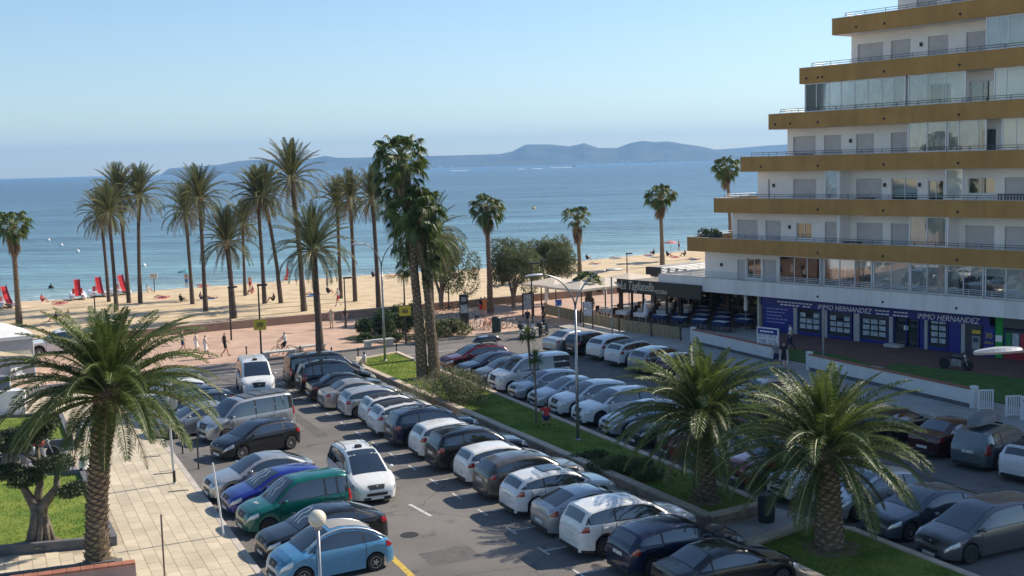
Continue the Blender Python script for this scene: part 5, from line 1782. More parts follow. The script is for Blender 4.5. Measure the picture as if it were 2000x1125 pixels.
def wall_floor(i, openings):
    """front wall above band i with real openings (s0, s1, z0, z1)"""
    z0, z1 = BT[i] - BH + .2, (BT[i + 1] - BH if i + 1 < len(BT) else BT[i] + 2.2)
    wl = WLF[i]
    w_ = bp(MB().bx(wl + .25, SEND, .26, 8.6, z0, z1).bx(wl, wl + .25, .0, 8.6, z0, z1), 'wall', m_bwhite)
    w_.name = 'wall'
    mb = MB(); s = wl + .25
    for (a, b, c, d) in sorted(openings):
        a = max(a, s)
        if a > s:
            mb.bx(s, a, 0, .26, z0, z1)
        mb.bx(a, b, 0, .26, z0, c); mb.bx(a, b, 0, .26, d, z1)
        s = b
    if s < SEND:
        mb.bx(s, SEND, 0, .26, z0, z1)
    return bp(mb, 'front_wall', m_bwhite)
def opening(i, kind, px0, px1, zt=None, zb=None):
    zm = BT[i] + .8
    a, b = SP(px0, 0, zm), SP(px1, 0, zm)
    z0 = BT[i] - BH + .2 if kind in ('shutter', 'door') else BT[i] - .1
    if zb is not None:
        z0 = BT[i] + zb
    z1 = BT[i] + (zt or 1.36)
    if kind == 'shutter':
        o = bp(MB().bx(a + .02, b - .02, .13, .17, z0, z1), 'shutter', m_shut)
        n = 12
        zz0 = max(z0, BT[i] - .05)
        for k in range(n):       # shutter slats
            h = (z1 - zz0) / n
            MB().bx(a + .025, b - .025, .108, .129, zz0 + h * k + .008, zz0 + h * (k + 1) - .008).build('slat', m_shut, o)
    else:
        f = MB(); e = .05
        f.bx(a, a + e, .1, .18, z0, z1).bx(b - e, b, .1, .18, z0, z1).bx(a + e, b - e, .1, .18, z1 - e, z1).bx(a + e, b - e, .1, .18, z0, z0 + e)
        f.bx((a + b) / 2 - e / 2, (a + b) / 2 + e / 2, .1, .18, z0 + e, z1 - e)
        o = bp(f, 'window_frame', m_alu)
        for q0, q1 in ((a + e, (a + b) / 2 - e / 2), ((a + b) / 2 + e / 2, b - e)):
            MB().bx(q0, q1, .135, .15, z0 + e, z1 - e).build('pane', m_winglass, o)
    return (a, b, z0, z1)
def glazing(i, pxs, t=1.22, curtain=None, half=None):
    """row of glass panels closing a balcony"""
    zm = BT[i] + .8
    S_ = [SP(p, t, zm) for p in pxs]
    z0, z1 = BT[i] - .9, BT[i + 1] - BH - .004
    f = MB()
    for k, s in enumerate(S_):
        w_ = .045 if k not in (0, len(S_) - 1) else .07
        f.bx(s - w_ / 2, s + w_ / 2, -t - .04, -t + .04, z0, z1)
    for a, b in zip(S_[:-1], S_[1:]):
        f.bx(a + .036, b - .036, -t - .035, -t + .035, z1 - .07, z1)
        f.bx(a + .036, b - .036, -t - .035, -t + .035, BT[i] + .03, BT[i] + .09)
    o = bp(f, 'balcony_glazing', m_alu)
    for k, (a, b) in enumerate(zip(S_[:-1], S_[1:])):
        MB().bx(a + .03, b - .03, -t - .008, -t + .008, BT[i] - .85, z1 - .05).build('pane', m_pane, o)
        if curtain and k in curtain:
            mb = MB(); n = 14
            for q in range(n + 1):
                x = a + .05 + (b - a - .1) * q / n; y = -t + .08 + (.03 if q % 2 else -.02)
                mb.v += [(x, y, BT[i] - .8), (x, y, z1 - .08)]
            for q in range(n):
                mb.f.append((2 * q, 2 * q + 2, 2 * q + 3, 2 * q + 1)); mb.m.append(0)
            mb.build('curtain', m_curtain, o)
    return o
def partition(i, px, t=1.3):
    s = SP(px, t, BT[i] + .8)
    bp(MB().bx(s, s + .1, -t, -.002, BT[i] - .86, BT[i + 1] - BH - .003), 'balcony_partition', m_bwhite)
def wall_lamp(i, px):
    s = SP(px, 0, BT[i] + .9)
    bp(MB().bev(s - .07, s + .07, -.16, -.002, BT[i] + .8, BT[i] + 1.05, .02), 'wall_lamp', m_black)
# floor above the white band
wall_floor(0, [opening(0, 'shutter', 1440, 1455, 1.4), opening(0, 'window', 1458, 1486, 1.55, .05), opening(0, 'shutter', 1490, 1516, 1.5), opening(0, 'door', 1620, 1700, 1.3), opening(0, 'door', 1870, 1960, 1.3)])
glazing(0, [1522, 1552, 1577, 1602]); glazing(0, [1610, 1640, 1670, 1703]); glazing(0, [1707, 1741, 1776]); glazing(0, [1779, 1811, 1847], curtain=(0, 1)); glazing(0, [1850, 1882, 1920]); glazing(0, [1925, 1965, 2005, 2045])
wall_lamp(0, 1410)
wall_floor(1, [opening(1, 'shutter', 1440, 1480), opening(1, 'shutter', 1495, 1525), opening(1, 'window', 1555, 1585, 1.25, .15), opening(1, 'shutter', 1611, 1634), opening(1, 'shutter', 1673, 1724), opening(1, 'shutter', 1740, 1775), opening(1, 'shutter', 1885, 1942), opening(1, 'shutter', 1962, 2012)])
glazing(1, [1777, 1811, 1848], curtain=(0, 1)); partition(1, 1637); partition(1, 1849); wall_lamp(1, 1543)
wall_floor(2, [opening(2, 'shutter', 1500, 1504), opening(2, 'shutter', 1549, 1594), opening(2, 'shutter', 1672, 1722), opening(2, 'door', 1740, 1792), opening(2, 'window', 1812, 1842, 1.2), opening(2, 'window', 1890, 1943, 1.35, .35), opening(2, 'shutter', 1962, 2012)])
partition(2, 1637); glazing(2, [1612, 1636]); glazing(2, [1848, 1880], curtain=()); wall_lamp(2, 1729); wall_lamp(2, 1797); wall_lamp(2, 1512)
wall_floor(3, [opening(3, 'shutter', 1549, 1593), opening(3, 'shutter', 1609, 1643), opening(3, 'shutter', 1672, 1707), opening(3, 'shutter', 1740, 1771), opening(3, 'door', 1900, 1945)])
glazing(3, [1775, 1811, 1848], curtain=(0, 1)); glazing(3, [1852, 1873, 1910, 1926], curtain=(0, 1)); glazing(3, [1958, 1985, 2020]); wall_lamp(3, 1662)
wall_floor(4, [opening(4, 'door', 1815, 1865), opening(4, 'door', 1893, 1942)])
glazing(4, [1573, 1595, 1620, 1643, 1669, 1695, 1722, 1745, 1768], curtain=(1, 2, 3, 4, 5, 6)); glazing(4, [1775, 1811, 1848, 1886], curtain=(0,)); glazing(4, [1943, 1966, 2005])
wall_floor(5, [opening(5, 'shutter', 1675, 1725), opening(5, 'shutter', 1740, 1778), opening(5, 'shutter', 1812, 1852), opening(5, 'shutter', 1887, 1925)])
glazing(5, [1927, 1948, 1970, 2010], curtain=(0, 1)); wall_lamp(5, 1800)
for i in (6, 7, 8):
    wall_floor(i, [opening(i, 'shutter', 1790 + 40 * (i - 6), 1830 + 40 * (i - 6)), opening(i, 'shutter', 1860 + 40 * (i - 6), 1890 + 40 * (i - 6))])
bp(MB().bx(7.3, SEND, -.6, 9, 30.4, 30.7), 'roof_slab', m_bwhite)
bp(MB().bx(22, SEND, .5, 8.5, 30.7, 33.5), 'upper_shade_mass', m_bwhite)  # unseen upper mass, added so its shadow covers the bottom-right cars
# ---- ground floor
m_navy = mat('shop_blue', (.016, .024, .22), .45, var=.06, scale=2)
m_text = mat('white_lettering', (.80, .80, .80), .5, var=0)
m_poster = mat('poster_paper', (.50, .53, .57), .6, c2=(.26, .33, .40), scale=5, ramp=(.45, .6))
m_shopglass = m_winglass
gf0 = SP(1488, 0, 1.4)
gf = bp(MB().bx(gf0, SEND, .35, 8.5, 0, 2.87), 'shop_body', m_dark_in)
fas = bp(MB().bx(gf0 - .05, SP(1935, 0, 2.3), -.12, -.002, 2.08, 2.86), 'shop_fascia', m_navy)
def facade_text(txt, px, z, size, par, shear=.2, sx=1.0, t=.125, m=None):
    s = SP(px, t, z)
    me = text_mesh('lettering', txt, size, m or m_text, .012, shear, sx=sx)
    o = ob('lettering', me, par, (s, -t, z)); o.rotation_euler = (R(90), 0, 0)
    return o
facade_text('IMMO HERNANDEZ', 1648, 2.30, .50, fas, .25, 1.0)
facade_text('IMMO HERNANDEZ', 1850, 2.30, .52, fas, .25, .95)
for px0, px1, z in ((1518, 1588, 2.42), (1524, 1562, 2.22), (1568, 1584, 2.22), (1709, 1738, 2.42), (1711, 1738, 2.2), (1746, 1774, 2.42), (1744, 1774, 2.2)):
    n = max(2, int((px1 - px0) / 7))      # lines of small print too far to read
    for k in range(n):
        a = SP(px0 + (px1 - px0) * k / n, .12, z); b = SP(px0 + (px1 - px0) * (k + .8) / n, .12, z)
        MB().bx(a, b, -.13, -.121, z - .045, z + .045).build('small_print', m_text, fas)
def shopwin(px0, px1, z0=.35, z1=2.05, cols=3, rows=3, skip=()):
    a, b = SP(px0, 0, 1.2), SP(px1, 0, 1.2)
    f = MB(); e = .06
    f.bx(a, a + e, -.03, .3, .12, 2.08).bx(b - e, b, -.03, .3, .12, 2.08).bx(a + e, b - e, -.03, .3, z1, 2.08).bx(a + e, b - e, -.03, .3, .12, z0)
    o = bp(f, 'shop_window', m_navy)
    MB().bx(a + e, b - e, .03, .045, z0, z1).build('pane', m_shopglass, o)
    cw = (b - a - .3) / cols
    for r_ in range(rows):
        for c in range(cols):
            if (r_, c) in skip:
                continue
            x = a + .15 + cw * c; z = .62 + r_ * .42
            MB().bx(x + cw * .1, x + cw * .9, .012, .026, z, z + .30).build('poster', m_poster, o)
    return o
def pillar(px0, px1, m, z1=2.08, t=.1):
    a, b = SP(px0, t, 1.2), SP(px1, t, 1.2)
    return bp(MB().bx(a, b, -t, .34, .1, z1), 'pillar', m)
m_gpil = mat('grey_pillar', (.42, .42, .42), .8, var=.06)
o = pillar(1490, 1549, m_navy, t=.06)
for k in range(5):
    a = SP(1498, .06, 1.5); b = SP(1540 - 6 * (k % 3), .06, 1.5)
    z = 1.85 - k * .25
    for q in range(5):
        MB().bx(a + (b - a) * q / 5, a + (b - a) * (q + .8) / 5, -.075, -.061, z - .03, z + .03).build('small_print', mat('blue_print', (.35, .38, .6), .5, var=0), o)
pillar(1549.5, 1556, m_gpil)
shopwin(1558, 1604, skip=((2, 1),)); pillar(1605, 1615, m_gpil); shopwin(1617, 1664, skip=((2, 1),)); pillar(1667, 1678, m_gpil)
shopwin(1680, 1735); pillar(1736, 1743, m_gpil)
a, b = SP(1745, 0, 1.2), SP(1795, 0, 1.2)
d = bp(MB().bx(a, a + .08, -.02, .3, .12, 2.08).bx(b - .08, b, -.02, .3, .12, 2.08).bx((a + b) / 2 - .03, (a + b) / 2 + .03, .0, .1, .12, 2.0), 'shop_door', m_navy)
MB().bx(a + .08, (a + b) / 2 - .03, .05, .065, .12, 2.0).build('pane', m_shopglass, d)
MB().bx((a + b) / 2 + .03, b - .08, .18, .195, .12, 2.0).build('pane', m_shopglass, d)
MB().bx((a + b) / 2 - .2, (a + b) / 2 + .12, .03, .042, 1.25, 1.55).build('notice', m_text, d)
bp(MB().bev(a - .2, (a + b) / 2, -.9, -.13, .136, .32, .02), 'step', m_concrete)
pillar(1797, 1804, m_navy, t=.08); pillar(1805, 1811, m_gpil)
shopwin(1813, 1852, cols=2, rows=4); pillar(1853, 1876, m_navy, t=.07); pillar(1877, 1884, m_gpil)
for px, txt, m in ((1858, 'VENTA', mat('red_print', (.5, .1, .12), .5, var=0)), (1866, 'ALQUILER', m_text), (1873, 'COMPRA', m_text)):
    pass
a, b = SP(1886, 0, 1.2), SP(1918, 0, 1.2)
atm = bp(MB().bx(a, b, .0, .3, .12, 2.08), 'cash_machine', mat('atm_surround', (.05, .055, .07), .5, var=.05))
am = (a + b) / 2
MB().bev(am - .1, b - .1, -.08, .0, .5, 1.35, .03).build('machine_face', mat('atm_metal', (.35, .37, .38), .4, .5, var=.1), atm)
MB().bx(am, b - .2, -.095, -.081, .95, 1.25).build('screen', mat('screen', (.06, .10, .14), .1, var=0), atm)
MB().bx(am - .1, b - .1, -.06, -.002, 1.5, 1.72).build('yellow_header', m_yellow, atm)
o = pillar(1920, 1942, m_navy, t=.1)
facade_text('30', 1931, 1.45, .5, o, 0, t=.112, m=m_yellow)
facade_text('AÑOS', 1931, 1.0, .22, o, 0, t=.112, m=m_yellow)
o = pillar(1944, 1958, mat('green_pillar', (.01, .30, .05), .5, var=.05), 2.86, t=.14)
MB().bx(SP(1944.5, .14, 1.5), SP(1957.5, .14, 1.5), -.155, -.141, 1.15, 1.55).build('white_panel', m_text, o)
o = shopwin(1961, 2030, cols=3, rows=1, skip=((0, 0), (0, 1), (0, 2)))
for px0, px1, mm in ((1963, 1975, mat('green_poster', (.02, .22, .08), .5, var=.1)), (1977, 1990, m_poster), (1992, 2004, mat('red_poster', (.35, .03, .04), .5, var=.1))):
    MB().bx(SP(px0, 0, 1.2), SP(px1, 0, 1.2), .01, .026, .5, 1.75).build('poster', mm, o)
bp(MB().bx(SP(1960, .1, .4), SEND, -.14, -.004, .14, .55), 'red_plinth', mat('red_plinth', (.3, .012, .02), .5, var=.06))
bp(MB().bx(SP(1960, .1, 2.4), SEND, -.13, -.003, 2.1, 2.86), 'shop_fascia', mat('grey_fascia', (.10, .10, .11), .6, var=.06))
# ---- restaurant under the terrace
m_wood = mat('dark_wood', (.045, .028, .02), .6, c2=(.085, .05, .035), scale=3, ramp=(.3, .7))
m_gold = mat('gold_lettering', (.35, .27, .10), .5, var=.05)
bp(MB().bx(-16.4, gf0 - .002, 4.6, 4.8, 0, 2.87), 'restaurant_wall', m_wood)
o = bp(MB().bx(-14.5, gf0 - .2, 3.6, 4.2, .12, 1.15), 'bar_counter', m_wood)
MB().bx(-14.6, gf0 - .1, 3.5, 4.3, 1.152, 1.2).build('counter_top', mat('counter_stone', (.2, .19, .18), .3, var=.1), o)
o = bp(MB().bx(-14.5, gf0 - .4, 4.3, 4.598, 2.1, 2.7), 'restaurant_header', m_wood)
facade_text('La Tagliatella', 1405, 2.4, .62, o, .3, t=-4.28, m=m_gold)
for k in range(18):
    s = -14.2 + k * .42
    bp(MB().bx(s, s + .3, 4.45, 4.596, 1.35 + .4 * (k % 2), 1.62 + .4 * (k % 2)), 'shelf_item', [m_gold, m_poster, m_wood][k % 3])
bp(MB().bx(gf0 - .2, gf0 - .003, -.3, 4.6, .1, 2.87), 'restaurant_side_wall', mat('cream_pillar', (.5, .46, .38), .8, var=.06))
for px in (1330,):
    s = SP(px, 1.2, 1.5); bp(MB().bx(s - .13, s + .13, -1.32, -1.06, .1, 2.88), 'column', m_black)
bp(MB().bx(-12.5, -12.2, 2.0, 2.3, .1, 2.88), 'column', m_wood)
# ---- glazed restaurant pavilion with its name board
pav0, pav1 = SP(1207, 1.6, 3.2), -14.2
m_board = mat('dark_board', (.035, .038, .03), .6, var=.08)
rp = thing('restaurant_pavilion', 'glazed restaurant pavilion with dark name board beside the stepped building', 'restaurant', (BP.x, BP.y, 0), BA)
nb = MB().bx(pav0, pav1 + 2.4, -1.75, -1.6, 2.25, 3.35).build('name_board', m_board, rp)
nb['label'] = 'dark sign board with cream script lettering'
mt = mat('cream_lettering', (.62, .58, .48), .5, var=0)
s1 = SP(1257, 1.77, 2.9)
for (txt, px, z, sz, sx) in (('La Tagliatella', 1243, 2.85, 1.02, .72), ('PIZZERIA', 1290, 2.55, .42, .8)):
    s = SP(px, 1.77, z)
    me = text_mesh('lettering', txt, sz, mt, .012, .3, sx=sx)
    o = ob('lettering', me, nb, (s, -1.765, z)); o.rotation_euler = (R(90), 0, 0)
MB().bx(pav0, pav1, -1.598, 4.0, 3.0, 3.12).build('roof', mat('pavilion_roof', (.13, .12, .09), .8, c2=(.3, .28, .22), scale=1.2), rp)
MB().bx(pav0, pav0 + .12, -1.59, 4.0, 2.3, 2.998).build('side_board', m_board, rp)
for k in range(6):
    s = pav0 + .2 + (pav1 - pav0 - .3) * k / 5
    MB().bx(s - .05 - (.12 if k == 0 else 0), s + .05 + (.12 if k == 0 else 0), -1.58, -1.4, .1, 2.998).build('post', m_wood, rp)
    MB().bx(s - .05, s + .05, 3.8, 3.95, .1, 2.998).build('post', m_wood, rp)
for k in range(5):
    s = pav0 + .25 + (pav1 - pav0 - .3) * k / 5; e = pav0 + .15 + (pav1 - pav0 - .3) * (k + 1) / 5
    MB().bx(s + .03, e - .03, 3.86, 3.88, .12, 2.99).build('pane', m_pane, rp)
# dark flat-roofed beach bar behind
q = G(1262, 590, .12); zz = zat(q, 521)
kb = thing('beach_bar', 'flat dark-roofed beach bar behind the restaurant name board', 'kiosk', (q.x, q.y, 0), BA)
MB().bx(0.3, 13, .3, 6, .1, zz - .7).build('wall', mat('bar_wall', (.12, .11, .10), .7, var=.1), kb)
MB().bx(0, 13.5, 0, 6.5, zz - .698, zz).build('roof', mat('bar_roof', (.045, .045, .045), .7, var=.1), kb)
MB().bx(0.2, 13.3, .2, 6.3, zz + .002, zz + .03).build('roof_gravel', mat('roof_gravel', (.35, .33, .30), .9, var=.2, scale=4), kb)
# ================================================================== PEOPLE
def pose_joints(pose):
    J = {'pel': (0, 0, .95), 'spi': (0, .01, 1.13), 'che': (0, .0, 1.33), 'nek': (0, .0, 1.49), 'hea': (0, .025, 1.58), 'top': (0, .02, 1.70), 'nos': (0, .105, 1.585)}
    for s, n in ((-1, 'r'), (1, 'l')):
        J['sh' + n] = (s * .17, 0, 1.42); J['el' + n] = (s * .23, -.02, 1.15); J['wr' + n] = (s * .245, .07, .92); J['ha' + n] = (s * .245, .09, .85)
        J['hi' + n] = (s * .085, 0, .90); J['kn' + n] = (s * .095, .03, .50); J['an' + n] = (s * .10, -.01, .085); J['to' + n] = (s * .115, .15, .035)
    def setj(**k):
        for a, b in k.items():
            J[a] = b
    if pose == 'walk':
        setj(knr=(-.09, .16, .52), anr=(-.09, .22, .10), tor=(-.10, .38, .06), knl=(.09, .02, .50), anl=(.09, -.30, .16), tol=(.10, -.20, .05),
             elr=(-.22, -.14, 1.18), wrr=(-.22, -.08, .95), har=(-.22, -.05, .88), ell=(.22, .10, 1.17), wrl=(.22, .26, 1.0), hal=(.22, .31, .95))
    elif pose == 'up':      # hands to the face
        setj(elr=(-.24, .14, 1.30), wrr=(-.12, .22, 1.52), har=(-.08, .2, 1.58), ell=(.24, .12, 1.30), wrl=(.12, .22, 1.50), hal=(.08, .2, 1.57))
    elif pose in ('sit', 'ride'):
        dz = -.46 if pose == 'sit' else 0
        for a in ('pel', 'spi', 'che', 'nek', 'hea', 'top', 'nos'):
            J[a] = (J[a][0], J[a][1] + (.0 if a == 'pel' else .02), J[a][2] + dz)
        for n, s in (('r', -1), ('l', 1)):
            for a in ('sh', 'el', 'wr', 'ha', 'hi'):
                v = J[a + n]; J[a + n] = (v[0], v[1], v[2] + dz)
            if pose == 'sit':
                J['kn' + n] = (s * .11, .42, .49); J['an' + n] = (s * .11, .42, .085); J['to' + n] = (s * .12, .58, .035)
                J['el' + n] = (s * .22, .08, .72); J['wr' + n] = (s * .16, .28, .62); J['ha' + n] = (s * .14, .35, .6)
            else:
                J['kn' + n] = (s * .10, .30, .62 + .12 * s); J['an' + n] = (s * .10, .16, .26 + .12 * s); J['to' + n] = (s * .11, .3, .22 + .12 * s)
                J['el' + n] = (s * .24, .28, 1.18); J['wr' + n] = (s * .22, .46, 1.05); J['ha' + n] = (s * .22, .52, 1.04)
    elif pose == 'sand':    # sitting on the sand, knees up
        ch = {'pel': (0, 0, .13), 'spi': (0, -.05, .30), 'che': (0, -.06, .50), 'nek': (0, -.02, .66), 'hea': (0, .02, .76), 'top': (0, .02, .88), 'nos': (0, .10, .765)}
        J.update(ch)
        for n, s in (('r', -1), ('l', 1)):
            J['sh' + n] = (s * .17, -.04, .60); J['el' + n] = (s * .24, .12, .42); J['wr' + n] = (s * .16, .34, .42); J['ha' + n] = (s * .12, .41, .43)
            J['hi' + n] = (s * .085, .03, .13); J['kn' + n] = (s * .12, .38, .47); J['an' + n] = (s * .12, .60, .08); J['to' + n] = (s * .13, .75, .035)
    elif pose == 'crouch':
        ch = {'pel': (0, -.1, .38), 'spi': (0, -.02, .55), 'che': (0, .1, .72), 'nek': (0, .18, .86), 'hea': (0, .23, .95), 'top': (0, .23, 1.07), 'nos': (0, .31, .94)}
        J.update(ch)
        for n, s in (('r', -1), ('l', 1)):
            J['sh' + n] = (s * .17, .12, .80); J['el' + n] = (s * .23, .32, .64); J['wr' + n] = (s * .16, .5, .55); J['ha' + n] = (s * .13, .57, .53)
            J['hi' + n] = (s * .085, -.1, .34); J['kn' + n] = (s * .13, .28, .48); J['an' + n] = (s * .12, .02, .085); J['to' + n] = (s * .13, .18, .035)
    if pose == 'lie':
        for k, v in list(J.items()):
            J[k] = (v[0] * 1.15, v[2] - .95, .13 + (v[1] * .8 if k != 'nos' else .09))
        J['knr'] = (-.11, -.42, .34)
        for n in 'rl':
            for a in ('an', 'to'):
                v = J[a + n]; J[a + n] = (v[0], v[1], max(.07, min(.16, v[2])))
    return J
BONES = [('pel', 'spi'), ('spi', 'che'), ('che', 'nek'), ('nek', 'hea'), ('hea', 'top'), ('hea', 'nos')]
for n in 'rl':
    BONES += [('che', 'sh' + n), ('sh' + n, 'el' + n), ('el' + n, 'wr' + n), ('wr' + n, 'ha' + n), ('pel', 'hi' + n), ('hi' + n, 'kn' + n), ('kn' + n, 'an' + n), ('an' + n, 'to' + n)]
RAD = {'pel': .135, 'spi': .115, 'che': .125, 'nek': .055, 'hea': .088, 'top': .05, 'nos': .012, 'sh': .06, 'el': .042, 'wr': .028, 'ha': .034, 'hi': .09, 'kn': .058, 'an': .036, 'to': .032}
def rad(k):
    return RAD.get(k) or RAD[k[:2]]
POSES = {}
def body_mesh(pose):
    if pose in POSES:
        return POSES[pose]
    J = pose_joints(pose)
    names = list(J); vs = [J[k] for k in names]
    rs = [rad(k) for k in names]
    ed = [(names.index(a), names.index(b)) for a, b in BONES]
    for n, s in (('r', -1), ('l', 1)):      # five fingers
        w_, h_ = Vector(J['wr' + n]), Vector(J['ha' + n]); d = (h_ - w_).normalized()
        sd = Vector((0, 1, 0)) if abs(d.y) < .7 else Vector((1, 0, 0))
        sd = (sd - d * sd.dot(d)).normalized()
        hi_ = names.index('ha' + n)
        for k, (o_, l_) in enumerate(((-.026, .06), (-.009, .072), (.009, .075), (.026, .066))):
            vs.append(tuple(h_ + sd * o_ + d * .028)); vs.append(tuple(h_ + sd * o_ * 1.2 + d * (.028 + l_)))
            rs += [.011, .008]
            ed += [(hi_, len(vs) - 2), (len(vs) - 2, len(vs) - 1)]
        vs.append(tuple(h_ - d * .01 + sd * .05)); rs.append(.010); ed.append((hi_, len(vs) - 1))
    me = bpy.data.meshes.new('tmp_body'); me.from_pydata(vs, ed, [])
    o = bpy.data.objects.new('tmp_body', me); col.objects.link(o)
    sk = o.modifiers.new('s', 'SKIN'); sk.use_smooth_shade = True; sk.branch_smoothing = .6
    for i, sv in enumerate(me.skin_vertices[0].data):
        sv.radius = (rs[i], rs[i]); sv.use_root = (i == 0)
    su = o.modifiers.new('u', 'SUBSURF'); su.levels = 1
    bm_ = bpy.data.meshes.new_from_object(o.evaluated_get(bpy.context.evaluated_depsgraph_get()))
    bpy.data.objects.remove(o)
    bm_.name = 'body'
    seg = [(a, b, Vector(J[a]), Vector(J[b])) for a, b in BONES]
    lab = []
    for p in bm_.polygons:
        c = p.center; best = None
        for a, b, A, B in seg:
            ab = B - A; t = max(0, min(1, (c - A).dot(ab) / ab.length_squared)); d = (A + ab * t - c).length - .5 * (rad(a) * (1 - t) + rad(b) * t)
            if best is None or d < best[0]:
                best = (d, a, b, t)
        lab.append(best[1:])
    POSES[pose] = (bm_, lab, J)
    return POSES[pose]
CLO = {}
def cloth_mesh(pose, key):
    """garment skin: faces of the body near chosen bones, pushed out a little"""
    if (pose, key) in CLO:
        return CLO[(pose, key)]
    bm_, lab, J = body_mesh(pose)
    def want(a, b, t):
        if key == 'shirt':
            return (a, b) in (('pel', 'spi'), ('spi', 'che')) or (a == 'che' and (b[:2] == 'sh' or (b == 'nek' and t < .6))) or (a[:2] == 'sh' and t < .6)
        if key == 'shorts':
            return (a == 'pel' and b[:2] == 'hi') or (a, b) == ('pel', 'spi') and t < .35 or (a[:2] == 'hi' and t < .72)
        if key == 'trousers':
            return (a == 'pel' and b[:2] == 'hi') or (a, b) == ('pel', 'spi') and t < .35 or a[:2] == 'hi' or (a[:2] == 'kn' and t < .9)
        if key == 'dress':
            return (a, b) in (('pel', 'spi'), ('spi', 'che')) or (a == 'che' and (b[:2] == 'sh' or (b == 'nek' and t < .4))) or (a == 'pel') or (a[:2] == 'hi' and t < .9)
        if key == 'swim':
            return (a == 'pel' and b[:2] == 'hi') or (a, b) == ('pel', 'spi') and t < .3 or (a[:2] == 'hi' and t < .22)
        if key == 'hair':
            return b == 'top' and True
        if key == 'shoes':
            return a[:2] == 'an' or (a[:2] == 'kn' and t > .95)
    e = {'shirt': .016, 'shorts': .02, 'trousers': .014, 'dress': .03, 'swim': .008, 'hair': .014, 'shoes': .008}[key]
    vm, V, F = {}, [], []
    for p, l in zip(bm_.polygons, lab):
        if key == 'hair':
            c = p.center; h0 = Vector(J['hea']); t0 = Vector(J['top']); up = (t0 - h0).normalized(); fr = (Vector(J['nos']) - h0).normalized()
            q = c - h0
            if not (q.length < .2 and (q.dot(up) > .045 or (q.dot(fr) < .0 and q.dot(up) > -.05))) or l[1] == 'nos':
                continue
        elif not want(*l):
            continue
        f = []
        for vi in p.vertices:
            if vi not in vm:
                v = bm_.vertices[vi]; vm[vi] = len(V); V.append(tuple(v.co + v.normal * e))
            f.append(vm[vi])
        F.append(tuple(f))
    mb = MB(); mb.add(V, F)
    CLO[(pose, key)] = mb.mesh(key, m_skin, True)
    return CLO[(pose, key)]
CM_ = {}
def cloth(c):
    k = tuple(c)
    if k not in CM_:
        CM_[k] = mat('cloth_%d' % len(CM_), c, .85, var=.1, scale=14, coord='obj')
    return CM_[k]
WHITE, BLACK, RED, NAVY_, ORANGE, GREY_, LIME, BLUE_, BEIGE, PINK = (.72, .71, .68), (.018, .018, .02), (.5, .03, .025), (.02, .03, .09), (.55, .16, .04), (.2, .2, .21), (.32, .62, .04), (.05, .16, .4), (.5, .42, .32), (.6, .2, .2)
HAIRD, HAIRB, HAIRG = (.02, .014, .01), (.2, .13, .06), (.45, .43, .40)
def person(p, head, pose, label, wear, hair=HAIRD, h=1.0, group=None, shoes=True):
    bm_, lab, J = body_mesh(pose)
    t = thing('person', label, 'person', tuple(p), R(head - 90), group)
    t.scale = (h, h, h)
    if not bm_.materials:
        bm_.materials.append(m_skin)
    ob('body', bm_, t)
    for k, c in wear.items():
        o = ob(k, cloth_mesh(pose, k), t); obj_mat(o, cloth(c))
    o = ob('hair', cloth_mesh(pose, 'hair'), t); obj_mat(o, cloth(hair))
    if shoes and pose not in ('sand', 'lie'):
        o = ob('shoes', cloth_mesh(pose, 'shoes'), t); obj_mat(o, cloth(BLACK if shoes is True else shoes))
    return t
Z = .12
person(G(440, 697, Z), 20, 'walk', 'person all in black walking along the promenade', dict(shirt=BLACK, shorts=BLACK), HAIRG, 1.03)
person(G(402, 700, Z), 15, 'walk', 'person in a white dress walking, right of the pair in white', dict(dress=WHITE), HAIRB, .97)
person(G(384, 694, Z), 15, 'walk', 'person in white walking, left of the pair in white', dict(dress=WHITE), HAIRG, .97)
person(G(357, 690, Z), 15, 'walk', 'person in dark shirt half hidden by the left palm', dict(shirt=GREY_, shorts=NAVY_), HAIRB, 1.0)
person(G(648, 641, Z), 250, 'stand', 'person in pale dress standing by the beach wall', dict(dress=BEIGE), HAIRB, .97)
person(G(675, 638, Z), 240, 'stand', 'person in black top standing beside the promenade lamp', dict(shirt=BLACK, shorts=GREY_), HAIRD, .9)
person(GS(661, 598), 200, 'walk', 'person in white shirt and red shorts on the sand', dict(shirt=WHITE, shorts=RED), HAIRD, 1.0)
person(G(940, 618, Z), 60, 'stand', 'person in dark top and red shorts behind the bicycles', dict(shirt=BLACK, shorts=RED), HAIRD, 1.0)
person(G(947, 619, Z), 80, 'up', 'person in orange with both hands raised to the face by the bicycles', dict(shirt=ORANGE, shorts=ORANGE), HAIRB, 1.02)
person(G(1062, 634, Z), 200, 'stand', 'person all in black standing at the restaurant entrance', dict(shirt=BLACK, trousers=BLACK), HAIRD, 1.03)
person(G(1031, 645, Z), 260, 'stand', 'person in dark shirt behind the parked scooters', dict(shirt=BLACK, trousers=GREY_), HAIRD, .98)
person(G(1544, 684, .135), 150, 'walk', 'person in white shirt and dark trousers at the blue shop', dict(shirt=WHITE, trousers=NAVY_), HAIRD, 1.06)
person(G(1516, 722, Z), 240, 'stand', 'person in pale shirt at the gap in the white wall', dict(shirt=GREY_, shorts=NAVY_), HAIRG, 1.0)
person(G(1531, 724, Z), 240, 'stand', 'person in dark shirt at the gap in the white wall', dict(shirt=BLACK, shorts=BLACK), HAIRD, 1.05)
person(G(1068, 832, .36), 100, 'crouch', 'person in red shirt crouching between the cars and the median', dict(shirt=RED, shorts=NAVY_), HAIRD, 1.05)
c = G(714, 722, .0); person((-9.55, 74.6, .10), 205, 'sit', 'person in white shirt sitting on the planter wall corner', dict(shirt=WHITE, shorts=BEIGE), HAIRD, 1.0)
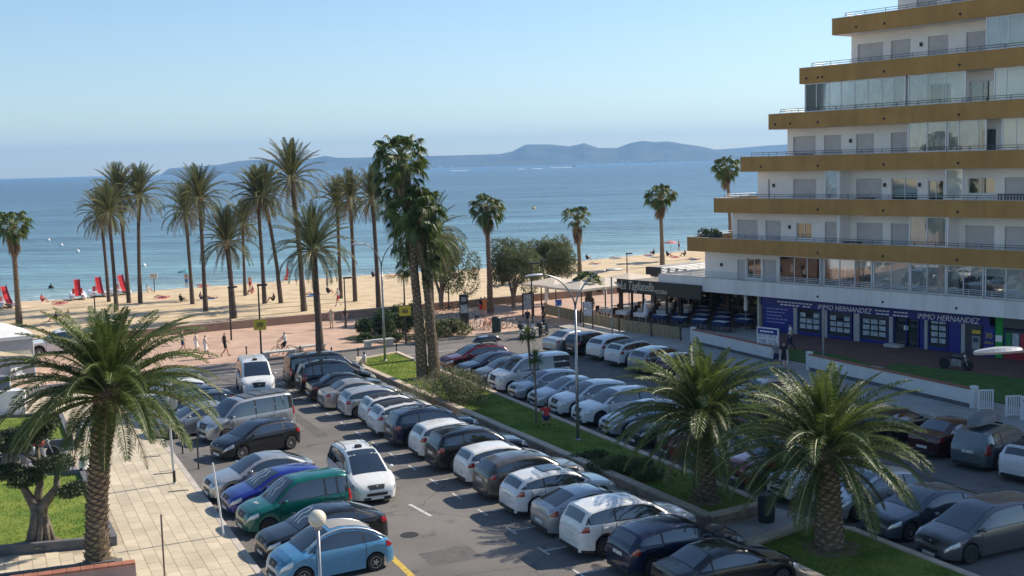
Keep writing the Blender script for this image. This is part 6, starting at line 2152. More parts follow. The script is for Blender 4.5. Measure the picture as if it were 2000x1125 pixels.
person(G(131, 672, Z), 200, 'stand', 'person in lime green top standing by the white pickup', dict(shirt=LIME, trousers=NAVY_), HAIRD, 1.0)
BEACH = [(110, 627, 'sand', BLACK, 'dark'), (134, 622, 'sand', BEIGE, 'tan'), (318, 582, 'lie', NAVY_, 'navy'), (353, 590, 'sand', BLACK, 'black'), (392, 586, 'sand', NAVY_, 'navy'), (412, 584, 'lie', RED, 'red'),
         (365, 562, 'stand', BLUE_, 'blue'), (398, 559, 'lie', BLACK, 'black'), (489, 568, 'stand', RED, 'red'), (494, 574, 'sand', PINK, 'pink'), (535, 589, 'sand', BLACK, 'black'), (560, 549, 'sand', RED, 'red'),
         (288, 571, 'sand', WHITE, 'white'), (243, 568, 'sand', GREY_, 'grey'), (728, 542, 'sand', NAVY_, 'navy'), (765, 541, 'lie', PINK, 'pink'), (785, 540, 'lie', BLACK, 'black'), (926, 533, 'sand', RED, 'red'), (1146, 508, 'sand', BLACK, 'black'),
         (1163, 517, 'lie', NAVY_, 'navy'), (1203, 506, 'lie', BEIGE, 'tan'), (1277, 498, 'sand', BLACK, 'black'), (1268, 500, 'lie', PINK, 'pink'), (1326, 490, 'stand', NAVY_, 'navy'), (1303, 501, 'sand', BLACK, 'black'),
         (1318, 503, 'lie', RED, 'red'), (1338, 500, 'sand', NAVY_, 'navy'), (1356, 508, 'lie', GREY_, 'grey'), (82, 590, 'sand', RED, 'red'), (118, 593, 'lie', BLACK, 'black'), (640, 574, 'sand', BLACK, 'black'), (612, 577, 'lie', BLUE_, 'blue')]
NEARBY = ['near the left edge beside the tan one', 'next to the dark pair-mate', 'left of the palm pair', 'in front of the palm pair', 'between the two palm trunks', 'right of the palm pair', 'at the waterline', 'on the waterline behind the palms',
          'by the bushy palm', 'beside the standing one', 'left of the leaning palm', 'by the folded parasol', 'right of the slides', 'among the slides', 'at the water behind the lamp', 'at the water right of the lamp', 'beside the pink sunbather', 'between the tamarisks and palm', 'at the water right of the small fan palm',
          'on the open sand left', 'on the open sand right', 'left of the building palm', 'beside that sitter', 'by the building end', 'right of the building palm', 'behind the balcony corner', 'at the balcony end', 'near the beach bar roof', 'at the far left edge', 'left of the slides', 'behind the big near palm', 'left of the white-shirted walker']
rr = random.Random(12)
for (x, y, ps, c, cn), nb_ in zip(BEACH, NEARBY):
    if ps == 'lie':
        tp = GS(x, y); tw = MB().bx(-.5, .5, -1.0, 1.0, .0, .03).build('beach_towel', mat('towel_%d' % (x % 4), ((.1, .25, .5), (.6, .5, .3), (.55, .12, .15), (.6, .6, .6))[x % 4], .95, var=.15, scale=6), loc=(tp.x, tp.y, tp.z + .01))
        tag(tw, 'beach towel under the %s bather lying %s' % (cn, nb_), 'towel', 'beach towels')
    verb = {'sand': 'sitting on the sand', 'lie': 'lying on the sand', 'stand': 'standing'}[ps]
    person(GS(x, y), rr.uniform(0, 360) if ps != 'lie' else rr.uniform(-20, 40), ps, 'bather in %s %s %s' % (cn, verb, nb_), dict(swim=c) if ps == 'lie' else dict(shirt=c, shorts=c) if ps == 'sand' else dict(shorts=c), HAIRD, 1.0, 'people on the beach', shoes=False)
# ================================================================== STREET FURNITURE
def arm_lamp(b, h, reach, label, head_rot, arms=(1, -1), z0=.0):
    t = thing('street_lamp', label, 'street lamp', tuple(b), head_rot)
    MB().tube([(0, 0, 0), (0, 0, h * .35), (0, 0, h * .8)], [.085, .07, .05], 10).build('pole', m_grey_metal, t, smooth=True)
    MB().lathe([(.14, 0), (.14, .05), (.10, .09)], 12).build('base', m_grey_metal, t)
    for sg in arms:
        pts = []
        for i in range(9):
            f = i / 8
            pts.append((sg * reach * (f ** 1.5), 0, h * .8 + (h * .2) * math.sin(f * math.pi / 2)))
        a = MB().tube(pts, [.042 - .012 * i / 8 for i in range(9)], 8).build('arm', m_grey_metal, t, smooth=True)
        x = sg * reach
        hd = MB()
        n = 8
        for i in range(n + 1):
            f = i / n; wd = .155 * math.sin(math.pi * min(.97, .12 + f * .8)) ** .6; th = .055 * math.sin(math.pi * min(.95, .2 + f * .7))
            xx = x + sg * (-.1 + f * .8); zz = h + .02 - .03 * f
            hd.v += [(xx, -wd, zz), (xx, -wd * .6, zz + th), (xx, wd * .6, zz + th), (xx, wd, zz), (xx, wd * .7, zz - .045), (xx, -wd * .7, zz - .045)]
        for i in range(n):
            for j in range(6):
                q = (i * 6 + j, i * 6 + (j + 1) % 6, i * 6 + 6 + (j + 1) % 6, i * 6 + 6 + j)
                hd.f.append(q if sg < 0 else q[::-1]); hd.m.append(1 if j == 4 else 0)
        hd.f.append(tuple(range(6)) if sg > 0 else tuple(range(5, -1, -1))); hd.m.append(0)
        hd.f.append(tuple(range(n * 6, n * 6 + 6))); hd.m.append(0)
        hd.build('lamp_head', [mat('lamp_shell', (.36, .38, .40), .5, .3, var=.08), mat('lamp_lens', (.6, .6, .58), .2, var=.05)], a)
    return t
b = G(1129, 860, .36); arm_lamp(b, zat(b, 532) - .36, 1.75, 'tall grey double-armed street lamp in the middle of the median', R(25))
b = G(752, 705, .36); arm_lamp(b, zat(b, 474) - .36, 1.3, 'tall grey double-armed street lamp by the road near the lit lawn', R(25))
arm_lamp(Vector((11.3, 20.2, 0)), 9.55, 2.6, 'grey street lamp whose head reaches in at the right edge', 0, arms=(-1,))
def prom_lamp(b, h, label, rz=0., sign=None):
    t = thing('promenade_lamp', label, 'street lamp', tuple(b), rz, 'black promenade lamps')
    MB().tube([(0, 0, 0), (0, 0, h)], [.07, .05], 8).build('post', m_black, t)
    MB().bev(-.08, .62, -.16, .16, h - .02, h + .11, .03).build('lamp_head', m_black, t)
    if sign:
        MB().bev(-.42, .42, -.085, -.065, sign - .36, sign + .36, .005).build('yellow_sign', m_yellow, t)
        MB().bx(-.22, .22, -.092, -.086, sign - .16, sign + .16).build('sign_mark', mat('sign_print', (.35, .27, .05), .6, c2=(.12, .1, .05), scale=6), t)
    return t
for (x, y, ty, lb, sg, sand) in ((452, 664, 562, 'black promenade lamp nearest the walker in black', None, 0), (511, 702, 558, 'black promenade lamp with a yellow sign beside the left bench', 1, 0), (676, 640, 544, 'black promenade lamp by the beach wall next to two standing people', None, 0),
                                 (793, 671, 537, 'black lamp post with a yellow sign in the promenade island', 1, 0), (877, 606, 526, 'black promenade lamp behind the pale round shrub', None, 0), (1040, 634, 515, 'black promenade lamp at the restaurant entrance', None, 0),
                                 (1058, 605, 510, 'black promenade lamp behind the restaurant entrance lamp', None, 0), (1225, 545, 496, 'black promenade lamp on the sand behind the parasols', None, 1), (186, 612, 580, 'short dark post lamp beside the left palm group', None, 1)):
    b = GS(x, y) if sand else G(x, y, Z)
    sz = None
    if sg:
        sz = zat(b, {511: 634, 793: 607}[x]) - b.z
    prom_lamp(b, zat(b, ty) - b.z, lb, R(20) if sg is None else R(10), sz)
def globe_lamp():
    Y = 28.7; X = (620 - 1000) * Y / 2300 * 1.0
    b = Vector((X - .35, Y, 0)); zz = zat(b, 1013)
    d = proj((b.x, b.y, zz)); b.x += (620 - d[0]) * Y / 2300
    t = thing('globe_lamp', 'cream globe lamp on a grey pole in front of the light blue car', 'street lamp', tuple(b))
    MB().tube([(0, 0, 0), (0, 0, zz - .2)], [.055, .042], 10).build('pole', m_grey_metal, t, smooth=True)
    MB().lathe([(.09, zz - .27), (.09, zz - .21), (.06, zz - .18)], 12).build('collar', m_grey_metal, t)
    MB().ball((0, 0, zz), .225, 24, 16).build('globe', mat('globe_glass', (.66, .58, .42), .25, c2=(.78, .72, .58), scale=5, coord='obj', coat=.5), t, smooth=True)
globe_lamp()
def pole(b, h, r, label, m=m_grey_metal, extra=None, name='pole', cat='pole', lean=(0, 0)):
    t = thing(name, label, cat, tuple(b))
    MB().tube([(0, 0, 0), (lean[0], lean[1], h)], r, 8).build('post', m, t)
    MB().lathe([(r * 1.7, 0), (r * 1.7, .03), (r * 1.1, .05)], 10).build('foot', m, t)
    if extra:
        extra(t, h)
    return t
b = G(1196, 656, Z); pole(b, zat(b, 541) - Z, .06, 'plain silver pole beside the restaurant fence')
b = G(1608, 714, Z); pole(b, zat(b, 600) - Z, .075, 'plain grey pole in front of the estate agent shop')
def round_sign(t, h):
    z = h - 1.05
    MB().lathe([(.30, -.012), (.30, .012)], 24, (0, .06, z), 'y').build('sign_disc', mat('sign_back', (.42, .43, .44), .5, .4, var=.05), t)
    MB().tube([(0, 0, h - .3), (0, 0, h + .15)], .09, 8).build('pole_cap', mat('pale_pole', (.55, .56, .57), .4, .3, var=.05), t)
    MB().lathe([(.062, .0), (.062, .55)], 10).build('dark_sleeve', m_black, t)
b = G(341, 944, .13); pole(b, zat(b, 740) - .13, .055, 'tall pale pole with a round sign seen from behind, on the pale flags', mat('pale_pole', (.55, .56, .57), .4, .3, var=.05), round_sign, 'sign_post', 'sign', lean=(-.1, 0))
def blue_sign(t, h):
    MB().bev(-.25, .25, -.05, -.03, h - .5, h, .004).build('sign_plate', mat('blue_sign', (.03, .12, .4), .4, c2=(.5, .55, .6), scale=5, ramp=(.55, .6)), t)
b = G(1092, 642, Z); pole(b, zat(b, 585) - Z, .035, 'thin pole with a small blue sign at the restaurant entrance', m_grey_metal, blue_sign, 'sign_post', 'sign')
b = G(437, 1046, .13); pole(b, zat(b, 905) - .13, .035, 'leaning white rod at the kerb beside the blue hatchback', m_alu, None, 'marker_rod', 'pole', lean=(-.28, .1))
b = G(357, 886, 0); pole(b, zat(b, 824), .035, 'slim black post with foot plate beside the silver saloon', m_black, None, 'marker_post', 'pole')
b = G(388, 916, 0); pole(b, zat(b, 852), .035, 'slim black and white post by the black angled hatchback', m_black, None, 'marker_post', 'pole')
b = Vector((-11.25, 36.2, .12)); pole(b, zat(b, 1005) - .12, .03, 'thin brown post at the bottom edge of the pale flags', mat('brown_post', (.16, .11, .1), .6, var=.1), None, 'marker_post', 'pole')
for i, (x, y) in enumerate(((482, 701), (587, 700), (648, 703), (775, 696), (855, 694), (700, 705))):
    b = G(x, y, 0.); t = thing('bollard', 'thin dark bollard on the road edge, %s' % ('leftmost of the row', 'left of the near palm trunk', 'right of the near palm trunk', 'right of the street lamp', 'rightmost behind the fan palm trunks', 'left of the street lamp')[i], 'bollard', tuple(b), 0, 'road edge bollards')
    MB().lathe([(.05, 0), (.05, .75), (.06, .78), (.06, .86), (.03, .9)], 10).build('post', m_black, t)
    MB().lathe([(.053, .58), (.053, .64)], 10).build('band', m_grey_metal, t)
def bench(c, rz, L, label):
    t = thing('bench', label, 'bench', (c.x, c.y, c.z), rz, 'pale concrete benches')
    MB().bev(-L / 2, L / 2, -.27, .27, .38, .50, .025).build('seat', m_concrete, t)
    for x in (-L / 2 + .28, L / 2 - .28):
        MB().bev(x - .2, x + .2, -.24, .24, 0, .378, .015).build('leg', m_concrete, t)
bench(G(545, 698, Z), R(31), 2.4, 'pale concrete bench left of the near palm trunk')
bench(G(607, 687, Z), R(31), 2.2, 'pale concrete bench just behind the near palm trunk')
bench(G(740, 676, Z), R(31), 2.3, 'pale concrete bench in front of the promenade island')
def litter_bin(p, label, s=1., c=(.03, .05, .05), group=None):
    t = thing('litter_bin', label, 'bin', tuple(p), .3, group)
    m = mat('bin_%.2f' % c[1], c, .5, var=.08)
    MB().lathe([(.27 * s, 0), (.29 * s, .05), (.31 * s, .8 * s), (.33 * s, .86 * s)], 14).build('bin_body', m, t, smang=40)
    MB().lathe([(.30 * s, .862 * s), (.31 * s, .9 * s), (.24 * s, .98 * s), (.001, 1.0 * s)], 14).build('lid', m, t, smang=40)
litter_bin(G(970, 649, Z), 'dark green litter bin beside the bicycles', 1.25)
litter_bin(G(1497, 1018, .115), 'dark litter bin at the end of the long planter', 1.0, (.025, .035, .04))
b = G(907, 637, Z); t = thing('info_totem', 'dark information totem with a pale map beside the bicycles', 'totem', tuple(b), R(10)); hh = zat(b, 575) - Z
MB().bev(-.36, .36, -.09, .09, 0, hh, .02).build('slab', m_black, t)
MB().bx(-.29, .29, -.1, -.091, hh * .42, hh * .68).build('map_panel', mat('map_print', (.42, .5, .48), .5, c2=(.16, .26, .3), scale=6), t)
MB().bx(-.2, .2, -.1, -.091, hh * .78, hh * .92).build('title_panel', mat('map_title', (.25, .27, .28), .5, var=.2, scale=9), t)
b = G(1032, 618, Z); t = thing('notice_stand', 'white notice panel in a dark frame by the entrance lamp', 'sign', tuple(b), R(35)); hh = zat(b, 572) - Z
MB().bx(-.6, -.5, -.05, .05, 0, hh).bx(.5, .6, -.05, .05, 0, hh).bx(-.499, .499, -.05, .05, hh - .1, hh).build('frame', m_wood, t)
MB().bx(-.498, .498, -.03, .03, .6, hh - .102).build('panel', mat('notice', (.6, .6, .6), .5, c2=(.3, .33, .4), scale=4), t)
# ---- bicycles
def ring(mb, c, r, th, n=22, mi=0):
    pts = [(c[0] + r * math.cos(2 * math.pi * i / n), c[1], c[2] + r * math.sin(2 * math.pi * i / n)) for i in range(n + 1)]
    mb.tube(pts, th, 5, mi, cap=False)
def bicycle(p, rz, label, m, basket=False):
    t = thing('bicycle', label, 'bicycle', tuple(p), rz, 'bicycles')
    for x in (-.52, .52):
        w_ = MB(); ring(w_, (x, 0, .33), .315, .02)
        o = w_.build('wheel', m_rubber, t)
        s_ = MB()
        for k in range(9):
            a = k * math.pi / 4.5
            s_.tube([(x, 0, .33), (x + .3 * math.cos(a), 0, .33 + .3 * math.sin(a))], .004, 3)
        s_.build('spokes', m_grey_metal, o)
    f = MB()
    for a, b_ in (((-.52, .33), (-.1, .3)), ((-.1, .3), (-.2, .82)), ((-.2, .72), (.38, .78)), ((-.1, .3), (.36, .7)), ((-.52, .33), (-.19, .74)), ((.36, .68), (.52, .33)), ((.4, .66), (.33, .98))):
        f.tube([(a[0], 0, a[1]), (b_[0], 0, b_[1])], .02, 6)
    f.build('frame', m, t)
    MB().tube([(.25, -.28, 1.0), (.33, -.15, 1.02), (.33, .15, 1.02), (.25, .28, 1.0)], .015, 6).build('handlebar', m_black, t)
    MB().ball((-.21, 0, .88), .1, 10, 6, sq=(1.3, .7, .45)).build('saddle', m_black, t, smooth=True)
    MB().tube([(-.1, -.12, .3), (-.1, .12, .3)], .02, 6).tube([(-.1, .12, .3), (.02, .12, .22)], .012, 5).tube([(-.1, -.12, .3), (-.22, -.12, .38)], .012, 5).build('cranks', m_grey_metal, t)
    if basket:
        MB().bx(.4, .62, -.16, .16, .75, .95).build('basket', m_dark_plastic, t)
bm_cols = [mat('bike_black', (.03, .03, .03), .4, var=0), mat('bike_red', (.45, .08, .05), .4, var=0), mat('bike_white', (.6, .6, .6), .4, var=0)]
for i, (x, y, rz, lb) in enumerate(((897, 637, 40, 'bicycle behind the information totem'), (922, 640, 35, 'bicycle with basket just right of the totem'), (934, 643, 60, 'pale bicycle in front of the people in orange'), (948, 642, 80, 'orange hire bicycle left of the row by the bin'), (957, 643, 80, 'hire bicycle next to the orange one'),
                                   (985, 642, 40, 'bicycle just right of the litter bin'), (996, 641, 20, 'rightmost bicycle by the litter bin'), (870, 613, 20, 'dark bicycle by the beach wall behind the pale shrub'), (888, 612, 15, 'second dark bicycle by the beach wall'))):
    bicycle(G(x, y, Z), R(rz), lb, bm_cols[(0, 0, 2, 1, 1, 0, 2, 0, 0)[i]], i == 1)
p = G(553, 694, Z)
bicycle(p, R(205), 'bicycle ridden behind the left bench', bm_cols[0])
person((p.x + .18, p.y + .08, .12), 205, 'ride', 'person in white shirt riding a bicycle behind the left bench', dict(shirt=WHITE, shorts=BLACK), HAIRB, .98)
# ---- motorbikes and scooters
def moto(p, rz, label, m, scooter=False, cruiser=False, case=None):
    t = thing('scooter' if scooter else 'motorcycle', label, 'motorbike', tuple(p), rz, 'parked motorbikes')
    r_ = .25 if scooter else .31
    xr, xf = (-.58, .62) if scooter else (-.68, .75)
    for x in (xr, xf):
        w_ = MB().lathe([(r_ * .62, -.05), (r_ * .9, -.06), (r_, -.03), (r_, .03), (r_ * .9, .06), (r_ * .62, .05)], 20, (x, 0, r_), 'y')
        o = w_.build('wheel', m_rubber, t, smang=40)
        MB().lathe([(r_ * .6, -.03), (.03, -.04), (.03, .04), (r_ * .6, .03)], 14, (x, 0, r_), 'y').build('rim', m_grey_metal, o)
    f = MB()
    hz = 1.02 if not scooter else 1.05
    for y in (-.08, .08):
        f.tube([(xf, y, r_), (xf - .22, y, hz - .14)], .025, 6)
    f.build('fork', m_grey_metal, t)
    MB().tube([(xf - .34, -.34, hz), (xf - .25, -.2, hz + .03), (xf - .25, .2, hz + .03), (xf - .34, .34, hz)], .018, 6).build('handlebar', m_black, t)
    if scooter:
        b_ = MB(); b_.bev(xr - .15, .05, -.16, .16, .36, .74, .06); b_.bev(.0, .42, -.15, .15, .22, .32, .03)
        b_.build('body', m, t)
        MB().tube([(.40, 0, .25), (.52, 0, .6), (.38, 0, hz - .05)], [.15, .16, .1], 8).build('front_shield', m, t, smooth=True)
        MB().bev(xr - .1, .05, -.15, .15, .742, .86, .05).build('seat', m_dark_plastic, t)
        MB().quad((.5, -.2, .95), (.5, .2, .95), (.36, .17, 1.38), (.36, -.17, 1.38)).build('windshield', m_pane, t)
        if case:
            MB().bev(xr - .3, xr + .08, -.2, .2, .87, 1.15, .05).build('top_case', m_dark_plastic, t)
    else:
        MB().ball((.14, 0, .80), .24, 14, 8, sq=(1.5, .75, .75)).build('tank', m, t, smooth=True)
        MB().bev(-.28, .36, -.17, .17, .24, .68, .08).build('engine', m_grey_metal, t)
        MB().tube([(xr, .1, r_), (-.1, .1, .55), (.45, 0, .85)], .028, 6).tube([(xr, -.1, r_), (-.1, -.1, .55), (.45, 0, .85)], .028, 6).build('frame', m_black, t)
        MB().ball((-.38, 0, .76), .17, 12, 7, sq=(2.0, .8, .45)).build('seat', m_dark_plastic, t, smooth=True)
        MB().tube([(.2, .17, .4), (-.3, .18, .28), (-.85, .18, .34)], [.03, .04, .05], 8).build('exhaust', m_grey_metal, t, smooth=True)
        MB().ball((xf - .2, 0, .86), .1, 12, 8, sq=(.9, 1, 1)).build('headlight', MATS['headlamp'], t, smooth=True)
        MB().tube([(xr - .3, 0, .45), (xr - .2, 0, .66), (xr, 0, .70)], [.05, .07, .07], 8).build('rear_mudguard', m, t)
    for y in (-1, 1):
        MB().ball((xf - .27, y * .3, hz + .14), .055, 8, 6, sq=(.5, 1, .8)).build('mirror', m_black, t)
moto(G(158, 868, .13), R(100), 'black motorcycle parked on the pale flags left of the palm trunk', mat('moto_black', (.02, .02, .022), .3, var=0, coat=1.))
moto(G(180, 925, .13), R(75), 'white scooter parked beside the left palm trunk', MATS['paint_white'], True)
moto(G(42, 915, .13), R(10), 'dark motorcycle parked behind the cloud-pruned olive', mat('moto_navy', (.03, .035, .05), .3, var=0, coat=1.))
moto(G(70, 900, .13), R(20), 'motorcycle with a red tank behind the olive crown', mat('moto_red', (.4, .05, .03), .3, var=0, coat=1.))
moto(G(1866, 722, .135), R(-42), 'black and chrome cruiser motorcycle in front of the cash machine', mat('moto_black', (.02, .02, .022), .3, var=0, coat=1.), cruiser=True)
moto(G(1022, 660, 0), R(75), 'white and red scooter at the road end of the far row', MATS['paint_white'], True, case=True)
moto(G(1038, 660, 0), R(70), 'white scooter, middle one of the three near the restaurant', MATS['paint_white'], True)
moto(G(1062, 657, 0), R(65), 'dark scooter beside the silver saloon', mat('moto_black', (.02, .02, .022), .3, var=0, coat=1.), True, case=True)
# ---- restaurant terrace
m_canvas = mat('cream_canvas', (.70, .63, .52), .9, var=.06, scale=2, transl=.25)
def parasol(p, h, half, label, rz=0., m=None, name='parasol', closed=False):
    t = thing(name, label, 'parasol', (p[0], p[1], .12), rz, 'restaurant parasols')
    MB().tube([(0, 0, 0), (0, 0, h + (.35 if not closed else .1))], .045, 8).build('pole', m_wood if not closed else m_grey_metal, t)
    MB().bev(-.35, .35, -.35, .35, 0, .08, .02).build('base', m_concrete, t)
    if closed:
        MB().lathe([(.05, h * .42), (.17, h * .45), (.13, h * .75), (.05, h * 1.0), (.001, h * 1.03)], 10).build('canopy', m or m_canvas, t)
        return
    b_ = MB(); z1 = h + .55
    cs = [(-half, -half), (half, -half), (half, half), (-half, half)]
    for a in range(4):
        p0, p1 = cs[a], cs[(a + 1) % 4]
        b_.add([(p0[0], p0[1], h), (p1[0], p1[1], h), (0, 0, z1)], [(0, 1, 2)])
        b_.add([(p0[0], p0[1], h), (p1[0], p1[1], h), (p1[0], p1[1], h - .18), (p0[0], p0[1], h - .18)], [(3, 2, 1, 0)])
    b_.build('canopy', m or m_canvas, t)
    for x, y in cs:
        MB().tube([(0, 0, h - .1), (x * .98, y * .98, h - .03)], .014, 4).build('rib', m_wood, t)
for (x, y, half, lb) in ((1085, 551, 2.0, 'large cream square parasol, leftmost at the restaurant'), (1135, 557, 2.0, 'large cream square parasol behind the double lamp'), (1182, 552, 2.0, 'large cream square parasol left of the name board'), (1228, 543, 2.1, 'large cream parasol behind the name board')):
    q = G(x, y, 2.95); parasol((q.x, q.y), 2.75, half, lb, R(39))
for (x, y, h, lb, m) in ((1261, 638, 2.1, 'closed white parasol behind the cane fence', mat('white_canvas', (.7, .7, .7), .9, var=.05)), (1457, 640, 3.0, 'tall closed white parasol in the dark restaurant', MATS.get('white_canvas')), (1068, 612, 2.4, 'closed cream parasol at the restaurant entrance', None), (1182, 600, 2.4, 'closed beige parasol among the tables', None)):
    q = G(x, y, .12); parasol((q.x, q.y), h, .3, lb, m=m or MATS.get('white_canvas'), closed=True)
m_cloth_w = mat('white_cloth', (.68, .68, .68), .85, var=.05); m_cloth_b = mat('blue_cloth', (.018, .028, .10), .85, var=.08)
def table(p, rz, label, top, over):
    t = thing('table', label, 'table', tuple(p), rz, 'restaurant tables')
    MB().bev(-.62, .62, -.4, .4, .70, .74, .01).build('table_top', m_wood, t)
    MB().bx(-.63, .63, -.41, .41, .742, .75).bx(-.635, -.63, -.41, .41, .45, .742).bx(.63, .635, -.41, .41, .45, .742).bx(-.63, .63, -.416, -.411, .45, .742).bx(-.63, .63, .411, .416, .45, .742).build('cloth', over, t)
    MB().bx(-.58, .58, -.36, .36, .752, .758).build('runner', top, t)
    for x in (-.5, .5):
        for y in (-.3, .3):
            MB().bx(x - .03, x + .03, y - .03, y + .03, 0, .70).build('leg', m_wood, t)
def chair(p, rz, label, m):
    t = thing('chair', label, 'chair', tuple(p), rz, 'restaurant chairs')
    MB().bev(-.22, .22, -.22, .22, .43, .47, .01).build('seat', m, t)
    MB().bev(-.22, -.18, -.22, .22, .5, .92, .01).build('backrest', m, t)
    for x in (-.2, .2):
        for y in (-.2, .2):
            MB().bx(x - .02, x + .02, y - .02, y + .02, 0, .428 if x > 0 else .5).build('leg', m, t)
k = 0
ORD = ('first', 'second', 'third', 'fourth', 'fifth', 'sixth', 'seventh', 'eighth')
for row, (t0, n, nm) in enumerate(((2.4, 7, 'front row beside the fence'), (.2, 7, 'middle row'), (-1.9, 6, 'back row'), (-3.9, 4, 'rearmost row'))):
    for i in range(n):
        s = -21.5 + i * 2.05 + .35 * row
        if s > gf0 - 1.2:
            continue
        q = BP + BU * s + BN * t0
        blue = s > -16.5
        table((q.x, q.y, .12), BA, '%s-clothed restaurant table, %s from left in the %s' % ('blue' if blue else 'white', ORD[i], nm), m_cloth_w, m_cloth_b if blue else m_cloth_w)
        for sg in (-1, 1):
            c_ = q + BU * sg * .95
            chair((c_.x, c_.y, .12), BA + (0 if sg < 0 else math.pi), 'dark chair %s of the %s restaurant table, %s' % ('left' if sg < 0 else 'right', ORD[i], nm), m_wood)
# cane fence
m_cane = mat('cane', (.42, .33, .19), .85, c2=(.26, .2, .12), scale=9, rnd=.12)
FN = [(2.77, 99.7), (5.5, 94.2), (8.1, 88.9), (10.2, 85.9), (12.0, 83.4)]
for i, (a, b_) in enumerate(zip(FN[:-1], FN[1:])):
    a, b_ = Vector(a), Vector(b_); L = (b_ - a).length; u = (b_ - a) / L
    t = thing('cane_fence', 'cane fence along the restaurant terrace, %s' % ('length nearest the entrance', 'length by the menu board', 'length behind the silver pole', 'length nearest the black column')[i], 'fence', (a.x, a.y, .115), math.atan2(u.y, u.x), 'restaurant fence')
    n = int(L / .16)
    me = MB().bev(-.066, .066, -.025, .025, .08, .95, .01).mesh('cane_slat', m_cane)
    for k in range(n):
        ob('cane_slat', me, t, (.12 + (L - .2) * k / n, random.Random(k).uniform(-.01, .01), 0))
    for x in (.03, L - .03):
        MB().bx(x - .04, x + .04, -.05, .05, 0, 1.1).build('post', m_wood, t)
    MB().bx(.05, L - .05, .027, .06, .2, .27).bx(.05, L - .05, .027, .06, .75, .82).build('rail', m_wood, t)
b = G(1149, 640, Z); t = thing('menu_board', 'white menu board on dark legs over the cane fence', 'sign', tuple(b), BA + .15)
MB().bx(-.5, -.42, -.04, .04, 0, 2.0).bx(.42, .5, -.04, .04, 0, 2.0).build('legs', m_wood, t)
for z in (.95, 1.5):
    MB().bx(-.419, .419, -.03, .03, z, z + .5).build('menu_sheet', m_poster, t)
# ---- estate agent's stand, white garden wall, gate
b = G(1500, 700, .2); t = thing('display_board', 'white display stand with blue header by the white wall', 'sign', tuple(b), BA)
z1 = zat(b, 640) - .2
MB().bx(-.85, -.78, -.05, .05, 0, z1).bx(.78, .85, -.05, .05, 0, z1).bx(-.779, .779, -.05, .05, .3, .38).bx(-.779, .779, -.05, .05, z1 - .07, z1).bx(-.04, .04, -.05, .05, .381, z1 - .45).build('frame', m_alu, t)
MB().bx(-.779, .779, -.045, .045, z1 - .42, z1 - .072).build('header', m_navy, t)
for k in range(5):
    MB().bx(-.6 + k * .22, -.43 + k * .22, -.052, -.046, z1 - .3, z1 - .2).build('small_print', m_text, t)
for a in (-.76, .06):
    pb = MB().bx(a, a + .7, -.03, .03, .4, z1 - .45).build('poster_panel', m_alu, t)
    for r_ in range(3):
        for c in range(2):
            MB().bx(a + .06 + c * .3, a + .31 + c * .3, -.04, -.031, .48 + r_ * .42, .82 + r_ * .42).build('poster', m_poster, pb)
m_terr = mat('terracotta_cap', (.33, .13, .08), .8, var=.15, scale=3)
m_gwall = mat('garden_wall', (.70, .69, .67), .9, var=.06, scale=1)
def white_wall(a, b_, label, h=.95):
    a, b_ = Vector(a), Vector(b_); L = (b_ - a).length; u = (b_ - a) / L
    t = thing('garden_wall', label, 'wall', (a.x, a.y, .1), math.atan2(u.y, u.x), 'white garden walls')
    MB().bx(0, L, -.12, .12, .22, h).build('wall_body', m_gwall, t)
    MB().bx(0, L, -.125, .125, 0, .218).build('plinth', m_gkerb, t)
    n = max(2, int(L / .5)); me = MB().bev(-L / n / 2 + .006, L / n / 2 - .006, -.17, .17, 0, .06, .012).mesh('cap_tile', m_terr)
    for k in range(n):
        ob('cap_tile', me, t, (L * (k + .5) / n, 0, h + .002))
    for x in (-.02, L + .02):
        MB().bev(x - .16, x + .16, -.16, .16, 0, h + .2, .02).build('pier', m_gwall, t)
white_wall((12.7, 82.2), (16.9, 72.6), 'white garden wall with terracotta cap in front of the restaurant')
white_wall((17.9, 70.4), (23.2, 58.6), 'long white garden wall with terracotta cap in front of the shops')
white_wall((24.5, 55.6), (30, 43.5), 'white garden wall at the right edge beyond the gate')
for (p, lb) in (((23.5, 57.9), 'pale slatted gate leaf at the end of the long white wall'), ((24.2, 56.3), 'pale slatted gate leaf right of the gateway')):
    t = thing('gate', lb, 'gate', (p[0], p[1], .12), R(0), 'garden gate leaves')
    MB().bx(-.36, -.3, -.03, .03, 0, 1.06).bx(.35, .41, -.03, .03, 0, 1.06).bx(-.2995, .3495, -.03, .03, .08, .14).bx(-.2995, .3495, -.03, .03, 1.0, 1.06).build('frame', m_alu, t)
    for k in range(6):
        MB().bx(-.29 + k * .105, -.24 + k * .105, -.02, .02, .141, .999).build('slat', m_alu, t)
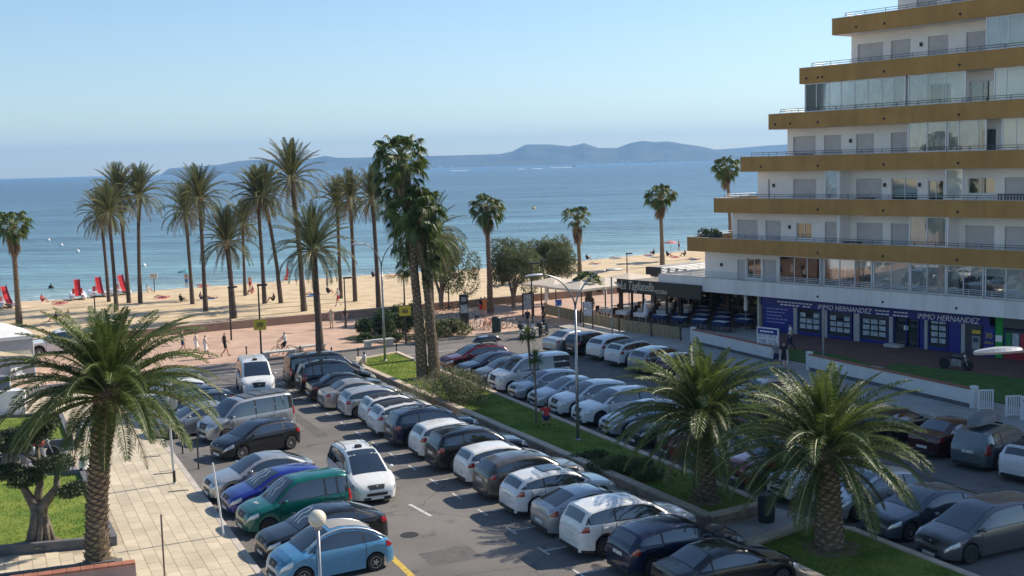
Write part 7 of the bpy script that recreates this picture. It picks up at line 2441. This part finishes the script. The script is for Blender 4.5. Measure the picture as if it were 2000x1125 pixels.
# ---- beach things
m_redp = mat('red_plastic', (.5, .03, .03), .35, var=.06); m_whp = mat('white_plastic', (.74, .74, .74), .4, var=.04)
def pedalo(p, rz, label):
    t = thing('pedal_boat', label, 'pedal boat', tuple(p), rz, 'pedal boats with slides')
    for y in (-.62, .62):
        n = 8; b_ = MB(); pts = []; rs = []
        for i in range(n + 1):
            f = i / n; pts.append((-1.9 + 3.8 * f, y, .32 + .28 * max(0, f - .7) ** 1.3 * 3)); rs.append(.3 * math.sin(math.pi * min(.96, .14 + f * .75)) ** .5)
        b_.tube(pts, rs, 9); b_.build('float', m_whp, t, smooth=True)
    MB().bev(-1.5, 1.1, -.6, .6, .45, .62, .05).build('deck', m_whp, t)
    for y in (-.3, .3):
        MB().bev(-.2, .25, y - .22, y + .22, .622, .8, .05).bev(-.3, -.2, y - .22, y + .22, .622, 1.15, .03).build('seat', m_redp, t)
    s_ = MB(); prof = [(-.55, 2.15), (-.75, 2.1), (-1.1, 1.55), (-1.6, 1.0), (-2.15, .6), (-2.35, .55)]
    for x, z in prof:
        s_.v += [(x, -.31, z + .16), (x, -.27, z), (x, .27, z), (x, .31, z + .16)]
    for i in range(len(prof) - 1):
        for j in range(3):
            s_.f.append((i * 4 + j, i * 4 + j + 1, i * 4 + 5 + j, i * 4 + 4 + j)); s_.m.append(0)
    s_.build('slide', m_redp, t)
    MB().tube([(-.45, -.25, .6), (-.55, -.25, 2.15)], .03, 6).tube([(-.45, .25, .6), (-.55, .25, 2.15)], .03, 6).build('ladder', m_grey_metal, t)
    MB().bx(-1.2, -1.1, -.25, .25, .6, 1.4).build('slide_support', m_whp, t)
for i, (x, y) in enumerate(((152, 584), (191, 579), (233, 575), (5, 600))):
    pedalo(GS(x, y), R(112 + 6 * i), 'white pedal boat with red slide, %s' % ('tallest slide left of the palms', 'just left of the palm trunks', 'half hidden behind the palm trunks', 'cut by the left edge of the picture', 'rightmost by the palm trunks')[i])
def beach_umbrella(p, label, m, closed=True):
    t = thing('beach_umbrella', label, 'parasol', tuple(p), 0, 'beach umbrellas')
    MB().tube([(0, 0, 0), (0, 0, 2.2)], .025, 6).build('pole', m_grey_metal, t)
    if closed:
        MB().lathe([(.02, .7), (.14, .75), (.1, 1.7), (.02, 2.15), (.001, 2.2)], 8).build('canopy', m, t)
    else:
        MB().lathe([(.95, 1.75), (.6, 1.98), (.001, 2.12)], 10).build('canopy', m, t)
beach_umbrella(GS(562, 552), 'red folded beach umbrella left of the tallest palm', m_redp); beach_umbrella(GS(640, 571), 'grey folded beach umbrella behind the near palm', mat('grey_canvas', (.25, .22, .2), .9, var=.1))
for (x, y, lb) in ((364, 562, 'blue green beach umbrella at the waterline'), (1310, 500, 'pink beach umbrella by the building corner')):
    beach_umbrella(GS(x, y), lb, mat('teal_canvas' if x < 500 else 'pink_canvas', (.1, .3, .33) if x < 500 else (.6, .25, .22), .9, var=.1), False)
b = GS(302, 571); t = thing('beach_sign', 'small pale box sign on a post at the waterline', 'sign', tuple(b)); MB().tube([(0, 0, 0), (0, 0, 1.5)], .05, 6).build('post', m_wood, t); MB().bev(-.4, .4, -.06, .06, 1.5, 2.1, .02).build('sign_box', m_concrete, t)
for i, (x, y) in enumerate(((95, 470), (120, 480), (152, 492), (1042, 408), (281, 520), (100, 563))):
    p = G(x, y, -.35); t = thing('buoy', ('white buoy, leftmost of three on the left water', 'white buoy, middle of three on the left water', 'white buoy, rightmost of three on the left water', 'yellow buoy on the open water', 'white buoy behind the left palm group', 'dark buoy close to the left shore')[i], 'buoy', tuple(p), 0, 'buoys')
    m = m_yellow if i == 3 else (m_black if i == 5 else m_whp); s_ = .55 if i == 3 else .32
    MB().ball((0, 0, .1), s_, 12, 8).build('float', m, t, smooth=True); MB().tube([(0, 0, s_), (0, 0, s_ * 2)], s_ * .15, 6).build('stem', m, t)
p = G(1122, 325, -.35); t = thing('motor_boat', 'small dark motor boat trailing a white wake far out', 'boat', tuple(p), R(170)); s_ = 1.6
MB().add([(-5, -1.5, -.3), (4, -1.3, -.3), (7, 0, -.1), (4, 1.3, -.3), (-5, 1.5, -.3), (-5, -1.9, 1.6), (4, -1.7, 2.1), (8, 0, 2.6), (4, 1.7, 2.1), (-5, 1.9, 1.6)], [(0, 5, 6, 1), (1, 6, 7, 2), (2, 7, 8, 3), (3, 8, 9, 4), (4, 9, 5, 0), (5, 9, 8, 7, 6), (0, 1, 2, 3, 4)]).build('hull', mat('boat_hull', (.06, .07, .09), .4, var=0), t)
MB().bev(-2, 2, -1.1, 1.1, 1.8, 3.6, .2).build('cabin', mat('boat_cabin', (.3, .32, .35), .4, var=0), t)
def wakes():
    mb = MB(); rr = random.Random(3)
    for (x0, x1, y) in ((1075, 1118, 327), (1040, 1060, 329), (1050, 1070, 321.5), (880, 915, 333), (1010, 1024, 330)):
        for k in range(9):
            a, b_ = x0 + (x1 - x0) * k / 9, x0 + (x1 - x0) * (k + rr.uniform(.6, 1)) / 9
            dy = rr.uniform(-.25, .25)
            P = [G(a, y + dy, -.33), G(b_, y + dy, -.33), G(b_, y + dy + .7, -.33), G(a, y + dy + .7, -.33)]
            mb.quad(*[tuple(q) for q in P][::-1])
    struct(mb.build('boat_wake', MATS['foam']), 'stuff')
wakes()
# ---- stalls at the left edge
m_tarp = mat('white_tarp', (.70, .70, .68), .8, var=.06, scale=1)
def marquee():
    b = G(70, 738, .12); z1 = zat(b, 654); 
    t = thing('marquee', 'grey-white market tent with low pitched roof at the left edge', 'tent', (b.x, b.y, .12), R(32))
    z1 -= .12
    w_, d_ = 6.0, 4.0
    MB().bx(-w_, 0, 0, .05, 0, z1).bx(-.05, 0, .051, d_, 0, z1).build('side_wall', mat('tarp_grey', (.42, .43, .44), .8, var=.05), t)
    r_ = MB(); h = .9
    P = [(-w_ - .1, -.1, z1), (.1, -.1, z1), (.1, d_ + .1, z1), (-w_ - .1, d_ + .1, z1), (-w_ / 2 - 1, d_ / 2, z1 + h), (-w_ / 2 + 1, d_ / 2, z1 + h)]
    r_.add(P, [(0, 1, 5, 4), (1, 2, 5), (2, 3, 4, 5), (3, 0, 4)]); r_.build('roof', m_tarp, t)
    MB().bx(-w_ - .1, .1, -.13, -.1, z1 - .22, z1).bx(.1, .13, -.1, d_ + .1, z1 - .22, z1).build('valance', m_tarp, t)
    for x in (-.03,):
        MB().tube([(x, -.05, 0), (x, -.05, z1)], .04, 6).build('pole', m_alu, t)
marquee()
def shade_sail():
    P = [G(66, 697, 2.4), G(-60, 676, 2.9), G(-70, 694, 2.3), G(58, 683, 2.7)]
    t = thing('shade_sail', 'cream triangular shade sail left of the pickup', 'sail', (P[0].x, P[0].y, .12))
    o = Vector((P[0].x, P[0].y, .12)); n = 8; mb = MB()
    for i in range(n + 1):
        for j in range(n + 1):
            u_, v_ = i / n, j / n
            q = (P[0] * (1 - u_) + P[1] * u_) * (1 - v_) + (P[3] * (1 - u_) + P[2] * u_) * v_
            mb.v.append(tuple(q - o - Vector((0, 0, .25 * math.sin(math.pi * u_) * math.sin(math.pi * v_)))))
    for i in range(n):
        for j in range(n):
            a = i * (n + 1) + j; mb.f.append((a, a + 1, a + n + 2, a + n + 1)); mb.m.append(0)
    mb.build('sail_cloth', mat('sail_cloth', (.66, .58, .40), .9, var=.05, transl=.3), t, smooth=True)
    MB().tube([(.05, 0, 0), (0, 0, 2.32)], .05, 8).build('mast', m_alu, t)
shade_sail()
b = G(50, 808, .12); t = thing('kiosk_counter', 'white counter block with dark blue screen below the shade sail', 'kiosk', tuple(b), R(8))
MB().bev(-7, 0, 0, .3, 0, 1.3, .02).build('front_wall', m_gwall, t)
MB().bx(-7, -.6, .6, 2.2, 1.0, 1.06).build('counter_top', m_whp, t)
MB().bx(-7, -.9, .62, .68, 1.07, 2.0).build('screen_panel', mat('blue_screen', (.10, .12, .18), .3, var=.05), t)
MB().bx(-.9, -.84, .6, .7, 0, 2.06).bx(-7, -.84, .6, .7, 2.002, 2.06).build('screen_frame', m_alu, t)
def plastic_chair(p, rz, label):
    t = thing('plastic_chair', label, 'chair', tuple(p), rz, 'white plastic chairs')
    MB().bev(-.24, .24, -.24, .24, .40, .45, .015).build('seat', m_whp, t)
    b_ = MB()
    for i in range(7):
        a = R(110 + i * 140 / 6); x, y = math.cos(a) * .26, math.sin(a) * .26
        b_.v += [(x, y, .45), (x * 1.1, y * 1.1, .85)]
    for i in range(6):
        b_.f.append((2 * i, 2 * i + 2, 2 * i + 3, 2 * i + 1)); b_.m.append(0)
    b_.build('backrest', m_whp, t)
    for x in (-.2, .2):
        for y in (-.2, .2):
            MB().tube([(x, y, .4), (x * 1.2, y * 1.2, 0)], .025, 6).build('leg', m_whp, t)
plastic_chair(G(20, 745, .12), R(200), 'white plastic chair, left one by the tent'); plastic_chair(G(40, 744, .12), R(330), 'white plastic chair, right one by the tent'); plastic_chair(G(30, 752, .12), R(90), 'white plastic chair, front one by the tent')
# pink parapet at the bottom left corner
m_pinkw = mat('pink_wall', (.42, .28, .25), .9, var=.06)
a, b_ = G(267, 1142, .12), G(20, 1176, .12); L = (b_ - a).length
t = thing('parapet_wall', 'dull pink wall with terracotta capping at the bottom left corner', 'wall', (a.x, a.y, .12), math.atan2(b_.y - a.y, b_.x - a.x))
hh = zat(a, 1099) - .12
MB().bx(0, L, -.13, .13, 0, hh).build('wall_body', m_pinkw, t)
n = int(L / .4); me = MB().bev(-L / n / 2 + .005, L / n / 2 - .005, -.18, .18, 0, .06, .012).mesh('cap_tile', m_terr)
for k in range(n):
    ob('cap_tile', me, t, (L * (k + .5) / n, 0, hh + .002))
# ---- things on the terraces
def on_terrace(i, s, t_):
    q = BP + BU * s + BN * t_
    return Vector((q.x, q.y, BT[i] - .86))
p = on_terrace(1, -12.0, -5.5); t = thing('terrace_parasol', 'beige thatched parasol on the lowest ochre terrace', 'parasol', tuple(p)); MB().tube([(0, 0, 0), (0, 0, 2.6)], .04, 6).build('pole', m_wood, t); MB().lathe([(1.5, 2.2), (.9, 2.5), (.001, 2.85)], 12).build('canopy', mat('thatch', (.42, .30, .17), .9, var=.15, scale=6), t)
p = on_terrace(2, -9.6, -4.5); t = thing('terrace_parasol', 'brown parasol and frame on the second ochre terrace', 'parasol', tuple(p)); MB().tube([(0, 0, 0), (0, 0, 2.5)], .04, 6).build('pole', m_alu, t); MB().lathe([(.9, 2.15), (.5, 2.35), (.001, 2.55)], 8).build('canopy', mat('thatch', (.42, .30, .17), .9, var=.15, scale=6), t)
for i, s, lb in ((1, -12.6, 'dark potted bush at the left end of the lowest ochre terrace'), (1, -11.6, 'second dark potted bush on the lowest ochre terrace')):
    p = on_terrace(i, s, .4); t = thing('potted_plant', lb, 'plant', tuple(p)); MB().lathe([(.2, 0), (.28, .6), (.3, .62)], 10).build('pot', m_terr, t); leaf_cloud('foliage', [(0, 0, 1.1, .5, .5, .45), (.3, 0, 1.0, .4, .4, .35)], 900, .07, m_bush, 5, .5, t)
def lounger_table(i, px, lb, m):
    s = SP(px, .9, BT[i] + .1); p = on_terrace(i, s, .9)
    t = thing('balcony_table', lb, 'table', tuple(p), BA); MB().bev(-.6, .6, -.3, .3, .9, .95, .01).build('table_top', m, t)
    for x in (-.5, .5):
        MB().bx(x - .03, x + .03, -.25, .25, 0, .9).build('leg', m, t)
lounger_table(2, 1690, 'dark table on the second ochre balcony below a closed shutter', m_wood); lounger_table(3, 1570, 'dark low table on the third ochre balcony at its left', m_dark_plastic); lounger_table(1, 1665, 'folded dark furniture on the lowest ochre balcony', m_dark_plastic)
s = SP(1985, 1.2, BT[2] + .3); p = on_terrace(2, s, 1.15); t = thing('balcony_screen', 'dark lattice screen on the second ochre balcony at the right edge', 'screen', tuple(p), BA)
MB().bx(-1.2, 1.2, -.03, .03, .5, .58).build('bottom_rail', m_wood, t); MB().bx(-1.2, 1.2, -.03, .03, 1.2, 1.26).build('top_rail', m_wood, t)
for k in range(12):
    MB().bx(-1.18 + k * .2, -1.12 + k * .2, -.02, .02, .581, 1.199).build('slat', m_wood, t)
